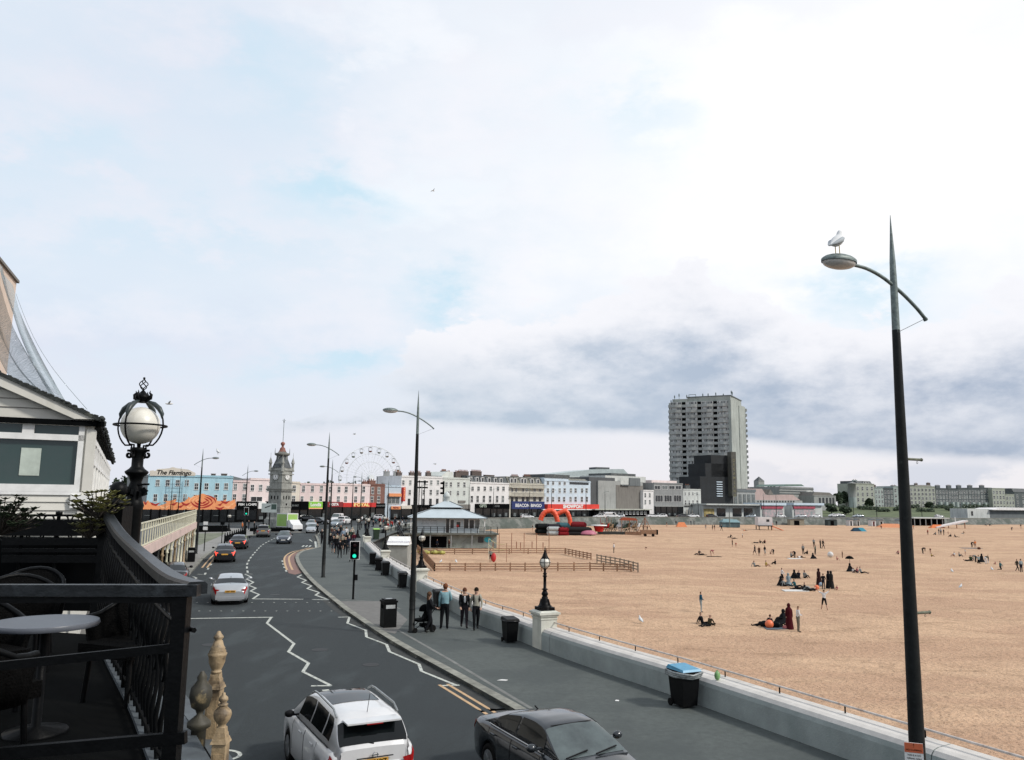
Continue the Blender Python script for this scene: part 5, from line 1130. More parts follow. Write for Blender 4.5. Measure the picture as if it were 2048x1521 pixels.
def loft(mb, K, fn, x0, x1, n, k=0, closed=True):
 secs = []; xs_ = [lerp(x0, x1, i / n) for i in range(n + 1)]
 for a in K['ax']:
  for q in (-1, 1): xs_ += [a + q * (K['r'] + .056), a + q * (K['r'] + .050), a + q * (K['r'] + .03)]
 xs_ = sorted(x for x in set(xs_) if x0 <= x <= x1)
 for x in xs_:
  s = fn(K, x); ring = [(x, -y, z) for y, z in s] + [(x, y, z) for y, z in reversed(s) if y > 1e-6]
  if s[0][0] > 1e-6: pass
  secs.append(ring)
 m = min(len(r_) for r_ in secs); vs = [p for r_ in secs for p in r_[:m]]; fs = []
 for i in range(len(secs) - 1):
  for j in range(m): fs.append((i * m + j, i * m + (j + 1) % m, (i + 1) * m + (j + 1) % m, (i + 1) * m + j))
 o = len(mb.v); mb.add(vs, fs, True, k)
 mb.add([vs[j] for j in range(m)], [tuple(reversed(range(m)))], False, k); mb.add(vs[-m:], [tuple(range(m))], False, k)
def patch(K, fn, x0, x1, s0, s1, offs=.006, nx=10, ns=4, side=1, both=False, x0b=None, x1b=None):
 """a piece of the car's skin lifted slightly: windows, lamps"""
 mb = MB(); vs = []
 ss = [lerp(s0, s1, j / ns) for j in range(ns + 1)]
 cols = [(s, side) for s in ss] if not both else [(s, -1) for s in ss] + [(s, 1) for s in reversed(ss)][1 if s1 >= 5 else 0:]
 for i in range(nx + 1):
  t = i / nx
  for s, sg in cols:
   tt = (s - s0) / (s1 - s0); xa = lerp(x0, x0 if x0b is None else x0b, tt); xb = lerp(x1, x1 if x1b is None else x1b, tt); x = lerp(xa, xb, t)
   y, z = at(fn(K, x), s); y2, z2 = at(fn(K, x), min(s + .05, len(fn(K, x)) - 1.001)); y1, z1 = at(fn(K, x), max(0, s - .05))
   ty, tz = y2 - y1, z2 - z1; ln_ = math.hypot(ty, tz) or 1; ny, nz = tz / ln_, -ty / ln_
   zx = (at(fn(K, x + .03), s)[1] - at(fn(K, x - .03), s)[1]) / .06
   nxv = -zx * nz; q = math.sqrt(1 + nxv * nxv)
   vs.append((x + nxv * offs / q, sg * (y + ny * offs / q), z + nz * offs / q))
 m = len(cols); fs = []
 for i in range(nx):
  for j in range(m - 1):
   f = (i * m + j, (i + 1) * m + j, (i + 1) * m + j + 1, i * m + j + 1)
   fs.append(f if (side < 0 or both) else f[::-1])
 mb.add(vs, fs, True); return mb
def car(kind, label, pm, loc, heading, cat='car', name='parked_car', group=None, detail=1, lit=False, plate=None, rails=False, sc=1., wide=1.):
 K = KINDS[kind]; L_ = K['L']
 r = thing(name, label, cat, loc, heading, group, sc)
 T_ = Matrix.Translation((-L_ / 2, 0, 0))
 def O(mb, nm, m, par=r):
  mb.v = [(x - L_ / 2, y, z) for x, y, z in mb.v]; return mb.obj(nm, m, par)
 mb = MB(); loft(mb, K, low_sec, 0, L_, 44 if detail else 22); x0 = K['zr'][0][0]; x1 = K['zr'][-1][0]; loft(mb, K, gh_sec, x0, x1, 36 if detail else 18)
 body = O(mb, 'body', pm)
 a, b_ = K['rw']; O(patch(K, gh_sec, a, b_, 2.2, 5, .007, 8, 4, both=True), 'rear_window', M_carglass)
 a, b_ = K['fw']; O(patch(K, gh_sec, a, b_, 2.2, 5, .007, 10, 4, both=True), 'windscreen', M_screen)
 for sg in (-1, 1):
  n = len(K['win'])
  for i, (a, b_) in enumerate(K['win']):
   O(patch(K, gh_sec, a, b_, .30, 2.0, .006, 8, 3, side=sg, x0b=a + (.12 if i == 0 else 0), x1b=b_ - (.10 if i == n - 1 else 0)), 'side_window', M_carglass)
 for xa in K['ax']:
  for sg in (-1, 1):
   w = pw(K['w'], xa); mb = MB(); mb.M = Matrix.Translation((xa, sg * (w - .13), K['r'])) @ Matrix.Rotation(R(90) * -sg, 4, 'X')
   rr = K['r']; mb.lathe([(rr * .6, -.1), (rr * .96, -.1), (rr, -.06), (rr, .06), (rr * .95, .10), (rr * .66, .11), (rr * .64, .05), (0, .05)], 20); wh = O(mb, 'wheel', M_tyre)
   mb = MB(); mb.M = Matrix.Translation((xa, sg * (w - .13), K['r'])) @ Matrix.Rotation(R(90) * -sg, 4, 'X'); mb.lathe([(rr * .64, .105), (rr * .60, .085), (rr * .60, .06)], 18)
   for q in range(5): t = q * 1.2566; mb.bar((.03 * math.cos(t), .03 * math.sin(t), .09), (rr * .62 * math.cos(t), rr * .62 * math.sin(t), .085), .06, .05)
   mb.lathe([(.05, .07), (.05, .11), (0, .115)], 8); O(mb, 'rim', M_rim, wh)
 for sg in (-1, 1):
  zt = pw(K['zd'], .12); lh = {'suv': .30, 'hatch': .30, 'van': .4}.get(kind, .17)
  mb = patch(K, low_sec, .0, .20, 4.0, 5.0 if kind != 'suv' else 4.9, .012, 5, 4, side=sg)
  w0 = pw(K['w'], 0); z1 = zt - .09
  lh *= .62; mb.add([(-.012, sg * (w0 - .02), z1 - lh), (-.012, sg * (w0 - .12), z1 - lh * .95), (-.012, sg * (w0 - .19), z1 - .05), (-.012, sg * (w0 - .02), z1 - .02), (.06, sg * (w0 + .015), z1 - lh * .8), (.06, sg * (w0 + .015), z1 - .03)], [(0, 1, 2, 3) if sg > 0 else (3, 2, 1, 0), (0, 3, 5, 4) if sg > 0 else (4, 5, 3, 0)])
  O(mb, 'tail_lamp', M_taillon if lit else M_taill)
  O(patch(K, low_sec, L_ - .42, L_ - .06, 3.9, 5.8, .010, 6, 4, side=sg), 'head_lamp', M_headl)
  xm = K['win'][-1][1] - .05; wm = pw(K['w'], xm); zm = pw(K['zd'], xm) + .06
  mb = MB(); mb.sph((xm, sg * (wm + .09), zm + .03), .11, (.75, 1, .72), 10, 6); mb.bar((xm, sg * (wm - .12), zm), (xm, sg * (wm + .05), zm), .07, .04); O(mb, 'wing_mirror', pm if detail == 2 and kind != 'suv' else M_cartrim)
 w0 = pw(K['w'], .02)
 mb = MB(); mb.box(-.04, -w0 + .02, .30, .05, w0 - .02, .44); mb.box(-.015, -w0 * .8, .24, .05, w0 * .8, .3); O(mb, 'rear_bumper', M_cartrim if kind in ('suv', 'hatch', 'van') else pm)
 w1 = pw(K['w'], L_ - .02); mb = MB(); mb.box(L_ - .04, -w1 * .75, .24, L_ + .03, w1 * .75, .38); O(mb, 'front_bumper', pm)
 mb = MB(); mb.box(L_ - .03, -w1 * .6, .40, L_ + .015, w1 * .6, .52); O(mb, 'grille', M_cartrim)
 zp = {'suv': .90, 'van': .5}.get(kind, .70)
 pl_ = O(MB().box(-.032, -.26, zp - .055, -.006, .26, zp + .055), 'number_plate', M_plate_y)
 if plate: text(plate, .10, Matrix.Translation((-L_ / 2 - .035, 0, zp)) @ Matrix.Rotation(R(-90), 4, 'Z') @ RX90, M_blackm, pl_, ext=.002, bold=.003)
 O(MB().box(L_ + .0305, -.26, .43, L_ + .045, .26, .53), 'number_plate', M_plate_w)
 if detail == 2:
  for sg in (-1, 1):
   for (a, b_) in [q for q in K['win'] if q[1] - q[0] > .6]:
    x = a + .12; w = pw(K['w'], x); z = pw(K['zd'], x) - .13
    O(MB().bar((x, sg * (w + .015), z), (x + .18, sg * (w + .02), z), .03, .03), 'door_handle', pm)
    for xx in (a - .03, b_ + .03):
     pp = [at(low_sec(K, xx), s) for s in (2.4, 3, 4, 5)]; O(MB().tube([(xx, sg * (y + .001), z_) for y, z_ in pp], .004, 4), 'door_seam', M_cartrim)
   O(MB().tube([(x, sg * (pw(K['w'], x) - .085), pw(K['zd'], x) + .005) for x in [lerp(K['win'][0][0] - .1, K['win'][-1][1] + .1, i / 12) for i in range(13)]], .012, 5), 'waist_trim', M_chrome if kind == 'saloon' else M_cartrim)
  x = K['fw'][1] + .03
  for y0 in (-.62, .05): O(MB().bar((x, y0, at(gh_sec(K, x), 4)[1] + .045), (x - .12, y0 + .55, at(gh_sec(K, x - .12), 4)[1] + .035), .025, .02), 'wiper', M_cartrim)
  a, b_ = K['fw']
  for (xa, nm) in ((a - .02, 'roof_seam'), ): O(MB().tube([(xa, q * .9 * at(gh_sec(K, xa), 3)[0], at(gh_sec(K, xa), 3.5)[1] + .012) for q in [lerp(-1, 1, i / 8) for i in range(9)]], .008, 4), nm, M_cartrim)
 O(MB().tube([(.9, 0, at(gh_sec(K, K['rw'][1] + .25), 5)[1] - .01) if False else (K['rw'][1] + .2, 0, at(gh_sec(K, K['rw'][1] + .2), 5)[1] - .02), (K['rw'][1] + .05, 0, at(gh_sec(K, K['rw'][1] + .2), 5)[1] + (.38 if kind == 'suv' else .03))], .006 if kind == 'suv' else .016, 5), 'aerial', M_cartrim)
 if rails:
  for sg in (-1, 1):
   pts = [(lerp(.55, 2.55, i / 8), sg * (K['wr'] + .02), pw(K['zr'], lerp(.55, 2.55, i / 8)) + (.07 if 0 < i < 8 else .0)) for i in range(9)]
   O(MB().tube(pts, .022, 6), 'roof_rail', M_galv)
  O(patch(K, gh_sec, 1.35, 2.5, 3.2, 5, .009, 6, 3, both=True), 'glass_roof', M_carglass)
  O(MB().box(.06, -.54, 1.575, .42, .54, 1.605), 'spoiler', pm)
  O(MB().box(.05, -.16, 1.555, .07, .16, 1.574), 'high_brake_lamp', M_taill)
  mb = MB(); mb.M = Matrix.Translation((-.02, 0, 1.02)) @ Matrix.Rotation(R(-90), 4, 'Y'); mb.tube([(.05 * math.cos(t), .05 * math.sin(t), 0) for t in [k * .524 for k in range(12)]], .008, 6, closed=True); mb.v = [(x, y, z) for x, y, z in mb.v]; mb.box(-.009, -.065, -.004, .009, .065, .008); O(mb, 'badge', M_chrome)
  O(MB().box(-.03, -.36, .97, -.005, .36, .985), 'tailgate_garnish', M_cartrim)
  for sg in (-1, 1): O(MB().tube([(-.008, sg * .66, .60), (-.004, sg * .68, .92), (.03, sg * .66, 1.08)], .006, 4), 'tailgate_seam', M_cartrim)
  O(MB().bar((.09, 0, 1.20), (.16, .36, 1.26), .02, .02), 'rear_wiper', M_cartrim)
 return r
def at_road(px, py, z=0): return G(px, py, z)
def hd(azdeg): return math.pi / 2 - R(azdeg)          # compass-like heading measured from straight ahead
W_ = paint('white', (.62, .62, .62)); S_ = paint('silver', (.42, .44, .46), .5, .3); BK = paint('black', (.006, .0065, .008)); GR = paint('grey', (.16, .165, .165), .4); DG = paint('dark_grey', (.022, .026, .03), .3, .2); RD = paint('red', (.30, .015, .015)); SB = paint('silver_blue', (.26, .30, .33), .5); BG = paint('petrol', (.03, .07, .085), .3)
car('suv', 'nearest white off-road car with roof rails and dark rear window, plate HK15 VXT', W_, Vector((-3.36, 17.12, 0)), hd(-27), name='white_car', detail=2, sc=.94, plate='HK15 VXT', rails=True)
car('saloon', 'dark grey saloon facing the camera, roof and windscreen in view at the lower edge', DG, Vector((1.0, 16.3, 0)), hd(151), name='dark_saloon', detail=2, sc=.96)
car('coupe', 'silver saloon driving away at the crossing stop line', S_, G(459, 1200, 0), hd(-19), name='silver_saloon', detail=2, plate='LK07 RNA')
car('saloon', 'black saloon with lit brake lamps, behind the silver one in the queue bend', BK, G(449, 1122, 0), hd(-19), name='black_saloon', detail=1, lit=True)
car('saloon', 'black saloon with lit brake lamps, farther one beside the black guard rail', BK, G(478, 1097, 0), hd(-14), name='black_saloon', detail=1, lit=True)
car('suv', 'grey off-road car passing the left end of the clock tower island', GR, G(527, 1074, 0), hd(-14), name='grey_car', detail=1)
car('hatch', 'dark blue hatchback with lit head lamps coming down the middle of the road', paint('dark_blue', (.05, .06, .075), .3), G(568, 1087, 0), hd(168), name='oncoming_hatchback', detail=1)
CARS = [('hatch', 'silver hatchback in the oncoming queue right of the green van', S_, 622, 1056, 172), ('saloon', 'silver saloon in the oncoming queue nearest the crowd kerb', S_, 625, 1066, 172),
 ('saloon', 'dark low car behind the silver hatchback, right of the green van', BK, 640, 1049, 120), ('hatch', 'silver car behind the crowd on the pavement', SB, 673, 1054, 185), ('suv', 'white car just right of the white van behind the crowd', W_, 689, 1049, 10),
 ('hatch', 'white car parked across the square left of the clock tower', W_, 501, 1041, 95), ('saloon', 'black car parked next to the white car left of the clock tower', BK, 521, 1042, 95), ('van', 'white van partly behind the clock tower and green van', W_, 588, 1040, 100),
 ('saloon', 'dark saloon parked before the green shop sign', BK, 616, 1043, 95), ('hatch', 'white small car parked under the black shopfronts beside the orange menu sign', W_, 762, 1041, 95)]
for k, lb, pm, x, y, az in CARS: car(k, lb, pm, G(x, y, 0), hd(az), name='distant_car', detail=0, group='cars around the clock tower')
car('van', 'white van queuing behind the crowd, beyond the silver car', W_, G(674, 1045, 0), hd(185), cat='van', name='white_van', detail=0)
SEA = [(1198, 250, W_, 'hatch', 'white car parked behind the inflatables'), (1223, 254, W_, 'van', 'white van parked behind the merry-go-round'), (1237, 256, S_, 'hatch', 'silver car right of the white van behind the merry-go-round'), (1306, 266, W_, 'saloon', 'white car in front of the small white house'), (1322, 268, W_, 'hatch', 'white hatchback in front of the grey offices'),
       (1366, 274, BK, 'saloon', 'dark car parked before the cream columned house'), (1384, 276, W_, 'saloon', 'white saloon before the dark cinema'), (1423, 281, BK, 'hatch', 'dark hatchback before the ochre shopfront'), (1500, 288, SB, 'hatch', 'blue grey car at the right end of the glazed pavilion'), (1560, 297, W_, 'hatch', 'white car between the two magenta shops'), (1600, 302, S_, 'saloon', 'silver saloon before the right magenta shop'),
       (1630, 305, W_, 'saloon', 'white saloon at the end of the right magenta shop'), (1665, 335, W_, 'hatch', 'white car on the upper road under the slope'), (1680, 340, S_, 'hatch', 'silver car on the upper road under the slope'), (1715, 326, SB, 'saloon', 'blue grey saloon above the beach huts'), (1877, 345, W_, 'hatch', 'white car on the seafront road right of the nearest pole'), (1922, 350, W_, 'saloon', 'white saloon beside the white shelter'), (1055, 232, W_, 'hatch', 'white hatchback under the blue bingo sign'), (945, 222, W_, 'hatch', 'white car half hidden right of the beach hut roof')]
for i, (x, d, pm, k, lb) in enumerate(SEA):
 p = D(x, 1010, d); car(k, lb, pm, Vector((p.x, d, hillz(d) + .13 if d > 330 else .13)), hd(78 if i % 2 else 258), name='distant_car', detail=0, group='cars parked along the far promenade')
tk = thing('box_van', 'white box van with two green side panels in front of clock tower', 'van', G(574, 1064, 0), hd(-155))
MB().box(-1.5, -1.05, .75, 1.3, 1.05, 2.95).obj('box_body', W_, tk)
M_ggreen = mat('advert_green', (.20, .36, .06), .6, .25, .7, col2=(.32, .45, .16))
tk.rotation_euler.z = R(-62)
MB().box(-1.38, -1.075, .9, 1.17, -1.055, 2.8).obj('green_panel', M_ggreen, tk)
MB().box(1.305, -.92, .9, 1.325, .92, 2.8).obj('green_panel', M_ggreen, tk)
tk.rotation_euler.z = R(-38)
mb = MB(); mb.box(-1.5, -1.1, .45, 2.0, 1.1, .74); mb.obj('chassis', M_cartrim, tk)
mb = MB(); mb.prismxz([(1.4, .5), (1.4, 1.9), (1.7, 1.95), (2.2, 1.4), (2.7, 1.15), (2.75, .5)], -.95, .95); mb.obj('cab', W_, tk)
for x in (-.8, 2.1):
 for sg in (-1, 1): mb = MB(); mb.M = Matrix.Translation((x, sg * .95, .38)) @ Matrix.Rotation(R(90), 4, 'X'); mb.lathe([(.38, -.12), (.38, .12)], 16); mb.obj('wheel', M_tyre, tk)
for sg in (-1, 1): MB().box(-1.53, sg * .9 - .1, .55, -1.505, sg * .9 + .1, .7).obj('tail_lamp', M_taill, tk)
car('saloon', 'dark car at the left kerb glimpsed past the terrace post', BK, G(345, 1172, 0), hd(-21), name='dark_car', detail=1)
# ================================================================ people
BONES = [('pel', 'chest', 1), ('chest', 'neck', 1), ('neck', 'hd0', 0), ('hd0', 'hd1', 0), ('hd1', 'hd2', 0)]
for s in 'LR': BONES += [('chest', 'sh' + s, 1), ('sh' + s, 'el' + s, 1), ('el' + s, 'wr' + s, 5), ('wr' + s, 'ha' + s, 0), ('pel', 'hip' + s, 2), ('hip' + s, 'kn' + s, 2), ('kn' + s, 'an' + s, 6), ('an' + s, 'to' + s, 3)]
RAD = dict(pel=.135, chest=.14, neck=.055, hd0=.078, hd1=.098, hd2=.07, sh=.072, el=.046, wr=.032, ha=.034, hip=.10, kn=.066, an=.044, to=.038)
BASE = dict(pel=(0, 0, .95), chest=(.01, 0, 1.27), neck=(0, 0, 1.46), hd0=(.02, 0, 1.545), hd1=(.015, 0, 1.625), hd2=(0, 0, 1.70))
for s, q in (('L', 1), ('R', -1)):
 BASE.update({'sh' + s: (0, q * .17, 1.40), 'el' + s: (-.02, q * .22, 1.12), 'wr' + s: (.04, q * .22, .89), 'ha' + s: (.07, q * .21, .80), 'hip' + s: (0, q * .085, .90), 'kn' + s: (.02, q * .10, .50), 'an' + s: (-.01, q * .10, .075), 'to' + s: (.15, q * .12, .035)})
def P_(**k): d = dict(BASE); d.update(k); return d
def shift(d, dz, keys): return {k: ((v[0], v[1], v[2] + dz) if k in keys else v) for k, v in d.items()}
UP = ['pel', 'chest', 'neck', 'hd0', 'hd1', 'hd2', 'shL', 'shR', 'elL', 'elR', 'wrL', 'wrR', 'haL', 'haR', 'hipL', 'hipR']
sit0 = shift(BASE, -.82, UP)
POSES = {
 'stand': P_(), 'stand2': P_(knL=(.06, .12, .5), anL=(.04, .14, .075), toL=(.2, .17, .035), elR=(.06, -.24, 1.13), wrR=(.20, -.10, 1.05), haR=(.26, -.04, 1.05)),
 'walk': P_(knL=(.20, .09, .52), anL=(.26, .09, .10), toL=(.41, .10, .07), knR=(-.06, -.09, .50), anR=(-.32, -.09, .14), toR=(-.20, -.10, .04), elL=(-.12, .22, 1.13), wrL=(-.10, .22, .90), haL=(-.07, .21, .82), elR=(.08, -.22, 1.13), wrR=(.24, -.2, .95), haR=(.31, -.19, .90)),
 'walk2': P_(knR=(.16, -.09, .52), anR=(.18, -.09, .08), toR=(.33, -.10, .04), knL=(-.04, .09, .50), anL=(-.24, .09, .12), toL=(-.11, .10, .04), elR=(-.08, -.23, 1.13), wrR=(-.04, -.23, .90), haR=(0, -.22, .82), elL=(.05, .24, 1.13), wrL=(.17, .20, .93), haL=(.24, .18, .89)),
 'push': P_(elL=(.05, .21, 1.14), wrL=(.27, .17, 1.05), haL=(.35, .14, 1.04), elR=(.05, -.21, 1.14), wrR=(.27, -.17, 1.05), haR=(.35, -.14, 1.04), knL=(.14, .09, .52), anL=(.16, .09, .08), toL=(.31, .1, .04), anR=(-.2, -.09, .11), toR=(-.06, -.1, .04)),
 'phone': P_(elL=(.03, .22, 1.13), wrL=(.22, .12, 1.14), haL=(.30, .08, 1.17), elR=(.03, -.22, 1.13), wrR=(.22, -.10, 1.12), haR=(.30, -.05, 1.15), hd1=(.045, 0, 1.62), hd2=(.06, 0, 1.69)),
 'armup': P_(elL=(.05, .38, 1.50), wrL=(.10, .50, 1.68), haL=(.10, .54, 1.76), elR=(.05, -.38, 1.55), wrR=(.12, -.52, 1.80), haR=(.12, -.56, 1.88), knL=(.12, .16, .5), anL=(.16, .24, .08), toL=(.3, .26, .04), knR=(-.1, -.16, .5), anR=(-.2, -.24, .09), toR=(-.07, -.26, .04)),
 'sit': {**sit0, **dict(knL=(.36, .14, .42), anL=(.52, .13, .07), toL=(.66, .14, .04), knR=(.38, -.12, .38), anR=(.58, -.12, .07), toR=(.72, -.13, .04), elL=(.14, .24, .36), wrL=(.34, .14, .40), haL=(.42, .08, .40), elR=(.14, -.24, .36), wrR=(.32, -.14, .38), haR=(.40, -.08, .38))},
 'sit2': {**sit0, **dict(chest=(-.10, 0, .44), neck=(-.14, 0, .63), hd0=(-.12, 0, .71), hd1=(-.12, 0, .79), hd2=(-.13, 0, .86), shL=(-.14, .18, .57), shR=(-.14, -.18, .57), elL=(-.28, .24, .32), elR=(-.28, -.24, .32), wrL=(-.34, .26, .09), wrR=(-.34, -.26, .09), haL=(-.36, .28, .04), haR=(-.36, -.28, .04), knL=(.44, .11, .20), anL=(.84, .13, .06), toL=(.90, .15, .18), knR=(.42, -.12, .24), anR=(.80, -.13, .06), toR=(.88, -.15, .16))},
 'kneel': {**shift(BASE, -.50, UP), **dict(knL=(.12, .12, .07), anL=(-.28, .10, .07), toL=(-.40, .10, .04), knR=(.14, -.12, .07), anR=(-.26, -.10, .07), toR=(-.38, -.1, .04), elL=(.15, .22, .70), wrL=(.30, .18, .55), haL=(.38, .15, .5), elR=(.12, -.22, .68), wrR=(.28, -.2, .5), haR=(.34, -.17, .44))},
 'bend': P_(pel=(-.10, 0, .86), hipL=(-.08, .085, .82), hipR=(-.08, -.085, .82), chest=(.20, 0, 1.0), neck=(.38, 0, 1.04), hd0=(.46, 0, 1.02), hd1=(.53, 0, .98), hd2=(.58, 0, .93), shL=(.32, .17, .99), shR=(.32, -.17, .99), elL=(.36, .18, .70), elR=(.36, -.18, .70), wrL=(.40, .14, .45), wrR=(.40, -.14, .45), haL=(.42, .13, .36), haR=(.42, -.13, .36)),
 'lie': dict(pel=(0, 0, .13), chest=(-.33, 0, .17), neck=(-.52, 0, .21), hd0=(-.60, 0, .25), hd1=(-.68, 0, .30), hd2=(-.75, 0, .32), shL=(-.46, .18, .17), shR=(-.46, -.18, .17), elL=(-.30, .34, .08), elR=(-.42, -.36, .08), wrL=(-.08, .30, .07), wrR=(-.62, -.30, .10), haL=(.0, .26, .07), haR=(-.70, -.24, .12), hipL=(.05, .09, .12), hipR=(.05, -.09, .12), knL=(.40, .11, .30), anL=(.62, .12, .06), toL=(.76, .13, .05), knR=(.46, -.11, .10), anR=(.88, -.13, .06), toR=(.92, -.15, .16)),
}
SKINM = mat('skin', (.42, .26, .19), .6, .06, 4)
PM = {}
def cmat(c):
 k = 'cloth_%02d%02d%02d' % tuple(int(v * 99) for v in c)
 return mat(k, c, .85, .15, 5, spec=.1)
def pose_mesh(pose, hands=False, slim=1.):
 key = (pose, hands, slim)
 if key in PM: return PM[key]
 J = POSES[pose]; names = list(J); vs = [J[n] for n in names]; ed = [(names.index(a), names.index(b)) for a, b, _ in BONES]
 rad = [RAD.get(n, RAD.get(n[:-1], .05)) * (slim if n[:2] not in ('hd', 'ha') else 1) for n in names]
 if hands:
  for s in 'LR':
   h = Vector(J['ha' + s]); w = Vector(J['wr' + s]); d = (h - w).normalized(); sd = d.cross(Vector((1, 0, 0)) if abs(d.x) < .8 else Vector((0, 0, 1))).normalized(); b0 = names.index('ha' + s)
   for f in range(5):
    o = (f - 1.7) * .018
    if f == 4: p1 = h - d * .03 + sd * .045; p2 = p1 + d * .03 + sd * .02
    else: p1 = h + d * .035 + sd * o; p2 = p1 + d * (.045 - .006 * abs(f - 1.4)) + Vector((.008, 0, -.004))
    vs += [tuple(p1), tuple(p2)]; ed += [(b0, len(vs) - 2), (len(vs) - 2, len(vs) - 1)]; rad += [.010, .008]
 me = bpy.data.meshes.new('p'); me.from_pydata(vs, ed, []); o = bpy.data.objects.new('p', me); COL.objects.link(o)
 sk = o.modifiers.new('s', 'SKIN'); sk.use_smooth_shade = True
 for i, r in enumerate(rad): me.skin_vertices[0].data[i].radius = (r, r); me.skin_vertices[0].data[i].use_root = (i == 0)
 ss = o.modifiers.new('u', 'SUBSURF'); ss.levels = 1; ss.render_levels = 1
 bpy.context.view_layer.update()
 m2 = bpy.data.meshes.new_from_object(o.evaluated_get(bpy.context.evaluated_depsgraph_get())); bpy.data.objects.remove(o)
 hc = Vector(J['hd1']); up = (Vector(J['hd2']) - Vector(J['hd0'])).normalized()
 for p in m2.polygons:
  c = p.center; best = 9; reg = 0
  for a, b, k in BONES:
   A, B = Vector(J[a]), Vector(J[b]); ab = B - A; t = max(0, min(1, (c - A).dot(ab) / ab.length_squared)); d = (c - A - ab * t).length - (RAD.get(a, RAD.get(a[:-1], .05)) * .6)
   if d < best: best = d; reg = k; rb = (a, b, t)
  if reg == 0 and rb[1][:2] == 'hd':
   q = c - hc
   if q.dot(up) > .03 or (q - up * q.dot(up)).x < -.02 and q.dot(up) > -.06: reg = 4
  if reg == 1 and rb[0] == 'chest' and rb[1] == 'neck' and rb[2] > .8: reg = 0
  if rb[0] == 'pel' and rb[1] == 'chest' and rb[2] < .25: reg = 2
  p.material_index = reg; p.use_smooth = True
 PM[key] = m2
 for i in range(7): m2.materials.append(SKINM)
 return m2
def person(loc, rz, label, pose='stand', top=(.02, .02, .02), bot=(.02, .02, .02), hair=(.02, .015, .012), shoe=(.02, .02, .02), h=1.72, sleeves=True, shorts=False, robe=None, hands=False, group=None, slim=1., lonhair=False, skin=None):
 o = bpy.data.objects.new('person', pose_mesh(pose, hands, slim)); COL.objects.link(o)
 o.location = loc; o.rotation_euler.z = rz; o.scale = (h / 1.75,) * 3
 tm, bm_ = cmat(top), cmat(bot); sk = SKINM if skin is None else cmat(skin)
 for i, m in enumerate((sk, tm, bm_, cmat(shoe), cmat(hair), tm if sleeves else sk, sk if shorts else bm_)): o.material_slots[i].link = 'OBJECT'; o.material_slots[i].material = m
 tag(o, label, 'person', group)
 J = POSES[pose]
 if robe:
  rm = cmat(robe); z1 = J['chest'][2] + .12; px_ = J['pel'][0]
  if pose in ('sit', 'sit2', 'kneel'):
   mb = MB().lathe([(.5, .01), (.42, .12), (.30, .30), (.21, .45), (.17, z1), (.06, z1 + .1)], 12); mb.v = [(x * 1.25 + .12 * (1 - min(1, z / .5)) + J['chest'][0] * min(1, z / .4), y * .8, z) for x, y, z in mb.v]
  else: mb = MB().lathe([(.30, .05), (.27, .3), (.22, .7), (.19, 1.0), (.20, 1.25), (.19, z1), (.07, z1 + .1)], 12)
  mb.obj('robe', rm, o)
  hd = Vector(J['hd1']); mb = MB().sph((hd.x - .02, 0, hd.z + .01), .135, (.95, .9, 1.1), 12, 8); mb.lathe([(.20, z1 - .04), (.14, z1 + .07), (.10, z1 + .14)], 10, (J['neck'][0], 0, 0)); mb.obj('headscarf', rm, o)
 elif lonhair or hands:
  hd = Vector(J['hd1']); mb = MB().sph((hd.x - .022, 0, hd.z + .028), .118, (.95, .86, .98), 12, 8)
  if lonhair: mb.sph((hd.x - .075, 0, hd.z - .12), .10, (.6, .85, 1.7), 10, 7)
  mb.obj('hair', cmat(hair), o)
 return o
K0 = (.009, .010, .012); NV = (.012, .016, .03); GY = (.22, .24, .24); LG = (.42, .45, .45); WT = (.66, .66, .66); BR = (.10, .045, .03); BG_ = (.28, .24, .18); RDc = (.30, .02, .02); TE = (.02, .10, .12); OR = (.65, .20, .06); YL = (.40, .30, .08); PK = (.40, .14, .14); SKN = (.42, .26, .19)
def fac(p): return math.atan2(-p.y, -p.x)           # heading towards the viewpoint
p = G(857, 1266, .12); person(p, fac(p) + 1.9, 'woman in dark coat with long brown hair, pushing the black pushchair', 'push', K0, K0, (.09, .05, .03), h=1.62, hands=True, lonhair=True, slim=1.15)
p = G(889, 1259, .12); person(p, fac(p) + math.pi, 'tall man in pale blue shirt seen from behind, beside a wheeled bin', 'stand2', (.20, .34, .38), K0, (.16, .06, .03), h=1.86, hands=True, slim=1.15)
p = G(928, 1257, .12); person(p, fac(p) + .1, 'walker in open dark jacket over white top, short brown hair', 'walk', K0, (.03, .025, .03), (.12, .05, .03), h=1.66, hands=True, slim=1.15)
q = MB().sph((.075, 0, 1.22), .12, (.6, .55, 1.6), 12, 8); ob = q.obj('white_top', cmat(WT), bpy.data.objects[-1] if False else [o for o in COL.objects if o.get('label', '').startswith('walker in open dark')][0])
p = G(951.5, 1260, .12); pm_ = person(p, fac(p) + .1, 'walker in pale beige shirt with dark rucksack straps, dark trousers', 'walk2', (.30, .29, .24), K0, (.02, .015, .01), h=1.72, hands=True, slim=1.15)
for sg in (-1, 1): MB().tube([(-.12, sg * .10, 1.10), (.12, sg * .12, 1.18), (.13, sg * .12, 1.32), (.04, sg * .11, 1.455), (-.10, sg * .10, 1.40)], .022, 6).obj('rucksack_strap', M_blackm, pm_)
MB().sph((-.20, 0, 1.26), .19, (.6, .8, 1.15), 12, 8).obj('rucksack', M_blackm, pm_)
p = G(846, 1264, .12); pc = thing('pushchair', 'black three wheeled pushchair with hood beside the tall lamp post', 'pushchair', p, math.atan2(p.y, p.x) + 2.0)
mb = MB()
for sg in (-1, 1): mb.tube([(-.50, sg * .2, 1.02), (-.1, sg * .22, .55), (.42, sg * .18, .16)], .016, 6); mb.tube([(.10, sg * .22, .62), (-.30, sg * .24, .16)], .016, 6)
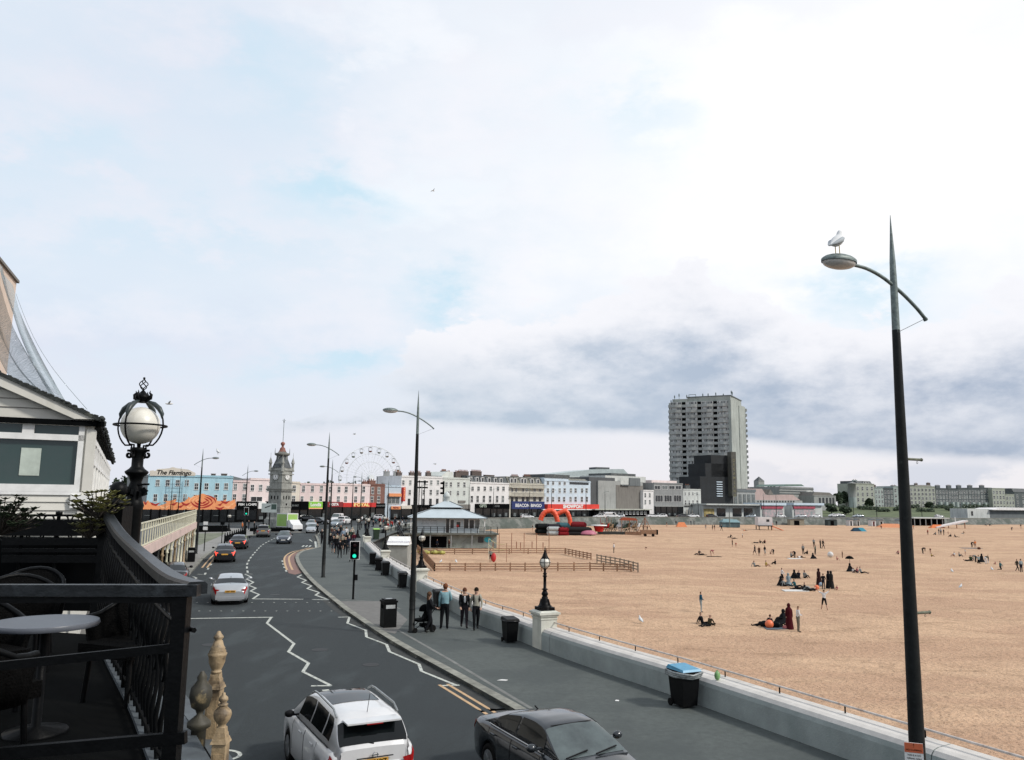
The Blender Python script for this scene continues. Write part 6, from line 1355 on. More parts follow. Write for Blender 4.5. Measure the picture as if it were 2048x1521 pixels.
mb.tube([(-.5, -.2, 1.02), (-.52, 0, 1.04), (-.5, .2, 1.02)], .02, 6); mb.obj('frame', M_black, pc)
mb = MB(); mb.prismxz([(-.18, .42), (.30, .42), (.36, .52), (.0, .55), (-.22, .98), (-.30, .96)], -.2, .2); mb.obj('seat', M_blackm, pc)
MB().sph((-.08, 0, .86), .27, (1, .85, .9), 12, 7, a1=math.pi * .55).obj('hood', M_blackm, pc)
for x, y, r_ in ((.42, .16, .10), (.42, -.16, .10), (-.3, .26, .15), (-.3, -.26, .15)):
 mb = MB(); mb.M = Matrix.Translation((x, y, r_)) @ Matrix.Rotation(R(90), 4, 'X'); mb.lathe([(r_, -.02), (r_, .02)], 14); mb.lathe([(r_ * .6, -.024), (r_ * .6, .024)], 14); mb.obj('wheel', M_tyre, pc)
MB().box(-.30, -.18, .20, .10, .18, .34).obj('basket', M_blackm, pc)
CR = [(666, 1107, 'dark jacket and bare calves'), (672, 1108, 'black top and grey trousers'), (679, 1117, 'all black, nearest of the crowd'), (690, 1110, 'white cap and black coat'), (697, 1108, 'black coat with white sleeve'), (702, 1124, 'dark clothes, half hidden by the traffic light'), (643, 1088, 'dark clothes with a white bag by the kerb'),
 (660, 1096, 'black hooded top'), (674, 1098, 'tan shoulder bag over a black jacket'), (684, 1100, 'beige coat back'), (694, 1097, 'black coat, grey hair'), (668, 1088, 'charcoal jumper'), (676, 1085, 'navy jacket'), (686, 1086, 'light blue shirt'), (692, 1082, 'white shirt'), (700, 1088, 'dark green coat'), (663, 1079, 'brown jacket'), (672, 1075, 'grey hoodie'), (681, 1076, 'black vest'), (704, 1080, 'cream top'), (707, 1096, 'maroon jacket'), (634, 1072, 'dark suit alone at the kerb corner')]
CC = [K0, K0, K0, K0, NV, K0, K0, K0, BG_, BG_, K0, (.05, .05, .06), NV, (.25, .32, .40), WT, (.02, .04, .03), BR, GY, K0, (.5, .46, .38), (.08, .01, .02), K0]
for i, (x, y, d_) in enumerate(CR):
 p = G(x, y, .12); person(p, fac(p) + (math.pi if i % 3 else 0) + random.uniform(-.5, .5), 'person in the pavement crowd wearing ' + d_, ('walk', 'stand', 'walk2', 'stand2')[i % 4], CC[i], K0 if i % 4 else (.06, .065, .08), [(.02, .015, .01), (.5, .45, .35), (.12, .06, .03)][i % 3], h=random.uniform(1.6, 1.8), shorts=i in (0, 9), group='crowd on the pavement by the bend')
SQ = []
cl = ['black', 'grey', 'white', 'navy', 'brown', 'red', 'teal', 'cream']; cv = [K0, GY, WT, NV, BR, RDc, TE, (.5, .46, .38)]
for i in range(30):
 x = 722 + (i * 37) % 96; y = 1046 + (i * 7) % 20; z = .12
 if 742 < x < 762 and y > 1056: x += 22
 p = G(x, y, z); k = (i * 5) % 8
 nb_ = ['tall', 'short', 'slim', 'broad'][i // 8]
 person(p, random.uniform(0, 6.3), '%s person in %s, %s on the square beyond the sea wall' % (nb_, cl[k], 'standing' if i % 3 else 'crouching'), 'stand' if i % 3 else 'kneel', cv[k], K0 if i % 2 else NV, h=[1.85, 1.5, 1.7, 1.75][i // 8], slim=[1, 1, .85, 1.2][i // 8], group='figures on the square beyond the sea wall')
for x, y, lb in ((497, 1061, 'person with dark top and rucksack by the black guard rail'), (484, 1066, 'person in orange top by the left traffic light'), (508, 1065, 'person in black at the island bollards')):
 p = G(x, y, .12); person(p, random.uniform(0, 6), lb, 'stand', OR if 'orange' in lb else K0, NV)
B = [
 (1485, 1076, 'stand', WT, BR, 1.1, 'small child in white, standing alone left of the far trio'), (1512, 1087, 'lie', K0, K0, 1.7, 'figure lying, left of two sitting in the far trio'), (1520, 1087, 'sit', K0, K0, 1.7, 'dark figure sitting in the middle of the far trio'), (1530, 1087, 'sit', (.10, .01, .012), K0, 1.7, 'maroon figure sitting at the right of the far trio'),
 (1510, 1111, 'walk', K0, NV, 1.7, 'walker in black, left of three bare legged strollers', 1), (1518.5, 1112, 'stand', BR, K0, 1.5, 'shorter stroller in brown between two others', 1), (1530, 1112, 'walk2', K0, GY, 1.7, 'stroller in black with grey shorts, right of three', 1), (1540.6, 1109, 'sit', BR, SKN, 1.1, 'child sitting just right of the three strollers', 1), (1547, 1109, 'bend', NV, K0, 1.4, 'child bending over beside a sitting child'),
 (1509.6, 1134, 'sit2', GY, K0, 1.7, 'person in grey leaning back with black legs stretched out'), (1532, 1133.7, 'sit', YL, SKN, 1.7, 'person in yellow sitting in the sand', 1), (1551, 1129, 'sit', K0, K0, 1.5, 'small black figure sitting right of the yellow top'),
 (1582, 1115, 'sit', GY, K0, 1.75, 'person in grey and black sitting at left of a picnic'), (1589.5, 1116, 'bend', K0, K0, 1.7, 'black clothed person bending over the picnic'), (1601, 1116, 'lie', WT, K0, 1.7, 'person lying in white top at the picnic'), (1606.5, 1109, 'stand', GY, K0, 1.7, 'person in grey standing behind the picnic'), (1615, 1109, 'sit', K0, K0, 1.6, 'dark person sitting between picnic and standing figures'), (1628, 1095, 'stand2', GY, K0, 1.7, 'person in grey standing farther back, left of a dark pair'), (1631, 1110, 'stand2', (.10, .13, .10), K0, 1.7, 'person in green grey standing over a seated one'), (1626, 1118, 'sit', K0, K0, 1.7, 'black robed figure sitting at the right of the picnic', 'r'),
 (1641, 1097, 'stand', K0, K0, 1.75, 'left one of the dark standing pair'), (1646.5, 1098, 'walk', K0, K0, 1.8, 'right one of the dark standing pair, stepping'), (1674, 1120.6, 'sit', PK, SKN, 1.2, 'child in pink sitting on open sand', 1), (1685, 1116, 'stand', BR, BR, 1.1, 'brown clothed child standing near the pink one'),
 (1700, 1143, 'sit', K0, K0, 1.9, 'dark hooded figure under a black parasol', 'r'), (1705.6, 1145, 'sit', WT, SKN, 1.2, 'child in white beside the black parasol', 1), (1715, 1146, 'sit', PK, NV, 1.5, 'person in pink and navy, middle of the parasol group'), (1722.6, 1147, 'sit2', GY, K0, 1.7, 'grey topped person at the right of the parasol group'),
 (1564, 1157, 'kneel', WT, K0, 1.7, 'person with white hood kneeling at the back of the big picnic'), (1562, 1171, 'sit', K0, K0, 1.8, 'black robed figure at the left front of the big picnic', 'r'), (1569, 1173, 'sit2', GY, K0, 1.7, 'person with grey top at the front of the big picnic'), (1577, 1171, 'kneel', (.20, .25, .27), (.20, .25, .27), 1.75, 'pale grey robed figure kneeling in the big picnic', 'r'),
 (1589, 1157, 'sit', K0, K0, 1.8, 'first of three black figures sitting at the back of the big picnic', 'r'), (1598, 1157, 'sit', NV, K0, 1.8, 'second of three figures at the back of the big picnic'), (1609, 1157, 'sit', GY, K0, 1.8, 'third at the back of the big picnic, grey haired'), (1591, 1175, 'sit2', TE, K0, 1.75, 'person with teal scarf in the middle of the big picnic'), (1600, 1179, 'lie', K0, K0, 1.8, 'black clothed person lying along the big picnic'), (1609, 1181, 'sit', K0, K0, 1.6, 'dark haired person at the front of the big picnic'), (1621, 1182, 'lie', K0, K0, 1.7, 'person lying beside the small orange ball'),
 (1638, 1171, 'stand', (.03, .012, .012), K0, 1.7, 'dark brown robed figure standing at the right of the big picnic', 'r'), (1647, 1179, 'stand2', K0, NV, 1.6, 'dark figure standing between two robed ones'), (1657.5, 1177, 'stand', K0, K0, 1.72, 'black robed figure, left of the rightmost pair', 'r'), (1663, 1178, 'stand', (.012, .02, .014), K0, 1.75, 'greenish black robed figure at the far right of the big picnic', 'r'), (1674.5, 1181, 'sit', PK, SKN, 1.0, 'toddler in pink digging right of the robed pair', 1),
 (1649, 1220, 'armup', WT, K0, 1.62, 'girl in white top and black shorts with both arms raised', 1), (1579, 1259, 'stand', (.055, .006, .010), K0, 1.72, 'tall dark red robed figure standing over the nearest picnic', 'r'), (1567, 1246, 'sit', K0, K0, 1.8, 'black robed figure sitting beside the dark red one', 'r'), (1597, 1264.5, 'phone', WT, (.16, .15, .12), 1.76, 'man in white shirt and beige trousers looking at his phone'),
 (1526, 1251, 'lie', TE, K0, 1.8, 'person in teal scarf lying at the left of the nearest picnic'), (1543.6, 1253, 'sit2', K0, K0, 1.7, 'black clothed person leaning back behind the big orange ball'), (1556, 1255, 'lie', K0, K0, 1.8, 'person in black lying in the middle of the nearest picnic'),
 (1228, 1106.5, 'stand2', WT, K0, 1.72, 'lone person in white top and black trousers near the wooden fence'), (1291, 1100.6, 'bend', BR, SKN, .9, 'small child bending on open sand far right of the fence', 1), (1397.5, 1110, 'sit2', K0, K0, 1.75, 'first of two black clothed people sitting on a mat'), (1403, 1111, 'lie', K0, K0, 1.75, 'second of two black clothed people, lying back on the mat'), (1422, 1112.5, 'bend', PK, SKN, 1.6, 'person bending over a black mat beside the pair', 1),
 (1402, 1225, 'stand2', (.02, .085, .14), (.28, .32, .33), 1.62, 'boy in blue top and pale trousers standing alone'), (1405, 1249, 'sit2', K0, K0, 1.7, 'dark figure reclining in the sand below the boy in blue'), (1418, 1253, 'sit2', (.04, .035, .02), K0, 1.6, 'second reclining figure next to the dark one below the boy'),
 (1411.5, 1059, 'stand', (.3, .2, .15), GY, 1.6, 'far bather standing left of two slim ones', 1), (1425, 1060.7, 'stand', K0, K0, 1.6, 'far slim dark bather, left of the close pair', 1), (1429, 1061, 'stand', NV, SKN, 1.6, 'far slim navy bather, right of the close pair', 1), (1443, 1062, 'walk', K0, K0, 1.7, 'far dark figure walking before the blue grey tent'),
 (1461, 1075.5, 'sit2', K0, K0, 1.7, 'dark figure seated left beyond the tent shadow'), (1468, 1078, 'lie', K0, K0, 1.7, 'dark figure lying right of a seated one, mid beach'), (1465, 1094, 'stand', BR, K0, 1.5, 'brown haired child standing, left of a smaller child', 1), (1472, 1095, 'stand', RDc, SKN, 1.0, 'smaller child in red standing', 1), (1286.5, 1061, 'stand', K0, K0, 1.7, 'black figure left of a pair before the ramp'), (1294.6, 1061.6, 'stand', BR, K0, 1.5, 'brown figure right of a pair before the ramp'), (1333.5, 1054, 'stand', K0, SKN, 1.6, 'far figure standing under the small white house', 1), (1065, 1063, 'stand', K0, SKN, 1.7, 'lone dark figure before the orange inflatable', 1),
 (1763, 1057.6, 'bend', K0, K0, 1.5, 'far dark figure bending left of the nearest pole'), (1827, 1060, 'walk', OR, SKN, 1.5, 'far child in orange right of the nearest pole', 1), (1850, 1051.6, 'sit', K0, K0, 1.6, 'far seated figure, left of a seated pair near the white slide'), (1855, 1051.8, 'sit', BR, K0, 1.6, 'far seated figure, right of a seated pair near the white slide'), (1855.7, 1070, 'stand', RDc, BR, 1.4, 'child in red standing right of the pole, mid distance'),
 (1871.5, 1070, 'sit', GY, K0, 1.7, 'seated grey figure at the left of the far beach group'), (1878, 1070, 'stand', K0, GY, 1.7, 'standing black topped figure in the far beach group'), (1882, 1070, 'stand', (.25, .28, .33), K0, 1.7, 'standing blue grey figure in the far beach group'), (1888, 1071, 'stand2', K0, K0, 1.7, 'black figure at the right of the far beach group'), (1896.5, 1070, 'stand', SKN, SKN, 1.0, 'bare toddler right of the far beach group', 1), (1902, 1074, 'sit', K0, K0, 1.7, 'black seated figure, left one below the far group'), (1911, 1075, 'sit2', NV, K0, 1.7, 'navy seated figure, right one below the far group'), (1927, 1068, 'sit2', (.3, .2, .12), GY, 1.6, 'tan seated figure far right of the far beach group'),
 (1944, 1095, 'bend', K0, K0, 1.7, 'black clothed person bending beside an orange one'), (1951, 1097, 'stand2', OR, SKN, 1.6, 'person in orange standing beside a bending one', 1), (1909, 1113, 'sit', WT, SKN, 1.6, 'person in white sitting, left of a grey one', 1), (1918.5, 1113.6, 'sit', GY, NV, 1.6, 'person in grey sitting right of the white one'), (1931, 1111, 'stand', LG, SKN, 1.1, 'slight child standing between sitters and the right group', 1), (1941, 1122, 'sit', (.04, .07, .03), K0, 1.8, 'green clad figure at the left of the right hand group'), (1935, 1122.5, 'lie', K0, K0, 1.5, 'dark figure lying at the left end of the right hand group'), (1951.7, 1125, 'bend', (.12, .16, .17), K0, 1.75, 'grey figure bending in the right hand group'), (1957.7, 1127, 'kneel', (.30, .36, .36), K0, 1.8, 'pale green grey kneeling figure in the right hand group'), (1964, 1125, 'kneel', K0, K0, 1.8, 'black kneeling figure in the right hand group', 'r'), (1972, 1128, 'bend', (.02, .035, .02), WT, 1.8, 'dark top and white trousers, bending at the right of the group'), (1977, 1127, 'stand', GY, WT, 1.3, 'child with white trousers at the right of the group'), (1991, 1129.5, 'sit', PK, SKN, .9, 'toddler sitting right of the right hand group', 1), (2001, 1140, 'kneel', TE, K0, 1.7, 'teal topped person kneeling with legs back'), (2035, 1143, 'walk', (.04, .04, .03), K0, 1.6, 'dark figure walking near the right edge'), (2043, 1145, 'stand', (.30, .36, .38), NV, 1.75, 'pale topped figure at the right edge'),
 (1845.8, 1107.5, 'bend', K0, K0, 1.75, 'black clothed person bending right of the nearest pole'), (1861, 1108, 'stand', BR, SKN, 1.1, 'child standing behind another, right of the bending person', 1), (1863, 1113.6, 'sit', YL, BR, 1.2, 'child crouching in front of the standing child'), (1796.7, 1109, 'sit', PK, NV, 1.5, 'person sitting just left of the nearest pole', 1), (2023.5, 1061.4, 'bend', K0, K0, 1.6, 'far dark bending figure near the right edge'), (2042, 1058, 'walk', K0, SKN, 1.6, 'far figure stepping at the right edge', 1), (1973, 1051.5, 'sit', GY, K0, 1.7, 'far seated grey figure below the white shelter'), (1979, 1052, 'sit', K0, K0, 1.7, 'far seated black figure below the white shelter'),
 (981, 1125, 'walk', (.20, .21, .19), K0, 1.8, 'man in grey shirt carrying a red bag on the sand court', 1),
 (1490, 1062, 'lie', OR, BR, 1.6, 'far brown and orange figure reclining below the lifeguard hut'), (1352, 1050.5, 'stand', K0, K0, 1.5, 'far figure left of the orange beach tent'), (1382, 1051, 'stand', NV, K0, 1.7, 'far figure just right of the orange beach tent'), (1388, 1051, 'stand', K0, K0, 1.7, 'second far figure right of the orange beach tent'), (1553, 1051.5, 'stand', K0, K0, 1.7, 'far figure at the top of the orange ramp'),
]
def gs(x, y):                               # where the line of sight meets the sand
 p = G(x, y, -2.8)
 for _ in range(12): p = G(x, y, sandz(p.x, p.y) + noise.noise((p.x * .09, p.y * .05, 1)) * .22 * (1 if p.y < 200 else .5))
 return p
BP = {}
for i, e in enumerate(B):
 x, y, pose, tp_, bt, h, lb = e[:7]; ex = e[7] if len(e) > 7 else None
 p = gs(x, y)
 a = [0, 1.6, 3.1, 4.7, 2.4, .8, 5.5][i % 7]
 if 'white shirt and beige' in lb: a = fac(p) + 1.9
 elif 'girl in white' in lb: a = fac(p) + math.pi
 elif pose in ('sit', 'sit2', 'lie', 'bend'): a = [0, math.pi, -.5, math.pi + .5, .4][i % 5] * 1.0
 p.z -= .03
 BP[lb] = person(p, a, lb, pose, tp_, bt, [(.015, .012, .01), (.06, .03, .02), (.15, .09, .04)][i % 3], h=h, sleeves=ex != 1, shorts=ex == 1, robe=tp_ if ex == 'r' else None, shoe=SKN if ex == 1 else K0, group='people on the beach')
def ball(x, y, r_, m, lb, nm='beach_ball', cat='ball'):
 p = gs(x, y); o = MB().sph((0, 0, r_ * .95), r_).obj(nm, m); o.location = p; tag(o, lb, cat)
M_orange = mat('orange_plastic', (.70, .16, .06), .45, .08, 3);
ball(1539, 1257, .29, M_orange, 'big orange ball in front of the nearest picnic'); ball(1633.5, 1180, .24, M_orange, 'small orange ball at the foot of the big picnic'); ball(1661, 1115, .45, mat('white_fabric', (.6, .6, .58), .8, .1, 3), 'crumpled white bag on the sand left of the child in pink', 'beach_bag', 'bag')
ball(1642, 1173, .2, mat('pale_blue_bag', (.3, .4, .5), .7, .1, 3), 'pale blue bag between the standing robed figures', 'beach_bag', 'bag')
def mat_(x, y, w, d, m, lb, nm='beach_mat'):
 p = gs(x, y); o = MB().prism([(-w, -d), (w, -d * .8), (w * .9, d), (-w * .95, d * .9)], -.05, .05).obj(nm, m); o.location = p; tag(o, lb, 'mat')
mat_(1428, 1114, 1.1, .5, M_blackm, 'black beach mat beside the bending person'); mat_(1590, 1118, 1.1, .7, mat('white_fabric', (.6, .6, .58), .8, .1, 3), 'pale mat under the mid beach picnic'); mat_(1590, 1182, 1.2, .7, mat('white_fabric', (.6, .6, .58), .8, .1, 3), 'pale mat under the big picnic'); mat_(1556, 1258, .9, .5, mat('blue_grey_mat', (.10, .13, .16), .8, .2, 3), 'dark blue grey mat of the nearest picnic'); mat_(1942, 1097, 2, .8, mat('blue_grey_mat', (.10, .13, .16), .8, .2, 3), 'blue grey mat beside the orange clad person')
for x, y, w, m, lb in ((1565, 1173, .25, K0, 'black bag at the left front of the big picnic'), (1614, 1181, .3, GY, 'grey bag at the front of the big picnic'), (1551, 1256, .28, K0, 'black bag behind the big orange ball'), (1572, 1259, .2, PK, 'pink bag at the feet of the dark red robed figure'), (1530, 1254, .3, K0, 'black bag at the left of the nearest picnic'), (1958, 1099, .3, BR, 'brown bag right of the orange clad person')):
 p = gs(x, y); o = MB().sph((0, 0, w * .6), w, (1.2, .8, .8), 10, 7).obj('bag', cmat(m)); o.location = p; tag(o, lb, 'bag')
o = BP['dark hooded figure under a black parasol']; pr = thing('parasol', 'black parasol shading the group left of the tall pole', 'parasol', o.location + Vector((.1, .2, 0)))
MB().tube([(0, 0, 0), (0, 0, 1.9)], .02, 6).obj('pole', M_black, pr); MB().lathe([(.55, 1.55), (.42, 1.75), (.22, 1.88), (0, 1.94)], 10).obj('canopy', M_blackm, pr)
o = BP['man in grey shirt carrying a red bag on the sand court']; rb = MB().sph((0, 0, .65), .42, (.8, .7, 1.45), 12, 9).obj('red_bag', mat('bag_red', (.45, .02, .02), .6, .1, 3)); rb.location = o.location + Vector((.42, -.25, .03)); tag(rb, 'large red bag carried by the man on the sand court', 'bag')
def gull(loc, rz, lb, sc=1., fly=False):
 r = thing('gull', lb, 'gull', loc, rz, None, sc)
 gm = mat('gull_white', (.62, .63, .63), .7, .06, 6); gg = mat('gull_grey_wing', (.34, .37, .39), .7, .1, 6); gy = mat('gull_beak', (.5, .35, .06), .5, .1, 6)
 mb = MB()
 if fly:
  mb.tube([(-.22, 0, 0), (-.1, 0, 0), (.08, 0, .01), (.2, 0, .02), (.26, 0, .02)], [.02, .06, .07, .045, .01], 10); mb.obj('body', gm, r)
  for s in (-1, 1): MB().tube([(0, s * .05, .03), (.04, s * .32, .14), (-.06, s * .68, .08)], [.05, .04, .008], 6).obj('wing', gg, r)
  return r
 pts = [(-.26, 0, .13), (-.18, 0, .165), (-.08, 0, .215), (.02, 0, .27), (.075, 0, .33), (.09, 0, .385), (.10, 0, .43), (.105, 0, .465)]
 mb.tube(pts, [.012, .045, .085, .095, .075, .048, .042, .022], 14); mb.sph((.115, 0, .435), .044, (1.1, .9, .95), 12, 8); mb.obj('body', gm, r)
 for s in (-1, 1):
  MB().tube([(.06, s * .078, .30), (-.05, s * .092, .235), (-.18, s * .055, .165), (-.31, s * .01, .105)], [.03, .05, .032, .006], 8).obj('wing', gg, r)
  MB().tube([(-.01, s * .035, .20), (.0, s * .035, .0)], .008, 5).obj('leg', gy, r)
 MB().tube([(.15, 0, .435), (.20, 0, .425)], [.013, .004], 6).obj('beak', gy, r)
 return r
Mx = Matrix.LocRotScale(m0.location, m0.rotation_euler, m0.scale)
p = Mx @ Vector((-1.22, 0, 9.03 + .095)); gull(p, .75, 'white gull standing on the lantern of the nearest lamp post', .86)
gull(D(435.5, 907.5, 76) + Vector((0, 0, -.1)), 2.6, 'gull on the lantern of the left pavement lamp post', 1.2)
for x, y, lb, rz in ((912, 1127, 'gull on the sand court left of the man with red bag', 2), (882, 1127, 'gull near the left corner of the sand court', 1), (1281, 1247, 'gull standing on open sand right of the nearest pier', 2), (1922, 1178, 'pale gull on open sand right of the nearest pole', .5), (1904, 1146, 'far pale gull on the sand right of the nearest pole', 1.5), (1984, 1142, 'far pale gull near the right hand sand hollow', 1.5)):
 gull(gs(x, y), rz, lb, 1.1)
for x, y, d, lb in ((870, 929, 150, 'gull in flight over the white terrace'), (709, 869, 140, 'gull in flight between two lamp posts above the wheel'), (866, 382, 120, 'tiny gull high in the middle of the sky'), (338, 808, 60, 'gull in flight right of the big globe lamp')): gull(D(x, y, d), .5, lb, 1.2, fly=True)
# ================================================================ street and beach furniture
def wbin():
 r = thing('wheeled_bin', 'x', 'bin')
 mb = MB(); mb.add([(-.24, -.27, .06), (.24, -.27, .06), (.24, .27, .06), (-.24, .27, .06), (-.29, -.36, .98), (.29, -.36, .98), (.29, .36, .98), (-.29, .36, .98)], [(0, 3, 2, 1), (4, 5, 6, 7), (0, 1, 5, 4), (1, 2, 6, 5), (2, 3, 7, 6), (3, 0, 4, 7)]); mb.box(-.31, -.38, .92, .31, .38, .99); mb.obj('bin_body', M_blackplastic, r)
 MB().add([(-.32, -.40, .995), (.32, -.40, .995), (.32, .40, 1.0), (-.32, .40, 1.0), (-.29, -.36, 1.05), (.29, -.36, 1.05), (.29, .34, 1.10), (-.29, .34, 1.10)], [(0, 3, 2, 1), (4, 5, 6, 7), (0, 1, 5, 4), (1, 2, 6, 5), (2, 3, 7, 6), (3, 0, 4, 7)]).obj('lid', M_blackplastic, r)
 MB().tube([(-.26, .42, 1.02), (.26, .42, 1.02)], .02, 6).obj('handle', M_blackplastic, r)
 for s in (-1, 1): mb = MB(); mb.M = Matrix.Translation((s * .27, .27, .10)) @ Matrix.Rotation(R(90), 4, 'Y'); mb.lathe([(.10, -.025), (.10, .025)], 14); mb.obj('wheel', M_tyre, r)
 return r
wb = wbin()
BINS = [(1370, 1384, 'black wheeled bin with blue lid and grey liner against the sea wall', .95), (1015, 1272, 'black wheeled bin immediately left of the nearest cream pier', .85), (878, 1206, 'black wheeled bin behind the tall man in pale blue', .88), (804, 1162, 'black wheeled bin half way between the tall post and the beach shed', .88),
  (771, 1146, 'nearest of the row of three black bins by the beach shed', .9), (757, 1134, 'middle of the row of three black bins by the beach shed', .9), (745, 1120, 'farthest of the row of three black bins by the beach shed', .9), (2030, 1600, 'black wheeled bin cut off by the bottom edge at lower right', .9)]
for i, (x, y, lb, sc) in enumerate(BINS):
 pos, d = pick(x, -.46); n_ = Vector((d.y, -d.x, 0)); rz = math.atan2(d.y, d.x) + math.pi / 2 * 3
 if i == 0:
  o = wb; o.location = pos; o.rotation_euler.z = rz; o.scale = (sc,) * 3; o['label'] = lb
 else: o = clone(wb, pos, rz + random.uniform(-.12, .12), lb, scale=sc)
 if i in (1, 2, 3, 4, 5, 6, 7) and i % 2:
  l = MB(); l.tube([(-.3, -.38, .95), (.3, -.38, .95), (.3, .38, .95), (-.3, .38, .95)], .03, 6, closed=True); l.obj('liner_rim', mat('black_liner', (.02, .02, .022), .3, .3, 12), o)
for i in (0,):
 if 1:
  o = wb; pos, d = pick(1370, -.46); n_ = Vector((d.y, -d.x, 0))
  M_bluelid = mat('blue_lid', (.05, .26, .42), .4, .15, 4);
  for c_ in o.children:
   if c_.name.startswith('lid'):
    c_.data = c_.data.copy(); c_.data.materials[0] = M_bluelid; c_['label'] = 'bright blue lid'
  l = MB()
  for q in range(3): l.tube([(-.33 + .02 * q, -.41 + .02 * q, .96 - q * .05), (0, -.43 + .03 * q, .90 - q * .045), (.33 - .02 * q, -.41 + .02 * q, .96 - q * .06), (.35, 0, .93 - q * .05), (.33, .40, .95 - q * .05), (-.33, .40, .95 - q * .05), (-.35, 0, .93 - .05 * q)], .035, 6, closed=True)
  l.obj('liner', mat('grey_liner', (.30, .33, .33), .35, .35, 9), o)
  cb = thing('carrier_bag', 'pale green carrier bag hanging from the handrail by the blue lidded bin', 'bag', pos + Vector((d.x * -.62, d.y * -.62, 0)) + n_ * .62)
  l = MB().sph((0, 0, .86), .08, (1, .8, 1.5), 10, 8); l.tube([(0, 0, .9), (0, 0, 1.0)], [.05, .015], 6); l.obj('bag_body', mat('green_film', (.22, .42, .16), .4, .3, 9), cb)
for c_ in list(wb.children): pass
lb_ = thing('litter_bin', 'square black litter bin standing alone near the kerb', 'bin', G(776, 1254, .12), .45)
mb = MB(); mb.box(-.28, -.28, 0, .28, .28, 1.02); mb.box(-.31, -.31, 1.021, .31, .31, 1.10); mb.prism([(-.25, -.25), (.25, -.25), (.25, .25), (-.25, .25)], 1.101, 1.16); mb.obj('bin_body', M_blackplastic, lb_)
MB().box(-.14, -.12, 1.162, .14, .12, 1.17).obj('ash_plate', M_galv, lb_); MB().box(-.20, -.285, .78, .20, -.281, .93).obj('slot', mat('slot_label', (.4, .42, .42), .5, .2, 6), lb_); MB().box(-.285, -.18, .78, -.281, .18, .93).obj('slot', M_blackm, lb_)
sh = thing('beach_shed', 'grey beach shed with white sloping top and lettering, behind the wall', 'shed', (G(795, 1117, -2.4).x, G(795, 1117, -2.4).y, -2.8), -.02)
sh.location = D(795, 1090, 76); sh.location.z = -2.8; k = 76 / 1600
zt = D(795, 1091, 76).z + 2.8; hw = 20 * k
MB().box(-hw, 0, 0, hw, 2.4, zt).obj('shed_wall', mat('shed_grey', (.26, .27, .25), .85, .15, 1), sh)
rf = MB().add([(-hw - .1, -.1, zt), (hw + .1, -.1, zt), (hw + .05, 1.4, zt + .75), (-hw - .05, 1.4, zt + .75), (-hw, 2.6, zt), (hw, 2.6, zt)], [(0, 1, 2, 3), (3, 2, 5, 4), (0, 3, 4), (1, 5, 2), (0, 4, 5, 1)]).obj('roof', M_trim, sh)
MB().box(-hw - .12, -.13, zt - .06, hw + .12, -.10, zt + .02).obj('fascia', M_blackm, sh)
ang = math.atan2(.75, 1.5)
text('DECKCHAIR HIRE', .30, Matrix.Translation((0, .40, zt + .30)) @ Matrix.Rotation(ang, 4, 'X'), mat('faded_lettering', (.35, .33, .42), .7, .1, 5), rf, ext=.004, bold=.0)
o = clone(wb, G(752, 1080, .12), .3, 'dark green wheeled bin with lime lid beyond the wall end', scale=1.35)
M_lime = mat('lime_lid', (.24, .48, .06), .5, .1, 4)
for c_ in o.children:
 if c_.name.startswith('lid'): c_.data = c_.data.copy(); c_.data.materials[0] = M_lime
 if c_.name.startswith('bin_body'): c_.data = c_.data.copy(); c_.data.materials[0] = mat('bottle_green_bin', (.008, .03, .016), .5, .2, 6)
 if c_.name.startswith('liner'): bpy.data.objects.remove(c_)
for x, y, lb in ((382, 1124, 'black litter bin beside the colonnade on the left pavement'),):
 o = clone(lb_, G(x, y, .12), .3, lb)
def signal(loc, rz, lb, h=2.3, sc=1.):
 r = thing('traffic_light', lb, 'traffic light', loc, rz, None, sc)
 MB().lathe([(.075, 0), (.057, .05), (.057, h + .95)], 12).obj('post', M_black, r)
 MB().box(-.27, -.16, h, .27, -.145, h + .98).obj('backing_board', M_blackm, r)
 mb = MB()
 for a in ((-.27, h, -.235, h + .98), (.235, h, .27, h + .98), (-.235, h, .235, h + .035), (-.235, h + .945, .235, h + .98)): mb.box(a[0], -.168, a[1], a[2], -.161, a[3])
 mb.obj('white_border', M_trim, r)
 MB().box(-.16, -.30, h + .04, .16, -.17, h + .94).obj('signal_head', M_blackm, r)
 for i, m in enumerate((M_green_em, mat('amber_lens_off', (.05, .03, .01), .3, .1, 5), mat('red_lens_off', (.05, .01, .01), .3, .1, 5))):
  mb = MB(); mb.M = Matrix.Translation((0, -.305, h + .20 + i * .29)) @ RX90; mb.lathe([(.10, -.0), (.095, .02), (.05, .035), (0, .04)], 18); mb.obj('lens', m, r)
  mb = MB(); mb.M = Matrix.Translation((0, -.30, h + .20 + i * .29)) @ RX90
  pts = [(.115 * math.cos(t), .115 * math.sin(t)) for t in [R(a) for a in range(-10, 191, 20)]]
  vs = [(x, y, 0) for x, y in pts] + [(x, y, .13) for x, y in pts]; n = len(pts); mb.add(vs, [(j, j + 1, n + j + 1, n + j) for j in range(n - 1)] + [(n + j, n + j + 1, j + 1, j) for j in range(n - 1)]); mb.obj('hood', M_blackm, r)
 MB().box(.06, -.10, 1.0, .20, .05, 1.30).obj('push_button_box', M_blackplastic, r)
 return r
p = G(706, 1199, .12); signal(p, .12, 'traffic light showing green at the right kerb, white edged board', 2.1)
p = G(490, 1073, .12); signal((p.x, p.y, .12), .25, 'traffic light showing green far left, beside the black guard rail', 2.6, 1.1)
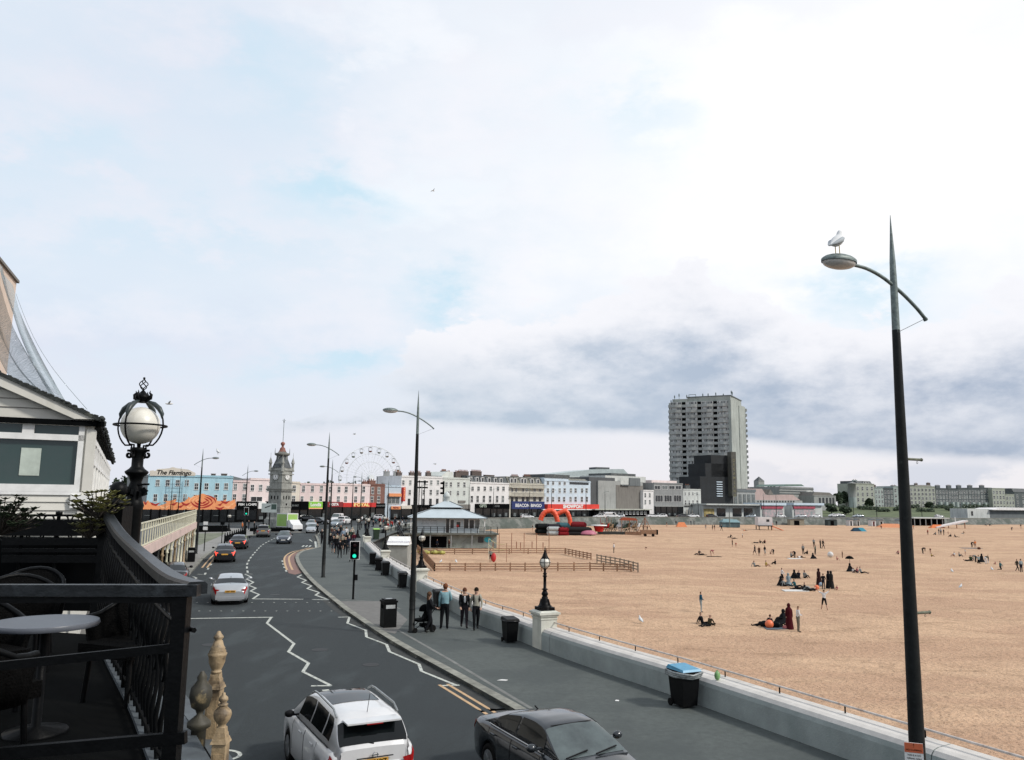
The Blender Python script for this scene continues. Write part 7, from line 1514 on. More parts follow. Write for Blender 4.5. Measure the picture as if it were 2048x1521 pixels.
for (x, yf, yt, lb) in ((408, 1103, 1043, 'slim dark sign post with two small white plates on the left pavement'), (443, 1087, 1045, 'slim dark post before the guard rail on the left pavement')):
 p = G(x, yf, .12); r = thing('sign_post', lb, 'sign', p); h = D(x, yt, p.y).z - .12
 MB().tube([(0, 0, 0), (0, 0, h)], .05, 8).obj('post', M_black, r)
 if 'white' in lb:
  for z in (h - .35, h - .85): MB().box(-.22, -.075, z, .22, -.055, z + .32).obj('plate', M_trim, r)
 else: MB().box(-.25, -.075, h - .3, .25, -.055, h).obj('plate', M_blackm, r)
p0_, p1_ = G(449, 1088, .12), G(491, 1072, .12); r = thing('guard_rail', 'black pedestrian guard rail with pointed posts along the left kerb', 'railing', p0_)
dd = p1_ - p0_; n = 11
for i in range(n):
 v = dd * i / (n - 1); mb = MB(); mb.lathe([(.09, 0), (.09, .9), (.11, .95), (.05, 1.02), (.08, 1.1), (0, 1.28)], 8, (v.x, v.y, 0)); mb.obj('post', M_black, r)
mb = MB(); dn_ = dd.normalized()
for z in (.2, .85): mb.bar((0, 0, z), (dd.x, dd.y, z), .05, .06)
m_ = int(dd.length / .16)
for i in range(m_): v = dd * i / m_; mb.box(v.x - .015, v.y - .015, .2, v.x + .015, v.y + .015, .85)
mb.obj('rail_panel', M_black, r)
for i, (x, y) in enumerate(((508, 1069), (512, 1068), (517, 1066), (522, 1064.5), (527, 1063.5), (532, 1063), (537, 1062))):
 o = MB().lathe([(.13, 0), (.12, .9), (.15, .95), (.07, 1.02), (.11, 1.12), (0, 1.3)], 10).obj('bollard', M_black); o.location = G(x, y, .12); tag(o, ['first', 'second', 'third', 'fourth', 'fifth', 'sixth', 'last'][i] + ' black bollard, counting from the left, on the clock tower island kerb', 'bollard', 'bollards on the island kerb')
pw0, pw1 = G(380, 1065, .12), G(454, 1064, .12); o = MB().box(0, 0, 0, (pw1 - pw0).length, .5, .95).obj('low_wall', M_blackm); o.location = pw0; o.rotation_euler.z = math.atan2(pw1.y - pw0.y, pw1.x - pw0.x); tag(o, 'long low black planter wall on the plaza below the mural sign', 'wall')
tag(MB().prism([tuple(G(x, y, .12)[:2]) for x, y in ((388, 1068), (452, 1066), (438, 1074), (400, 1090), (392, 1090))], .121, .135).obj('gravel_bed', mat('gravel_planting', (.16, .17, .12), .95, .4, .8, world=True, col2=(.07, .08, .05))), kind='structure')
bd = thing('sign_board', 'wide pale road sign board on dark legs left of the clock tower', 'sign', D(536, 1060, 120)); bd.location.z = .12
zb_ = D(536, 1027, 120).z; zt_ = D(536, 1009, 120).z; w2 = 15 / 1600 * 120
MB().box(-w2, -.05, zb_, w2, 0, zt_).obj('board', mat('pale_board', (.38, .43, .42), .6, .1, 1), bd); MB().box(w2 * .3, -.07, (zb_ + zt_) / 2 - .2, w2 * .95, -.052, zt_ - .1).obj('dark_panel', mat('dark_green_panel', (.03, .06, .05), .6, .1, 1), bd)
MB().bar((-.6, -.07, zb_ + .7), (.2, -.07, zb_ + 1.0), .02, .10).obj('black_arrow', M_blackm, bd)
for x in (-w2 * .7, w2 * .1): MB().tube([(x, .05, 0), (x, .05, zt_)], .08, 8).obj('leg', M_black, bd)
o = MB().prism([(-3, -2), (3, -2), (3, 2), (-3, 2)], 0, .5).obj('planter', M_blackm); o.location = D(545, 1060, 130); o.location.z = .12; tag(o, 'dark planter at the foot of the clock tower', 'planter')
# ---------------------------------------------------------------- beach hut pavilion
dH = 138; kk = dH / 1600
c0 = D(889, 1000, dH); pv = thing('beach_pavilion', 'white beach pavilion with stepped hipped roof and cupola on a concrete base', 'pavilion', (c0.x, c0.y + 5, 0), R(8))
zd = D(889, 1066, dH).z; ze = D(889, 1036, dH).z; w = 62 * kk; dp = 4.3
base_w = (972 - 812) / 2 * kk
MB().box(-base_w - .2, -5.6, -3.3, base_w + 1.4, 5, zd - .25).obj('concrete_base', mat('stained_base', (.24, .27, .25), .9, .2, .8, extra=stains((.08, .09, .07), .9, (.5, .5, .9))), pv)
MB().box(-base_w - .8, -6.6, zd - .25, base_w + 1.6, 5.4, zd).obj('deck', M_seawall2, pv)
MB().box(-w, -dp, zd, w, dp, ze).obj('wall', mat('pavilion_white', (.52, .57, .59), .7, .08, 1, extra=brickf((.52, .57, .59), (.50, .55, .57), (.32, .35, .37), bw=40, bh=.18, mw=.02)), pv)
for i, (xa, xb, za, zb2, m) in enumerate(((885.5, 892, 1038, 1066, M_sashd), (894, 901, 1040, 1057, M_sashd), (906, 914, 1044, 1055, M_sashd), (921, 930, 1038, 1057, M_sashd), (932, 941, 1040, 1057, M_sashd), (943, 952, 1040, 1057, M_glassl))):
 x0, x1 = (xa - 889) * kk, (xb - 889) * kk; z1 = D(889, za, dH).z; z0 = D(889, zb2, dH).z
 mb = MB(); mb.box(x0, -dp - .04, z0, x1, -dp - .003, z1, 1)
 for a in ((x0 - .08, z0, x0, z1), (x1, z0, x1 + .08, z1), (x0 - .08, z1, x1 + .08, z1 + .08)): mb.box(a[0], -dp - .08, a[1], a[2], -dp - .003, a[3], 0)
 mb.obj('window' if i else 'door', [M_trim, m], pv)
MB().box((906 - 889) * kk, -dp - .06, D(889, 1055, dH).z, (911 - 889) * kk, -dp - .041, D(889, 1050, dH).z).obj('red_notice', M_sred, pv)
bn = MB().box((840 - 889) * kk, -dp - .03, D(889, 1053, dH).z, (866 - 889) * kk, -dp - .003, D(889, 1036.5, dH).z).obj('price_board', mat('pavilion_board', (.56, .60, .62), .7, .05, 2), pv)
for i, (s_, q) in enumerate((('MARGATE', .30), ('BEACH HIRE & KIOSK', .24), ('ICE CREAM TEA COFFEE', .22), ('DECKCHAIRS  OPEN DAILY', .22))):
 text(s_, q * 1.05, Matrix.Translation(((853 - 889) * kk, -dp - .04, D(889, 1038.5 + i * 3.4, dH).z)) @ RX90, mat('grey_letter', (.14, .15, .16), .7, .1, 4), bn, ext=.005)
M_lead = mat('standing_seam_roof', (.44, .50, .53), .45, .08, .7, extra=brickf((.44, .50, .53), (.42, .48, .51), (.22, .25, .27), bw=.55, bh=60, mw=.03, amt=.7))
def hip(mb, a, b, z0, a2, b2, z1, t=.12):
 mb.add([(-a, -b, z0), (a, -b, z0), (a, b, z0), (-a, b, z0), (-a2, -b2, z1), (a2, -b2, z1), (a2, b2, z1), (-a2, b2, z1)], [(0, 3, 2, 1), (4, 5, 6, 7), (0, 1, 5, 4), (1, 2, 6, 5), (2, 3, 7, 6), (3, 0, 4, 7)])
we_, wt = 78 * kk, 33 * kk; zm = D(889, 1018.5, dH).z; zt = D(889, 1006, dH).z
mb = MB(); hip(mb, we_, dp + 1.3, ze, wt * .9, 2.0, zm); mb.obj('roof', M_lead, pv)
MB().box(-we_ - .05, -dp - 1.35, ze - .12, we_ + .05, dp + 1.35, ze - .003).obj('gutter', P_dkgrey2, pv)
MB().box(-wt * .85, -1.9, zm + .001, wt * .85, 1.9, zm + .25).obj('clerestory', M_blackm, pv)
mb = MB(); hip(mb, wt, 2.4, zm + .251, .45, .4, zt + .25); mb.obj('upper_roof', M_lead, pv)
for s in (-1, 1): MB().tube([(s * we_, -dp - 1.3, ze + .05), (s * wt * .92, -2.05, zm + .04)], .06, 6).obj('roof_ridge', P_dkgrey2, pv)
MB().tube([(wt, -2.4, zm + .3), (.45, -.4, zt + .28)], .06, 6).obj('roof_ridge', P_dkgrey2, pv)
MB().lathe([(.50, zt + .2), (.50, zt + .95), (.62, zt + 1.0), (.56, zt + 1.3), (.4, zt + 1.6), (.15, zt + 1.85), (.03, zt + 2.0), (.02, zt + 2.3)], 8).obj('cupola', mat('cupola_paint', (.46, .50, .49), .7, .1, 2), pv)
for s in (-1, 1): MB().box(s * (w + .9) - .08, -dp - .9, zd, s * (w + .9) + .08, -dp - .74, ze).obj('verandah_post', M_trim, pv)
for i in range(15):
 x = lerp(-base_w - .6, base_w + 1.4, i / 14); MB().box(x - .05, -6.55, zd, x + .05, -6.45, zd + 1.1).obj('deck_rail_post', M_black, pv)
mb = MB()
for z in (.35, .7, 1.05): mb.box(-base_w - .6, -6.52, zd + z, base_w + 1.4, -6.48, zd + z + .05)
mb.obj('deck_rail', M_black, pv)
for i in range(4): x = lerp(-6.5, 4, i / 3); MB().box(x - .08, -6.5, -3, x + .08, -6.34, zd - .26).obj('deck_pillar', P_grey, pv)
MB().box((948 - 889) * kk, -5.64, D(889, 1085, dH).z, (959 - 889) * kk, -5.603, D(889, 1073, dH).z).obj('dark_hatch', M_sashd, pv)
mb = MB(); mb.M = Matrix.Translation(((967.5 - 889) * kk, -5.63, D(889, 1079, dH).z)) @ RX90 @ Matrix.Diagonal((1, .75, 1, 1)); mb.lathe([(.62, -.02), (.62, .02)], 20); mb.obj('turquoise_sign', mat('turquoise_sign', (.02, .34, .42), .5, .1, 2), pv)
MB().box(-base_w + 1.0, -5.63, D(889, 1095, dH).z, -.2, -5.603, D(889, 1073, dH).z).obj('dark_opening', M_blackm, pv)
for i in range(7): # heaps and racks of gear at the foot
 p = gs(838 + i * 12, 1098 + (i % 2)); o = person(p, random.uniform(0, 6), ['figure by the pavilion base in black, farthest left', 'figure by the pavilion base in teal', 'figure by the pavilion base in grey', 'figure by the pavilion base in navy', 'figure by the pavilion base in white', 'figure by the pavilion base in brown', 'figure by the pavilion base in maroon, farthest right'][i], 'stand' if i % 2 else 'sit', [K0, TE, GY, NV, WT, BR, (.08, .01, .02)][i], K0, group='figures beside the pavilion base')
mb = MB()
for i in range(14): mb.sph((random.uniform(-2, 2), random.uniform(-.7, .7), .3), random.uniform(.25, .45), (1, 1, .8), 8, 6)
o = mb.obj('yellow_buckets', mat('yellow_green_plastic', (.45, .42, .10), .6, .3, 2)); o.location = gs(863, 1109); tag(o, 'heap of yellow green beach toys inside the fence before the pavilion', 'toys', kind='stuff')
rl = thing('ramp_railing', 'dark railing descending from the square to the sand beside the pavilion', 'railing')
ra = [D(792, 1040, 110), D(803, 1062, 102), D(817, 1084, 92), D(829, 1101, 84)]
for i in range(9):
 t = i / 8 * 3; j = min(2, int(t)); v = ra[j].lerp(ra[j + 1], t - j); MB().tube([v, v - Vector((0, 0, 1.3))], .05, 6).obj('post', M_black, rl)
for z in (0, -.4, -.8): MB().tube([v + Vector((0, 0, z)) for v in ra], .04, 6).obj('rail', M_black, rl)
rm_ = thing('beach_ramp', 'sandy concrete ramp running down from the square to the beach', 'ramp')
a, b_, c_, d_ = G(775, 1060, 0), G(800, 1060, 0), gs(826, 1106), gs(790, 1128)
MB().add([a, b_, c_, d_, a - Vector((0, 0, 3)), b_ - Vector((0, 0, 3)), c_ - Vector((0, 0, 1)), d_ - Vector((0, 0, 1))], [(3, 2, 1, 0), (4, 5, 6, 7), (0, 1, 5, 4), (1, 2, 6, 5), (2, 3, 7, 6), (3, 0, 4, 7)]).obj('ramp_slab', mat('sandy_ramp', (.44, .33, .24), .95, .15, .8, world=True), rm_)
# ---------------------------------------------------------------- timber fences on the sand
def fence(lb, pts, hp, nper, rails=3, m=None, group=None, tall=False):
 P = [gs(*p) for p in pts]; r = thing('beach_fence', lb, 'fence', P[0], 0, group); o = P[0]
 for a, b_ in zip(P, P[1:]):
  n = max(1, round((b_ - a).length / nper))
  for i in range(n + 1):
   if i == n and b_ is not P[-1]: continue
   v = a.lerp(b_, i / n) - o; MB().box(v.x - .08, v.y - .08, -.3, v.x + .08, v.y + .08, hp).obj('post', m or M_wood, r)
  for k in range(rails):
   z = hp * (.28 + .30 * k); MB().bar(tuple((a - o) + Vector((0, -.1, z))), tuple((b_ - o) + Vector((0, -.1, z))), .04, .13).obj('rail', m or M_wood, r)
 return r
fence('near timber rail fence along the front of the sand court', [(869, 1143), (1050, 1143), (1180, 1142), (1262, 1144)], .95, 1.95)
fence('left timber fence of the sand court running back to the pavilion', [(869, 1143), (846, 1115), (835, 1104)], .95, 1.3)
fence('far timber rail fence along the back of the sand court', [(838, 1109), (980, 1109), (1130, 1108)], .95, 2.9)
fence('right timber fence of the sand court slanting to the right', [(1131, 1109), (1182, 1120)], .95, 1.6)
fence('separate timber fence panel run overlapping the near fence at right', [(1194, 1126), (1240, 1135), (1276, 1145)], 1.15, 1.6, m=mat('grey_timber', (.26, .21, .16), .9, .25, 5))
M_rustp = mat('rusty_post', (.30, .13, .07), .8, .25, 3)
tf = thing('post_and_wire_fence', 'row of tall rusty posts with wires behind the sand court', 'fence', gs(998, 1107)); o_ = tf.location.copy()
tops = []
for x in (998, 1023, 1048, 1073, 1098):
 v = gs(x, 1107) - o_; MB().tube([tuple(v), (v.x, v.y, v.z + 3.1)], .06, 6).obj('post', M_rustp, tf); tops.append(v)
for z in (3.0, 2.0, 1.1): MB().tube([(v.x, v.y, v.z + z) for v in tops], .015, 4).obj('wire', M_rustp, tf)
vb = thing('volleyball_net', 'sagging yellow edged beach net between two posts in the sand court', 'net', gs(977, 1120)); v1 = gs(1013, 1125) - vb.location
MB().tube([(0, 0, 0), (0, 0, 2.9)], .04, 6).obj('post', M_iron_cream, vb); MB().tube([tuple(v1), (v1.x, v1.y, 2.5)], .04, 6).obj('post', M_rustp, vb)
for z0, z1_ in ((2.9, 2.4), (2.0, 1.7)): MB().tube([(v1.x * t, v1.y * t, lerp(z0, z1_, t) - .35 * math.sin(math.pi * t)) for t in [i / 10 for i in range(11)]], .035, 5).obj('net_tape', mat('net_tape_yellow', (.62, .55, .26), .6, .1, 4), vb)
for i, x in enumerate((986, 1033, 1041, 1064, 1086)):
 o = MB().box(-.07, -.07, 0, .07, .07, 1.2).obj('stump_post', M_rustp); o.location = gs(x, 1100 - i % 2 * 2); tag(o, ['first', 'second', 'third', 'fourth', 'last'][i] + ' short rusty post, counting from the left, behind the far court fence', 'post', 'short rusty posts behind the court')
# ---------------------------------------------------------------- inflatables and rides at the back of the beach
M_inf = mat('inflatable_orange', (.72, .085, .03), .4, .06, .8)
def arch(lb, pts, d, r_):
 P = [D(x, y, d) for x, y in pts]; o = P[0].copy(); o.z = sandz(0, d); t_ = thing('inflatable_arch', lb, 'inflatable', o); pp = smooth_pl([p - o for p in P], 5)
 rad = [r_ * (1 + .07 * math.sin(i * 2.2)) for i in range(len(pp))]; MB().tube(pp, rad, 12).obj('arch_tube', M_inf, t_); return t_
dI = 196
arch('left orange inflatable arch with legs spread, in front of the red sign', [(1081, 1041), (1085, 1031), (1092, 1024), (1104, 1022), (1110, 1028), (1114, 1038), (1114.5, 1044)], dI, .60)
arch('right orange inflatable arch joined behind the left one', [(1103, 1024), (1114, 1028), (1124, 1024), (1132, 1023), (1137, 1031), (1140, 1042), (1139, 1051)], dI + 4, .55)
def soft(lb, x0, x1, y0, y1, d, c, nm='inflatable_bed', z0=None, dep=5):
 A_ = D(x0, y1, d); B_ = D(x1, y0, d); zz = sandz(0, d); o = thing(nm, lb, 'inflatable', (A_.x, d, zz)); w = B_.x - A_.x; h = B_.z - zz
 mb = MB()
 for yy in (0, dep):
  for z in ([h * .25, h * .75]): mb.tube([(0, yy, z), (w, yy, z)], h * .27, 10)
 for xx in (0, w):
  for z in ([h * .25, h * .75]): mb.tube([(xx, 0, z), (xx, dep, z)], h * .27, 10)
 mb.box(0, 0, 0, w, dep, h * .5); mb.obj('bed', cmat(c), o); return o
soft('black inflatable bed at the left foot of the orange arches', 1076, 1097, 1049, 1055, 192, (.01, .012, .012)); soft('black and white inflatable bed between the orange legs', 1098, 1118, 1050, 1056, 190, (.03, .03, .03)); soft('white stripe inflatable bed in front of the arches', 1098, 1117, 1054, 1055, 188.5, LG, dep=.4)
soft('teal blue inflatable slide under the right orange arch', 1119, 1135, 1047, 1053, 195, (.05, .12, .14)); soft('dark low inflatable bed right of the pink mound', 1132, 1180, 1056, 1059, 189, (.015, .015, .02)); soft('red low inflatable edge before the pink mound', 1120, 1134, 1056, 1059, 188, (.22, .015, .02))
soft('dark red ride trailer behind the pink mound', 1143, 1168, 1045, 1051, 200, (.16, .015, .02), 'ride_trailer')
p = gs(1149, 1056); o = MB().sph((0, 0, 0), 1.3, (1.5, 1, .75), 16, 8, a1=math.pi / 2).obj('pink_mound', mat('inflatable_pink', (.42, .13, .19), .5, .08, 1)); o.location = (p.x, 189, sandz(0, 189) + .3); tag(o, 'pink rounded inflatable mound between orange arches and red cup', 'inflatable')
p = D(1198, 1052, 192); o = thing('tea_cup_stall', 'bright red tapered stall with white flat top beside the merry-go-round', 'stall', (p.x, 192, sandz(0, 192)))
MB().lathe([(.9, .8), (1.3, 2.1)], 14).obj('stall_body', cmat((.5, .03, .025)), o); MB().lathe([(1.9, 2.15), (1.9, 2.35), (0, 2.4)], 14).obj('stall_top', M_trim, o)
mg = thing('merry_go_round', 'low carousel with many figures and red brown plank edge', 'ride', (D(1238, 1050, 195).x, 195, sandz(0, 195)))
W2 = 40 / 1600 * 195
MB().box(-W2, -1.5, 0, W2, 3, .65).obj('platform', mat('platform_dark', (.03, .035, .03), .8, .3, .8), mg); MB().box(W2 * .25, -1.56, 0, W2 * 1.05, -1.501, .8).obj('plank_edge', M_wood, mg)
random.seed(5)
for i in range(26):
 x = lerp(-W2 * .95, W2 * .95, (i + .5) / 26); c_ = random.choice([(.10, .12, .08), (.04, .05, .04), WT, (.3, .2, .12), RDc, (.05, .08, .06), (.35, .33, .25)])
 mb = MB(); y_ = random.uniform(-1, 2); z_ = .65 + random.uniform(0, .4); mb.tube([(x, y_, .65), (x, y_, 3.3 + random.uniform(0, .9))], .05, 5); mb.tube([(x - .55, y_, z_ + .7), (x - .1, y_, z_ + 1.1), (x + .3, y_, z_ + 1.05), (x + .42, y_, z_ + 1.8), (x + .65, y_, z_ + 1.7)], [.08, .3, .3, .2, .09], 8)
 for q in (-.2, .25): mb.tube([(x + q, y_, z_ + .6), (x + q - .1, y_, z_ + .1)], .06, 5)
 mb.obj('horse', cmat(c_), mg)
MB().prismxz([(W2 * .05, 3.4), (W2 * .9, 3.4), (W2 * .8, 3.9), (W2 * .2, 4.1)], -1, 2).obj('red_canopy', cmat((.35, .09, .05)), mg)
for x in (W2 * .1, W2 * .5, W2 * .85): MB().tube([(x, -1, .6), (x, -1, 3.4)], .10, 6).obj('canopy_post', M_wood, mg)
tp2 = thing('rope_pyramid', 'orange brown climbing frame pyramid at the right end of the carousel', 'climbing frame', (D(1290, 1055, 192).x, 192, sandz(0, 192)))
for a in range(4): t = a * 1.57; MB().tube([(2.2 * math.cos(t), 2.2 * math.sin(t), 0), (0, 0, 4.2)], .07, 5).obj('leg', M_rustp, tp2)
for z in (1.1, 2.1, 3.1): q = 2.2 * (1 - z / 4.2); MB().tube([(q * math.cos(a * 1.57), q * math.sin(a * 1.57), z) for a in range(4)], .04, 4, closed=True).obj('rope', M_wood, tp2)
tkr = thing('boat_trailer', 'brown wooden trailer box with dark end right of the carousel', 'trailer', (D(1298, 1058, 188).x, 188, sandz(0, 188)))
MB().box(-2, -.6, .5, 1.6, .6, 1.5).obj('box', M_wood, tkr); MB().box(1.61, -.6, .45, 2.0, .6, 1.55).obj('end_board', M_blackm, tkr)
for x in (-1, .8): mb = MB(); mb.M = Matrix.Translation((x, -.7, .35)) @ Matrix.Rotation(R(90), 4, 'X'); mb.lathe([(.35, -.08), (.35, .08)], 12); mb.obj('wheel', M_tyre, tkr)
def at2(x, d): p = D(x, 1010, d); return Vector((p.x, d, sandz(0, d)))
lg = thing('lifeguard_hut', 'white lifeguard hut on legs with orange ramp', 'hut', at2(1526, 232)); k = 232 / 1600
MB().box(-14 * k, -1.6, 1.3, 14 * k, 1.6, 3.6).obj('cabin', mat('hut_white', (.60, .58, .58), .7, .08, 1), lg); MB().box(1 * k * 2, -1.63, 2.3, 5 * k * 1.6, -1.603, 3.0).obj('window', M_sashd, lg)
for x in (-12, 12):
 for y in (-1.4, 1.4): MB().box(x * k - .1, y - .1, -.3, x * k + .1, y + .1, 1.29).obj('leg', M_black, lg)
MB().box(-16 * k, -2.6, 1.05, 12 * k, -1.61, 1.28).obj('landing', M_blackm, lg)
MB().add([(13 * k, -2.4, 1.2), (13 * k, -1.2, 1.2), (36 * k, -1.2, -.1), (36 * k, -2.4, -.1), (13 * k, -2.4, 1.0), (13 * k, -1.2, 1.0), (36 * k, -1.2, -.3), (36 * k, -2.4, -.3)], [(3, 2, 1, 0), (4, 5, 6, 7), (0, 1, 5, 4), (1, 2, 6, 5), (2, 3, 7, 6), (3, 0, 4, 7)]).obj('ramp', M_orange, lg)
MB().box(12.2 * k, -2.5, 0, 12.8 * k, -2.4, 2.0).obj('ramp_post', M_orange, lg)
for x, lb, c_, w, h in ((1362, 'small orange beach tent near the far wall', (.62, .22, .10), 1.6, 1.4), (1778, 'long low orange beach tent left of the nearest pole', (.60, .26, .14), 4.5, 1.2), (1871, 'orange beach tent at the foot of the white slide', (.66, .20, .08), 2.4, 1.1), (1720, 'turquoise windbreak tent below the beach huts', (.05, .24, .32), 1.6, 1.0), (1712, 'dark blue windbreak joined left of the turquoise one', (.02, .05, .08), 1.2, 1.0)):
 d = 246 if x < 1400 else (262 if 'blue' not in lb and 'turquoise' not in lb else 205); o = thing('beach_tent', lb, 'tent', at2(x, d))
 if 'turquoise' in lb or 'blue' in lb: o.location = gs(x, 1063)
 MB().add([(-w, -1, 0), (w, -1, 0), (w, 1.2, 0), (-w, 1.2, 0), (-w * .5, .2, h), (w * .6, .2, h)], [(0, 1, 5, 4), (1, 2, 5), (2, 3, 4, 5), (3, 0, 4), (3, 2, 1, 0)]).obj('tent_cloth', cmat(c_), o)
kb = thing('beach_kiosk', 'blue grey beach kiosk tent with pale pole before the pavilion', 'kiosk', at2(1458, 248)); k = 248 / 1600
MB().box(-17 * k, -2, 0, 17 * k, 2, 1.5).obj('side_cloth', mat('kiosk_cloth', (.10, .17, .19), .7, .3, .6, col2=(.03, .05, .06)), kb); MB().add([(-18 * k, -2.2, 1.5), (18 * k, -2.2, 1.5), (18 * k, 2.2, 1.5), (-18 * k, 2.2, 1.5), (-12 * k, 0, 2.5), (15 * k, 0, 2.3)], [(0, 1, 5, 4), (1, 2, 5), (2, 3, 4, 5), (3, 0, 4), (3, 2, 1, 0)]).obj('roof_cloth', cmat((.20, .30, .32)), kb)
MB().tube([(-.6, -2.3, 0), (-.6, -2.3, 5.2)], .14, 8).obj('pale_pole', M_poletop, kb)
for i, (x, c_, w, lb) in enumerate(((1590, (.30, .28, .22), 22, 'long low tan kiosk against the far wall'), (1697, WT, 7, 'left white beach hut with dark doorway'), (1711, (.5, .5, .48), 6, 'pale grey beach hut next to the white one'), (1742, WT, 8, 'white beach hut with red door strip'), (1757, (.45, .47, .45), 8, 'beach hut with two pale posts left of the pole'), (1794, (.38, .42, .42), 6, 'grey arched beach hut hidden beside the pole'), (1660, (.06, .08, .08), 14, 'dark open store against the far wall'))):
 d = 275; k = d / 1600; o = thing('beach_hut', lb, 'hut', at2(x, d)); wv = w * k / 1.6 if w > 10 else w * k * .5
 MB().box(-wv, -1.5, 0, wv, 1.5, 2.0).obj('hut_wall', cmat(c_), o); MB().add([(-wv - .15, -1.7, 2.0), (wv + .15, -1.7, 2.0), (wv + .15, 1.7, 2.0), (-wv - .15, 1.7, 2.0), (0, -1.7, 2.5), (0, 1.7, 2.5)], [(0, 1, 4), (1, 2, 5, 4), (2, 3, 5), (3, 0, 4, 5), (3, 2, 1, 0)]).obj('roof', P_dkgrey2, o)
 MB().box(-wv * .45, -1.54, .05, wv * .3, -1.503, 1.6).obj('doorway', cmat((.10, .01, .015)) if 'red' in lb else M_blackm, o)
sl = thing('boat_slipway', 'white inclined slide structure lying across the far sand', 'slide', at2(1896, 262)); k = 262 / 1600
MB().add([(-30 * k, -1.6, 0), (32 * k, -1.6, 2.1), (32 * k, 1.6, 2.1), (-30 * k, 1.6, 0), (-30 * k, -1.6, .35), (32 * k, -1.6, 2.6), (32 * k, 1.6, 2.6), (-30 * k, 1.6, .35)], [(0, 3, 2, 1), (4, 5, 6, 7), (0, 1, 5, 4), (1, 2, 6, 5), (2, 3, 7, 6), (3, 0, 4, 7)]).obj('slide_deck', mat('slide_white', (.66, .60, .58), .6, .08, 1), sl)
for q in (-.2, .3, .8): MB().box(32 * k * q - .1, -1.5, 0, 32 * k * q + .1, -1.3, 1.05 + q * 1.05).obj('leg', M_rustp, sl)
MB().tube([(12 * k, 0, 1.9), (12 * k, 0, 3.6)], .10, 6).obj('mast', M_trim, sl)
lo = thing('promenade_shelter', 'long low open shelter with pale flat roof below the green slope', 'shelter', (D(1858, 1030, 292).x, 292, -1.8)); k = 292 / 1600
MB().box(-36 * k, -2, 2.5, 34 * k, 6, 2.9).obj('roof', P_white2, lo); MB().box(-36 * k, 1.5, 0, 34 * k, 2.2, 2.5).obj('back_wall', M_blackm, lo)
for i in range(7): x = lerp(-34 * k, 32 * k, i / 6); MB().box(x - .12, -1.8, 0, x + .12, -1.55, 2.49).obj('column', P_grey, lo)
fs_ = thing('lettered_gantry', 'tall open steel frame with letter bars before the white terrace', 'sign', (D(843, 1000, 190).x, 190, .12)); k = 190 / 1600
for x in (-5 * k, 5.5 * k): MB().tube([(x, 0, 0), (x, 0, D(843, 962, 190).z)], .10, 6).obj('leg', M_black, fs_)
for y in (964.5, 976): z = D(843, y, 190).z; MB().box(-11 * k, -.1, z - .25, 12 * k, .1, z + .1).obj('cross_bar', M_blackm, fs_)
vs2 = thing('black_banner', 'black vertical banner sign with scroll brackets before the sage block', 'sign', (D(886.5, 1000, 190).x, 190, .12)); MB().tube([(0, .1, 0), (0, .1, D(886, 966, 190).z)], .08, 6).obj('pole', M_black, vs2)
MB().box(-1.8 * k, -.1, D(886, 990, 190).z, 1.8 * k, .0, D(886, 964, 190).z).obj('banner', M_blackm, vs2)
for y in (968, 978, 988): z = D(886, y, 190).z; MB().sph((-3.2 * k, 0, z), .32, (1.4, .4, .8), 8, 6).obj('scroll', M_blackm, vs2)
# ================================================================ colonnade on the left
cA, cB = G(363, 1133, .12), G(387, 1109, .12); cd = (cB - cA).normalized(); cn = Vector((-cd.y, cd.x, 0)); c0 = cB - cd * 44
Lc = 44.3; crz = math.atan2(cd.y, cd.x)
cl_ = thing('colonnade_balcony', 'cream cast iron balcony on slim columns beside the left pavement', 'balcony', (c0.x, c0.y, 0), crz)
MB().box(0, -.1, 2.55, Lc, .15, 3.08).obj('fascia', mat('pinkish_fascia', (.62, .47, .42), .7, .1, 1, extra=mottled(1.5, (.35, .28, .24))), cl_)
MB().box(0, .151, 2.80, Lc, 3.0, 3.0).obj('deck', P_dk, cl_)
for z in (3.10, 3.85, 4.18): MB().box(0, -.03, z, Lc, .05, z + .06).obj('rail', M_iron_cream, cl_)
for i in range(40): x = Lc - .3 - i * 1.1; MB().box(x - .05, -.02, 3.161, x + .05, .03, 4.179).obj('baluster', M_iron_cream, cl_)
for i in range(11):
 x = Lc - .3 - i * 2.9
 MB().lathe([(.15, .12), (.15, .3), (.09, .35), (.08, 1.9), (.14, 1.95), (.08, 2.05), (.08, 2.3), (.2, 2.54)], 10, (x, .05, 0)).obj('column', M_gold if i % 3 == 1 else M_iron_cream, cl_)
 MB().bar((x + .5, .05, 2.5), (x + .08, .05, 2.05), .04, .05).obj('bracket', M_iron_cream, cl_)
MB().box(0, -.03, 3.08, .06, .05, 4.24).obj('end_post', M_iron_cream, cl_)
rw_ = thing('retaining_wall', 'rough dark stone retaining wall with shop openings behind the colonnade', 'wall', (c0.x, c0.y, 0), crz)
M_rub = mat('rubble_stone', (.16, .15, .11), .95, .35, 1.6, bump=.6, bscale=6, extra=mottled(1.1, (.045, .05, .035), .45, .6))
MB().box(0, 3.01, 0, Lc + .5, 30, 2.9).obj('wall_face', M_rub, rw_)
for i in range(6): x = Lc - 3.5 - i * 6.5; MB().box(x - 1.6, 2.93, .12, x + 1.6, 3.005, 2.3).obj('doorway', M_blackm, rw_)
MB().box(0, 3.0, 2.901, Lc + .6, 30.2, 3.0).obj('paving', M_rub, rw_)
pr = thing('parapet_railing', 'far white post and rail parapet on the terrace above the colonnade', 'railing', (c0.x, c0.y, 0), crz)
for z in (3.5, 3.95): MB().box(2, 9, z, Lc, 9.08, z + .08).obj('rail', M_trim, pr)
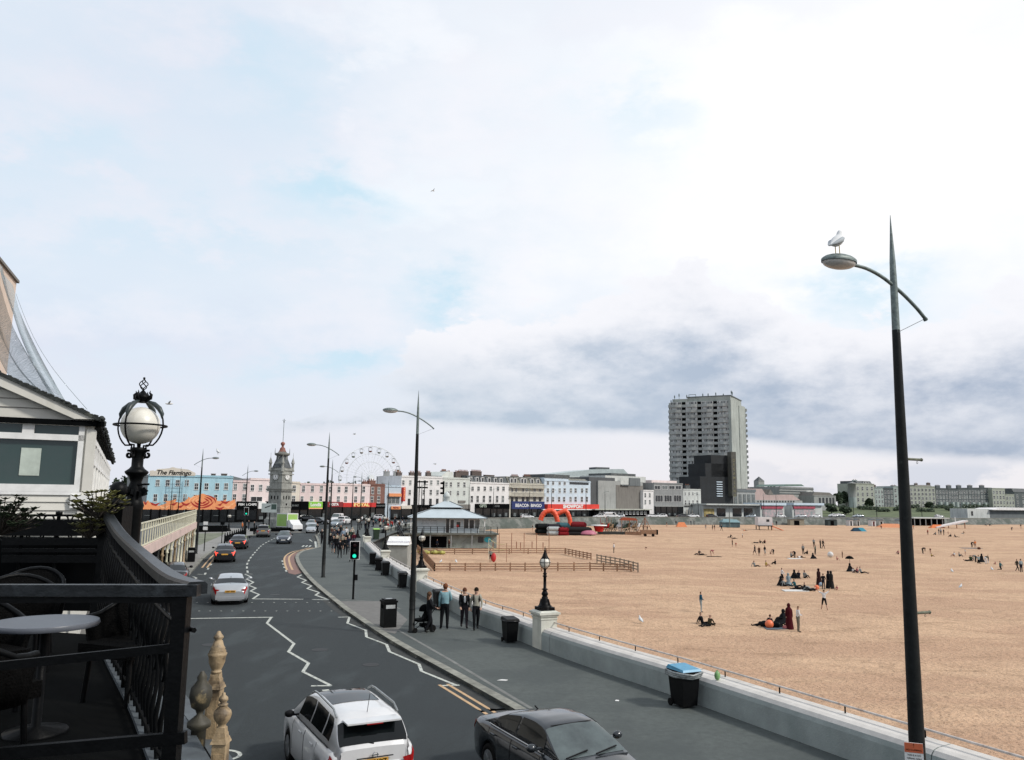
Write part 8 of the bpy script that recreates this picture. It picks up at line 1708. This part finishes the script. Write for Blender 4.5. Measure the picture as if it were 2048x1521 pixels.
for i in range(12): x = lerp(2, Lc, i / 11); MB().box(x - .1, 8.99, 3.0, x + .1, 9.09, 4.15).obj('post', M_iron_cream, pr)
p = G(329, 1152, .12); ab = thing('pavement_board', 'black board in a white frame under the colonnade', 'sign', p, crz + .9)
ab.location = D(329, 1120, p.y - 1); ab.location.z = .12
MB().box(-.45, -.03, .1, .45, .03, 1.75).obj('board', M_blackm, ab)
for a in ((-.5, .05, -.45, 1.8), (.45, .05, .5, 1.8), (-.45, 1.75, .45, 1.8), (-.45, .05, .45, .1)): MB().box(a[0], -.05, a[1], a[2], .05, a[3]).obj('frame', M_trim, ab)
# ================================================================ white pavilion building (left)
M_clad = mat('white_cladding', (.60, .585, .53), .6, .06, 1.5, extra=stains((.42, .41, .35), .5, (1.2, 1.2, .3)))
gc = D(176, 990, 16); grz = R(25.5); gh = thing('glazed_pavilion', 'white boarded pavilion with mossy slate gable roof and wide window at left', 'pavilion', (gc.x, gc.y, 0), grz)
gx = Vector((math.cos(grz), math.sin(grz), 0)); gy = Vector((-math.sin(grz), math.cos(grz), 0))
def F(px, py, nrm=gy, off_=0.):            # point on the front wall plane, local x and height
 d = ray(px, py); t = ((gc - gy * -off_).dot(nrm) - 0) / d.dot(nrm) if nrm is gy else 0
 P = Vector((0, 0, CAMZ)) + d * t; q = P - Vector((gc.x, gc.y, 0)); return q.dot(gx), P.z
def S(px, py):                              # point on the side wall plane
 d = ray(px, py); t = gc.dot(gx) / d.dot(gx); P = Vector((0, 0, CAMZ)) + d * t; q = P - Vector((gc.x, gc.y, 0)); return q.dot(gy), P.z
zE = F(176, 840)[1]; zS = F(100, 992)[1]; Lg = S(221, 940)[0]; xl = -7.0
mb = MB(); ap = (xl / 2, zE + .44 * 3.5)
xw0 = F(-60, 920)[0]; xw1 = F(153, 920)[0]; zw0 = F(80, 969)[1]; zw1 = F(80, 880)[1]; zt0 = F(80, 874)[1]; zt1 = F(110, 851)[1]
mb.box(xl, 0, 2.5, 0, .2, zw0 - .14); mb.box(xw1 + .10, 0, zw0 - .14, 0, .2, zE); mb.box(xl, 0, zt1 + .05, xw1 + .10, .2, zE); mb.box(xl, .2, 2.5, xl + .2, Lg, zE); mb.box(-.15, .2, 2.5, -.0, Lg, zS); mb.box(xl + .2, Lg - .2, 2.5, -.15, Lg, zE)
mb.obj('wall', M_clad, gh)
mb = MB()
for i in range(9): z = zw0 - .18 - i * .16; mb.add([(xl, -.005, z), (.03, -.005, z), (.03, -.035, z - .155), (xl, -.035, z - .155), (xl, -.002, z - .156), (.03, -.002, z - .156)], [(0, 3, 2, 1), (3, 5, 4, 2) if False else (3, 4, 5, 2)])
for i in range(9): z = zw0 - .18 - i * .16; mb.add([(.005, 0, z), (.005, Lg, z), (.035, Lg, z - .155), (.035, 0, z - .155)], [(0, 1, 2, 3)][::1])
mb.obj('cladding_boards', M_clad, gh)
fr = MB(); y0 = -.05
for a in ((xl, zw0 - .14, xw1 + .10, zw0), (xl, zw1, xw1 + .10, zt0 + .06), (xl, zt1, xw1 + .1, zt1 + .05), (xw1, zw0, xw1 + .10, zt1)): fr.box(a[0], y0, a[1], a[2], .1, a[3])
xm = F(57, 860)[0]; fr.box(xm - .10, y0 + .004, zt0 + .06, xm + .10, .1, zt1); fr.box(xl, y0, zw0 - .20, .06, .02, zw0 - .142); fr.obj('window_frame', M_trim, gh)
MB().box(xl, .04, zw0, xw1, .06, zt1).obj('window_pane', mat('deep_green_glass', (.016, .042, .038), .12, .3, .8, spec=.6, col2=(.035, .055, .055)), gh)
a = F(37, 951); b_ = F(83, 897); MB().box(a[0], .025, a[1], b_[0], .035, b_[1]).obj('paper_notice', mat('paper_notice', (.46, .52, .46), .8, .15, 3), gh)
MB().prismxz([(xl, zE + .001), (0, zE + .001), (ap[0], ap[1])], .0, .2).obj('gable', M_clad, gh)
for i in range(1, 8):
 z = zE + .001 + i * .17; q = (z - zE) / .44; MB().box(xl + q + .1, -.02, z, -q - .1, -.002, z + .012).obj('gable_board_line', P_brown, gh)
M_moss = mat('mossy_roof_edge', (.028, .034, .032), .9, .4, 6, bump=.6, bscale=14, extra=mottled(5, (.07, .075, .06), .55, .7))
t_ = .10
MB().prismxz([(.10, zE - .0), (ap[0], ap[1] + .02), (ap[0], ap[1] - .20), (.10 - .45, zE - .01)], -.20, -.16).obj('bargeboard', M_clad, gh)
MB().prismxz([(.10, zE + .03), (ap[0], ap[1] + .10), (xl - .2, zE - .0), (xl - .2, zE - .06), (ap[0], ap[1] + .03), (.10, zE - .04)], -.24, Lg + .2).obj('roof', M_moss, gh)
random.seed(3)
mb = MB()
for i in range(150):
 q = random.uniform(0, 3.9); mb.sph((.12 - q, -.23 + random.uniform(0, .2), zE + .03 + .44 * q), random.uniform(.015, .04), (1.3, 1, .7), 6, 4)
for i in range(330):
 y = random.uniform(-.3, Lg); mb.sph((.10 + random.uniform(-.03, .05), y, zE - .01 + random.uniform(-.04, .06)), random.uniform(.02, .055), (1, 1.6, .8), 6, 4)
tag(mb.obj('moss_and_slates', M_moss, gh), kind='stuff')
MB().box(xl, -.15, zE - .13, .18, -.03, zE - .03).obj('gutter', M_blackm, gh)
MB().box(.036, -.15, zE - .13, .12, Lg, zE - .05).obj('side_gutter', M_blackm, gh)
n = 11
for i in range(n):
 ya, yb = lerp(.5, Lg, i / n), lerp(.5, Lg, (i + 1) / n) ; w = MB(); zm_ = zE - .85
 w.box(-.1, ya, zS, .02, ya + .12, zE - .3, 0); w.box(-.09, ya + .12, zm_, .012, yb, zm_ + .1, 0); w.box(-.09, ya + .12, zE - .42, .012, yb, zE - .3, 0); w.box(-.08, (ya + yb) / 2 + .02, zm_ + .1, .008, (ya + yb) / 2 + .09, zE - .42, 0)
 w.box(-.06, ya + .12, zm_ + .1, -.03, yb, zE - .42, 1); w.box(-.07, ya + .12, zS, -.02, yb, zm_, 2)
 w.obj('side_window', [M_trim, M_sashd, mat('white_blind_panel', (.58, .58, .55), .6, .08, 2)], gh)
MB().box(-.16, -.06, zS - .35, .10, Lg, zS).obj('side_sill', M_clad, gh)
MB().box(-.12, -.055, 2.5, .04, .499, zE - .2).obj('corner_post', M_clad, gh)
MB().box(F(142, 990)[0], -.12, zw0 - .45, .12, -.055, zw0 - .2).obj('corner_flap', M_trim, gh)
# ================================================================ terrace in the foreground
DZ = 3.9
rp = [D(394, 1177, 4.45), D(342, 1158, 5.0), D(291, 1117, 6.3), D(240, 1069, 8.0), D(213, 1026, 9.6)]
rs = smooth_pl(rp, 6)
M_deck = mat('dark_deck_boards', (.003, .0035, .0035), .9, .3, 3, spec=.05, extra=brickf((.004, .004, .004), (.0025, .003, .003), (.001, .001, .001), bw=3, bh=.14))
lp = [(p.x, p.y) for p in rs]; deck = [(-1.7, 2.2)] + lp + [(-14, 12), (-14, 2.2)]
te = thing('terrace', 'dark timber terrace deck in deep shade filling the lower left corner', 'terrace', (0, 0, 0))
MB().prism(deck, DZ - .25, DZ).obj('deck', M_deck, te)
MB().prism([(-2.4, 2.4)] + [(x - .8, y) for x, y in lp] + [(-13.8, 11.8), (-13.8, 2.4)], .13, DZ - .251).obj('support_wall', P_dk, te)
M_lead2 = mat('lead_ledge', (.08, .095, .105), .6, .25, 5, extra=mottled(3, (.03, .035, .04), .5, .7))
for k, (o1, o2, z) in enumerate(((-.03, .14, 3.93), (.18, .34, 3.86), (.40, .52, 3.78))):
 mb = MB(); aa = off(lp, -o1); bb = off(lp, -o2)
 for i in range(len(aa) - 1): mb.prism([aa[i], aa[i + 1], bb[i + 1], bb[i]], z - .06, z)
 mb.obj('ledge', M_lead2, te)
ra_ = thing('terrace_railing', 'thick black handrail sweeping away from the corner post, with scrolled ironwork', 'railing', (0, 0, 0))
mb = MB(); n = len(rs); wv = .055; hv = .035; vs = []; fs = []
M_hr = mat('painted_handrail', (.012, .015, .018), .36, .3, 9, spec=.3, bump=.15, bscale=22, extra=mottled(7, (.05, .06, .07), .55, .75, .6))
for i, p in enumerate(rs):
 d = (rs[min(i + 1, n - 1)] - rs[max(i - 1, 0)]); d.z = 0; d.normalize(); s_ = Vector((d.y, -d.x, 0))
 for a, b in ((-1, -.9), (-1, .6), (-.7, 1), (.7, 1), (1, .6), (1, -.9)): v = p + s_ * wv * a + Vector((0, 0, hv * b)); vs.append(v)
for i in range(n - 1):
 for j in range(6): fs.append((i * 6 + j, i * 6 + (j + 1) % 6, (i + 1) * 6 + (j + 1) % 6, (i + 1) * 6 + j))
mb.add(vs, fs + [tuple(range(6)), tuple(reversed(range(len(vs) - 6, len(vs))))]); mb.obj('handrail', M_hr, ra_)
rr = resample([Vector((p.x, p.y, 0)) for p in rs], .20)
def zat(q): return min(rs, key=lambda p: (p.x - q.x) ** 2 + (p.y - q.y) ** 2).z
MB().tube([(q.x, q.y, DZ + .12) for q in rr], .02, 5).obj('bottom_rail', M_black, ra_); MB().tube([(q.x, q.y, zat(q) - .22) for q in rr], .015, 5).obj('upper_rail', M_black, ra_)
for i, q in enumerate(rr[1:-1]):
 zt_ = zat(q) - .03; mb = MB(); mb.tube([(q.x + .012 * math.cos(t * 1.3), q.y + .012 * math.sin(t * 1.3), lerp(DZ + .02, zt_, t / 12)) for t in range(13)], [.013 + .004 * (t % 2) for t in range(13)], 6); mb.obj('baluster', M_black, ra_)
 if i % 2 == 0:
  d = (rr[i + 2] - rr[i]).normalized(); pts = []
  for t in range(22): a = t * .42; r_ = .085 - .0034 * t; pts.append((q.x + d.x * (.10 + r_ * math.cos(a)), q.y + d.y * (.10 + r_ * math.cos(a)), lerp(DZ, zt_, .55) + r_ * 1.9 * math.sin(a)))
  MB().tube(pts, .010, 5).obj('scroll', M_black, ra_)
cp = rs[0]; MB().bc((cp.x - .07, cp.y - .01, (DZ + cp.z) / 2 - .03), (.075, .075, cp.z - DZ - .03)).obj('corner_post', M_black, ra_)
fr_ = thing('terrace_railing', 'black front railing running level from the corner post to the left edge', 'railing', (0, 0, 0))
for (a, b, w_, h_) in (((-40, 1181), (398, 1181), .06, .06), ((-40, 1337), (356, 1295), .03, .045), ((-40, 1512), (372, 1475), .04, .06)):
 A_ = D(a[0], a[1], 4.42); B_ = D(b[0], b[1], 4.42); A_.y += .01; MB().bar(tuple(A_), tuple(B_), w_, h_).obj('rail', M_hr if w_ > .05 else M_black, fr_)
MB().bar(tuple(D(-40, 1181, 4.42) - Vector((0, 0, .05))), tuple(D(372, 1181, 4.42) - Vector((0, 0, .05))), .03, .03).obj('rail', M_black, fr_)
for x in (-30, ):
 q = D(x, 1200, 4.42); MB().box(q.x - .03, q.y - .03, DZ, q.x + .03, q.y + .03, q.z).obj('post', M_black, fr_)
nb2 = 0
br = thing('terrace_railing', 'black ornamental railing with rings in front of the white pavilion', 'railing', (0, 0, 0)); dB = 11.2
def BB(x, y): return D(x, y, dB)
for (y, h_) in ((1031, .03), (1047, .10), (1063, .12), (1083, .10), (1101, .05), (1118, .10)): MB().bar(tuple(BB(5, y)), tuple(BB(222, y + .5)), .05, h_).obj('rail', M_black, br)
for i in range(8):
 x = 14 + i * 28
 for y, r_ in ((1039, .055), (1072, .09)):
  c_ = BB(x, y); MB().tube([(c_.x + r_ * 1.3 * math.cos(t), c_.y, c_.z + r_ * math.sin(t)) for t in [k * .5236 for k in range(12)]], .012, 5, closed=True).obj('ring', M_black, br)
for x in (48, 118, 200): a = BB(x, 1024 if x == 48 else 1031); MB().lathe([(.025, DZ - a.z), (.025, 0), (.045, .01), (.045, .05), (0, .055)], 8, tuple(a)).obj('post', M_black, br)
mb = MB(); a = BB(0, 1085); mb.box(a.x - 2, dB + .3, DZ, BB(200, 1085).x, dB + .4, BB(0, 1076).z); o = mb.obj('screen_panel', M_blackm, br)
bpz = D(235, 1010, 9.7); bp = thing('gate_post', 'stout black square post topped by a ball at the end of the handrail', 'post', (bpz.x, bpz.y, DZ)); h = D(235, 1012, 9.7).z - DZ
MB().box(-.13, -.13, 0, .13, .13, h).obj('post_shaft', M_black, bp); MB().lathe([(.13, h), (.15, h + .01), (.15, h + .05), (.05, h + .08), (.05, h + .11)], 14).obj('post_cap', M_black, bp); MB().sph((0, 0, h + .19), .10, (1, 1, 1), 18, 12).obj('ball', M_black, bp)
gl = D(270, 1010, 10.0); L1 = thing('globe_lamp', 'large ornate black globe lamp with ring cage and leaf crown at left', 'lamp', (gl.x, gl.y, .12)); zz = lambda y: D(281, y, 10).z - .12; b0 = zz(1060)
cxo = D(281, 850, 10).x - gl.x
def px2(n): return n * 10 / 1600
mb = MB(); mb.M = Matrix.Translation((0, 0, 0)) @ Matrix.Rotation(0, 4, 'Y')
prof = [(.22, 0), (.22, .3), (.16, .4), (.13, 1.0), (.105, 2.5), (.095, zz(1100)), (.10, zz(1020)), (.115, zz(1012)), (.10, zz(1004)), (.075, zz(990)), (.085, zz(974)), (.065, zz(965)), (.085, zz(955)), (.13, zz(948)), (.14, zz(944)), (.09, zz(938)), (.068, zz(933)), (.068, zz(912)), (.085, zz(905)), (.095, zz(902)), (.095, zz(896)), (.03, zz(895))]
mb.lathe(prof, 18); mb.v = [(x + cxo * 0 , y, z) for x, y, z in mb.v]; mb.obj('column', M_black, L1)
for k in range(9): t = k * .698; MB().bar((.075 * math.cos(t), .075 * math.sin(t), zz(988)), (.135 * math.cos(t), .135 * math.sin(t), zz(978 + (k % 3) * 6)), .03, .07).obj('leaf_ornament', M_black, L1)
LT = MB()
gz = zz(851.5); gR = px2(37); LT.sph((0, 0, gz), gR, (1, 1, 1), 28, 18); LT.obj('globe', M_globe, L1)
MB().lathe([(.02, zz(896)), (.025, zz(888)), (.07, zz(886.5)), (.115, zz(883)), (.12, zz(881))], 16).obj('globe_cup', M_black, L1)
Rr = px2(49)
for q in range(2):
 t0 = math.pi / 2 * q - .15; pts = []
 for k in range(27):
  a = R(lerp(-52, 232, k / 26)); pts.append((Rr * math.cos(a) * math.cos(t0), Rr * math.cos(a) * math.sin(t0), gz + Rr * 1.02 * math.sin(a) + (.0)))
 e = .6
 p0_ = (pts[0][0] * .52, pts[0][1] * .52, zz(891)); p1_ = (pts[-1][0] * .52, pts[-1][1] * .52, zz(891))
 pts = [(p0_[0], p0_[1], zz(899)), p0_] + pts + [p1_, (p1_[0], p1_[1], zz(899))]
 MB().tube(pts, .011, 6).obj('cage_hoop', M_black, L1)
MB().tube([(Rr * math.cos(t), Rr * math.sin(t), gz + .03 * 0) for t in [k * math.pi / 16 for k in range(32)]], .012, 6, closed=True).obj('cage_ring', M_black, L1)
for k in range(4):
 t0 = math.pi / 2 * k - .15
 pts = [(Rr * .25, zz(803)), (Rr * .55, zz(809)), (Rr * .78, zz(818)), (Rr * .92, zz(829)), (Rr * .93, zz(838))]
 MB().tube([(a * math.cos(t0), a * math.sin(t0), z) for a, z in pts], [.014, .030, .034, .026, .008], 8).obj('acanthus_leaf', mat('verdigris_leaf', (.03, .045, .045), .4, .3, 9), L1)
 pts = []
 for j in range(16): a = j * .45; r_ = .055 - .0028 * j; pts.append((.125 + r_ * math.cos(a + 1.2), zz(910) + r_ * math.sin(a + 1.2)))
 MB().tube([(a * math.cos(t0), a * math.sin(t0), z) for a, z in pts], .016, 6).obj('scroll', M_black, L1)
MB().lathe([(.06, zz(806)), (.05, zz(802)), (.09, zz(797)), (.085, zz(792)), (.05, zz(788)), (.03, zz(784)), (.012, zz(781))], 12).obj('crown', M_black, L1)
for k in range(4):
 t0 = math.pi / 2 * k - .15; MB().tube([(a * math.cos(t0), a * math.sin(t0), zz(y)) for a, y in ((.06, 800), (.105, 797), (.115, 790), (.09, 786), (.10, 782))], [.02, .025, .018, .01, .003], 6).obj('crown_leaf', M_black, L1)
for k in range(4):
 MB().tube([(.052 * math.sin(math.pi * j / 10) * math.cos(k * 1.571 + j * .33), .052 * math.sin(math.pi * j / 10) * math.sin(k * 1.571 + j * .33), lerp(zz(781), zz(759), j / 10)) for j in range(11)], .0065, 5).obj('basket_twist', M_black, L1)
MB().sph((0, 0, zz(757)), .015).obj('tip', M_black, L1)
MB().tube([(.05, -.05, zz(970)), (.20, -.08, zz(969))], .014, 6).obj('ladder_bar', M_black, L1)
L1.location.x = D(281, 851, 10).x
def newel(px, ytop, d, lb, big=True):
 p = D(px, ytop, d); z0 = .12; r = thing('newel_post', lb, 'post', (p.x, p.y, z0)); H = p.z - z0
 s_ = d / 1600
 if big: pr = [(0, 0), (3, -1), (5.5, -6), (9, -10), (9.5, -13), (6, -17), (8, -18), (11, -28), (14, -32), (13, -34), (16, -37), (15, -39), (18, -42), (17, -46), (15.5, -50), (15, -58), (11, -68), (8, -73), (10, -74), (10, -77), (8, -78)]
 else: pr = [(0, 0), (3, -1), (3.5, -5), (8, -9), (9, -14), (5, -19), (9, -21), (9, -24), (7, -25), (15, -33), (17, -40), (15, -48), (10, -55), (7, -59), (9, -63)]
 MB().lathe([(max(a, .01) * s_, H + b * s_) for a, b in reversed(pr)], 16).obj('finial', M_gold, r)
 zb2 = H + pr[-1][1] * s_
 mb = MB()
 for (w, h) in ((18, 10), (22, 8), (27, 5), (31, 5)): mb.bc((0, 0, zb2 - h * s_ / 2), (w * s_, w * s_, h * s_ - .001), taper=.9); zb2 -= h * s_
 mb.obj('finial_base', M_gold, r)
 MB().bc((0, 0, zb2 / 2), (25 * s_, 25 * s_, zb2 - .002)).obj('shaft', M_gold, r)
 for sg in (-1, 1): MB().box(-9 * s_, sg * 12.5 * s_ - .004, zb2 * .3, 9 * s_, sg * 12.5 * s_ + .004, zb2 - .06).obj('shaft_moulding', M_gold, r)
 return r
newel(438, 1262, 6.1, 'tall sand coloured iron newel with ringed finial beside the road'); newel(448, 1385, 5.55, 'lower sand coloured iron newel with round urn finial in front', False)
u = D(401, 1405, 5.9); up_ = thing('urn_finial', 'dark rounded finial low on the left of the sand coloured newels', 'finial', (u.x, u.y, .12)); MB().lathe([(.05, 0), (.05, u.z - .30), (.08, u.z - .28), (.08, u.z - .25), (.02, u.z - .20), (.03, u.z - .17), (.06, u.z - .15), (.078, u.z - .08), (.07, u.z - .02), (.03, u.z + .03), (.035, u.z + .05), (.01, u.z + .09)], 14).obj('urn', mat('dark_gold_iron', (.05, .045, .03), .6, .3, 9, extra=mottled(8, (.30, .23, .12), .56, .7, .8)), up_)
tb = thing('terrace_table', 'round white topped table on the shaded terrace', 'table', G(92, 1241, 4.64)); tb.location.z = DZ; rT = 93 / 1600 * tb.location.y
MB().lathe([(rT, .70), (rT + .008, .715), (rT, .735)], 40).obj('table_top', mat('white_table_top', (.10, .11, .13), .35, .1, 5, spec=.5), tb); MB().lathe([(.2, 0), (.2, .02), (.03, .05), (.03, .699)], 14).obj('pedestal', M_black, tb)
M_wick = mat('black_wicker', (.004, .004, .004), .7, .5, 30, bump=.8, bscale=80, spec=.06, extra=brickf((.007, .007, .007), (.003, .003, .003), (.002, .002, .002), bw=.03, bh=.02, mw=.004))
def tub():
 r = thing('wicker_chair', 'x', 'chair'); MB().bc((0, 0, .40), (.52, .50, .10)).obj('seat', M_wick, r)
 mb = MB(); vs = []; fs = []; n = 16
 for i in range(n + 1):
  a = R(lerp(-25, 205, i / n)); top = .62 + .20 * max(0, math.sin(a)) ** 1.2
  for (rad, z) in ((.27, .36), (.33, top), (.36, top + .005), (.31, .34)): vs.append((rad * math.cos(a), rad * math.sin(a), z))
 for i in range(n):
  for j in range(4): fs.append((i * 4 + j, i * 4 + (j + 1) % 4, (i + 1) * 4 + (j + 1) % 4, (i + 1) * 4 + j))
 mb.add(vs, fs + [(0, 1, 2, 3), tuple(reversed(range(len(vs) - 4, len(vs))))], True); mb.obj('backrest', M_wick, r)
 MB().tube([(.345 * math.cos(a), .345 * math.sin(a), .63 + .20 * max(0, math.sin(a)) ** 1.2) for a in [R(lerp(-25, 205, i / n)) for i in range(n + 1)]], .022, 6).obj('back_rim', M_black, r)
 for sx in (-1, 1):
  for sy in (-1, 1): MB().tube([(sx * .22, sy * .2, 0), (sx * .2, sy * .18, .36)], .02, 6).obj('leg', M_black, r)
 return r
c1 = tub(); c1.location = (tb.location.x - .05, tb.location.y - .62, DZ); c1.rotation_euler.z = R(160); c1['label'] = 'black wicker tub chair pulled up in front of the round white table'; c1['group'] = 'black wicker tub chairs on the terrace'
for x, y, rz, lb in ((tb.location.x - .75, tb.location.y + .45, 60, 'black wicker tub chair behind the round white table, toward the left edge'), (tb.location.x + .15, tb.location.y + .95, -20, 'black wicker tub chair farther back near the curved railing'), (tb.location.x - 1.7, tb.location.y + 2.6, 10, 'black wicker tub chair far back before the ringed railing'), (tb.location.x - 1.3, tb.location.y + 1.9, 40, 'black wicker tub chair far back at the left edge')):
 clone(c1, (x, y, DZ), R(rz), lb)
wc = clone(c1, (D(90, 1508, 2.9).x, 2.9, D(90, 1508, 2.9).z - .86), R(178), 'grey woven chair back just showing at the bottom left edge'); M_gw = mat('grey_wicker', (.12, .13, .12), .6, .4, 20, bump=1., bscale=60, extra=brickf((.16, .17, .16), (.08, .09, .08), (.01, .01, .01), bw=.035, bh=.022, mw=.004))
for ch in wc.children:
 if ch.name.startswith('back'): ch.data = ch.data.copy(); ch.data.materials[0] = M_gw
def potplant(lb, p, r_, m, n, pot=False):
 r = thing('potted_plant', lb, 'plant', p);
 if pot: MB().lathe([(.12, 0), (.17, .3), (.185, .3), (.185, .34), (.15, .34)], 14).obj('pot', M_blackm, r)
 mb = MB(); st = MB()
 for i in range(n):
  a = random.uniform(0, 6.3); e = random.uniform(.2, 1.3); q = Vector((math.cos(a) * math.cos(e), math.sin(a) * math.cos(e), math.sin(e))) * r_ * random.uniform(.4, 1) + Vector((0, 0, .32))
  st.tube([(0, 0, .3), tuple(q)], .006, 4)
  for j in range(6):
   b_ = j * 1.05; d = Vector((math.cos(b_), math.sin(b_), .5)).normalized() * .075; w_ = d.cross(Vector((0, 0, 1))).normalized() * .030; mb.add([q, q + d * .5 + w_, q + d, q + d * .5 - w_], [(0, 1, 2, 3)])
 mb.obj('leaves', m, r); st.obj('stems', M_bark, r); return r
M_succ = mat('yellow_green_leaf', (.27, .26, .10), .6, .3, 9, col2=(.12, .13, .05))
pp = D(196, 1052, 9.3); potplant('yellow green potted succulent beside the ball topped post', (pp.x, pp.y, pp.z - .22), .34, M_succ, 60)
pp = D(178, 1060, 9.5); potplant('lower yellow green trailing plant behind the ringed railing', (pp.x, pp.y, pp.z - .40), .30, M_succ, 45)
pp = D(3, 1030, 10); potplant('dark leafy bush at the left edge before the white pavilion', (pp.x, pp.y, pp.z - .55), .5, M_leaf, 130)
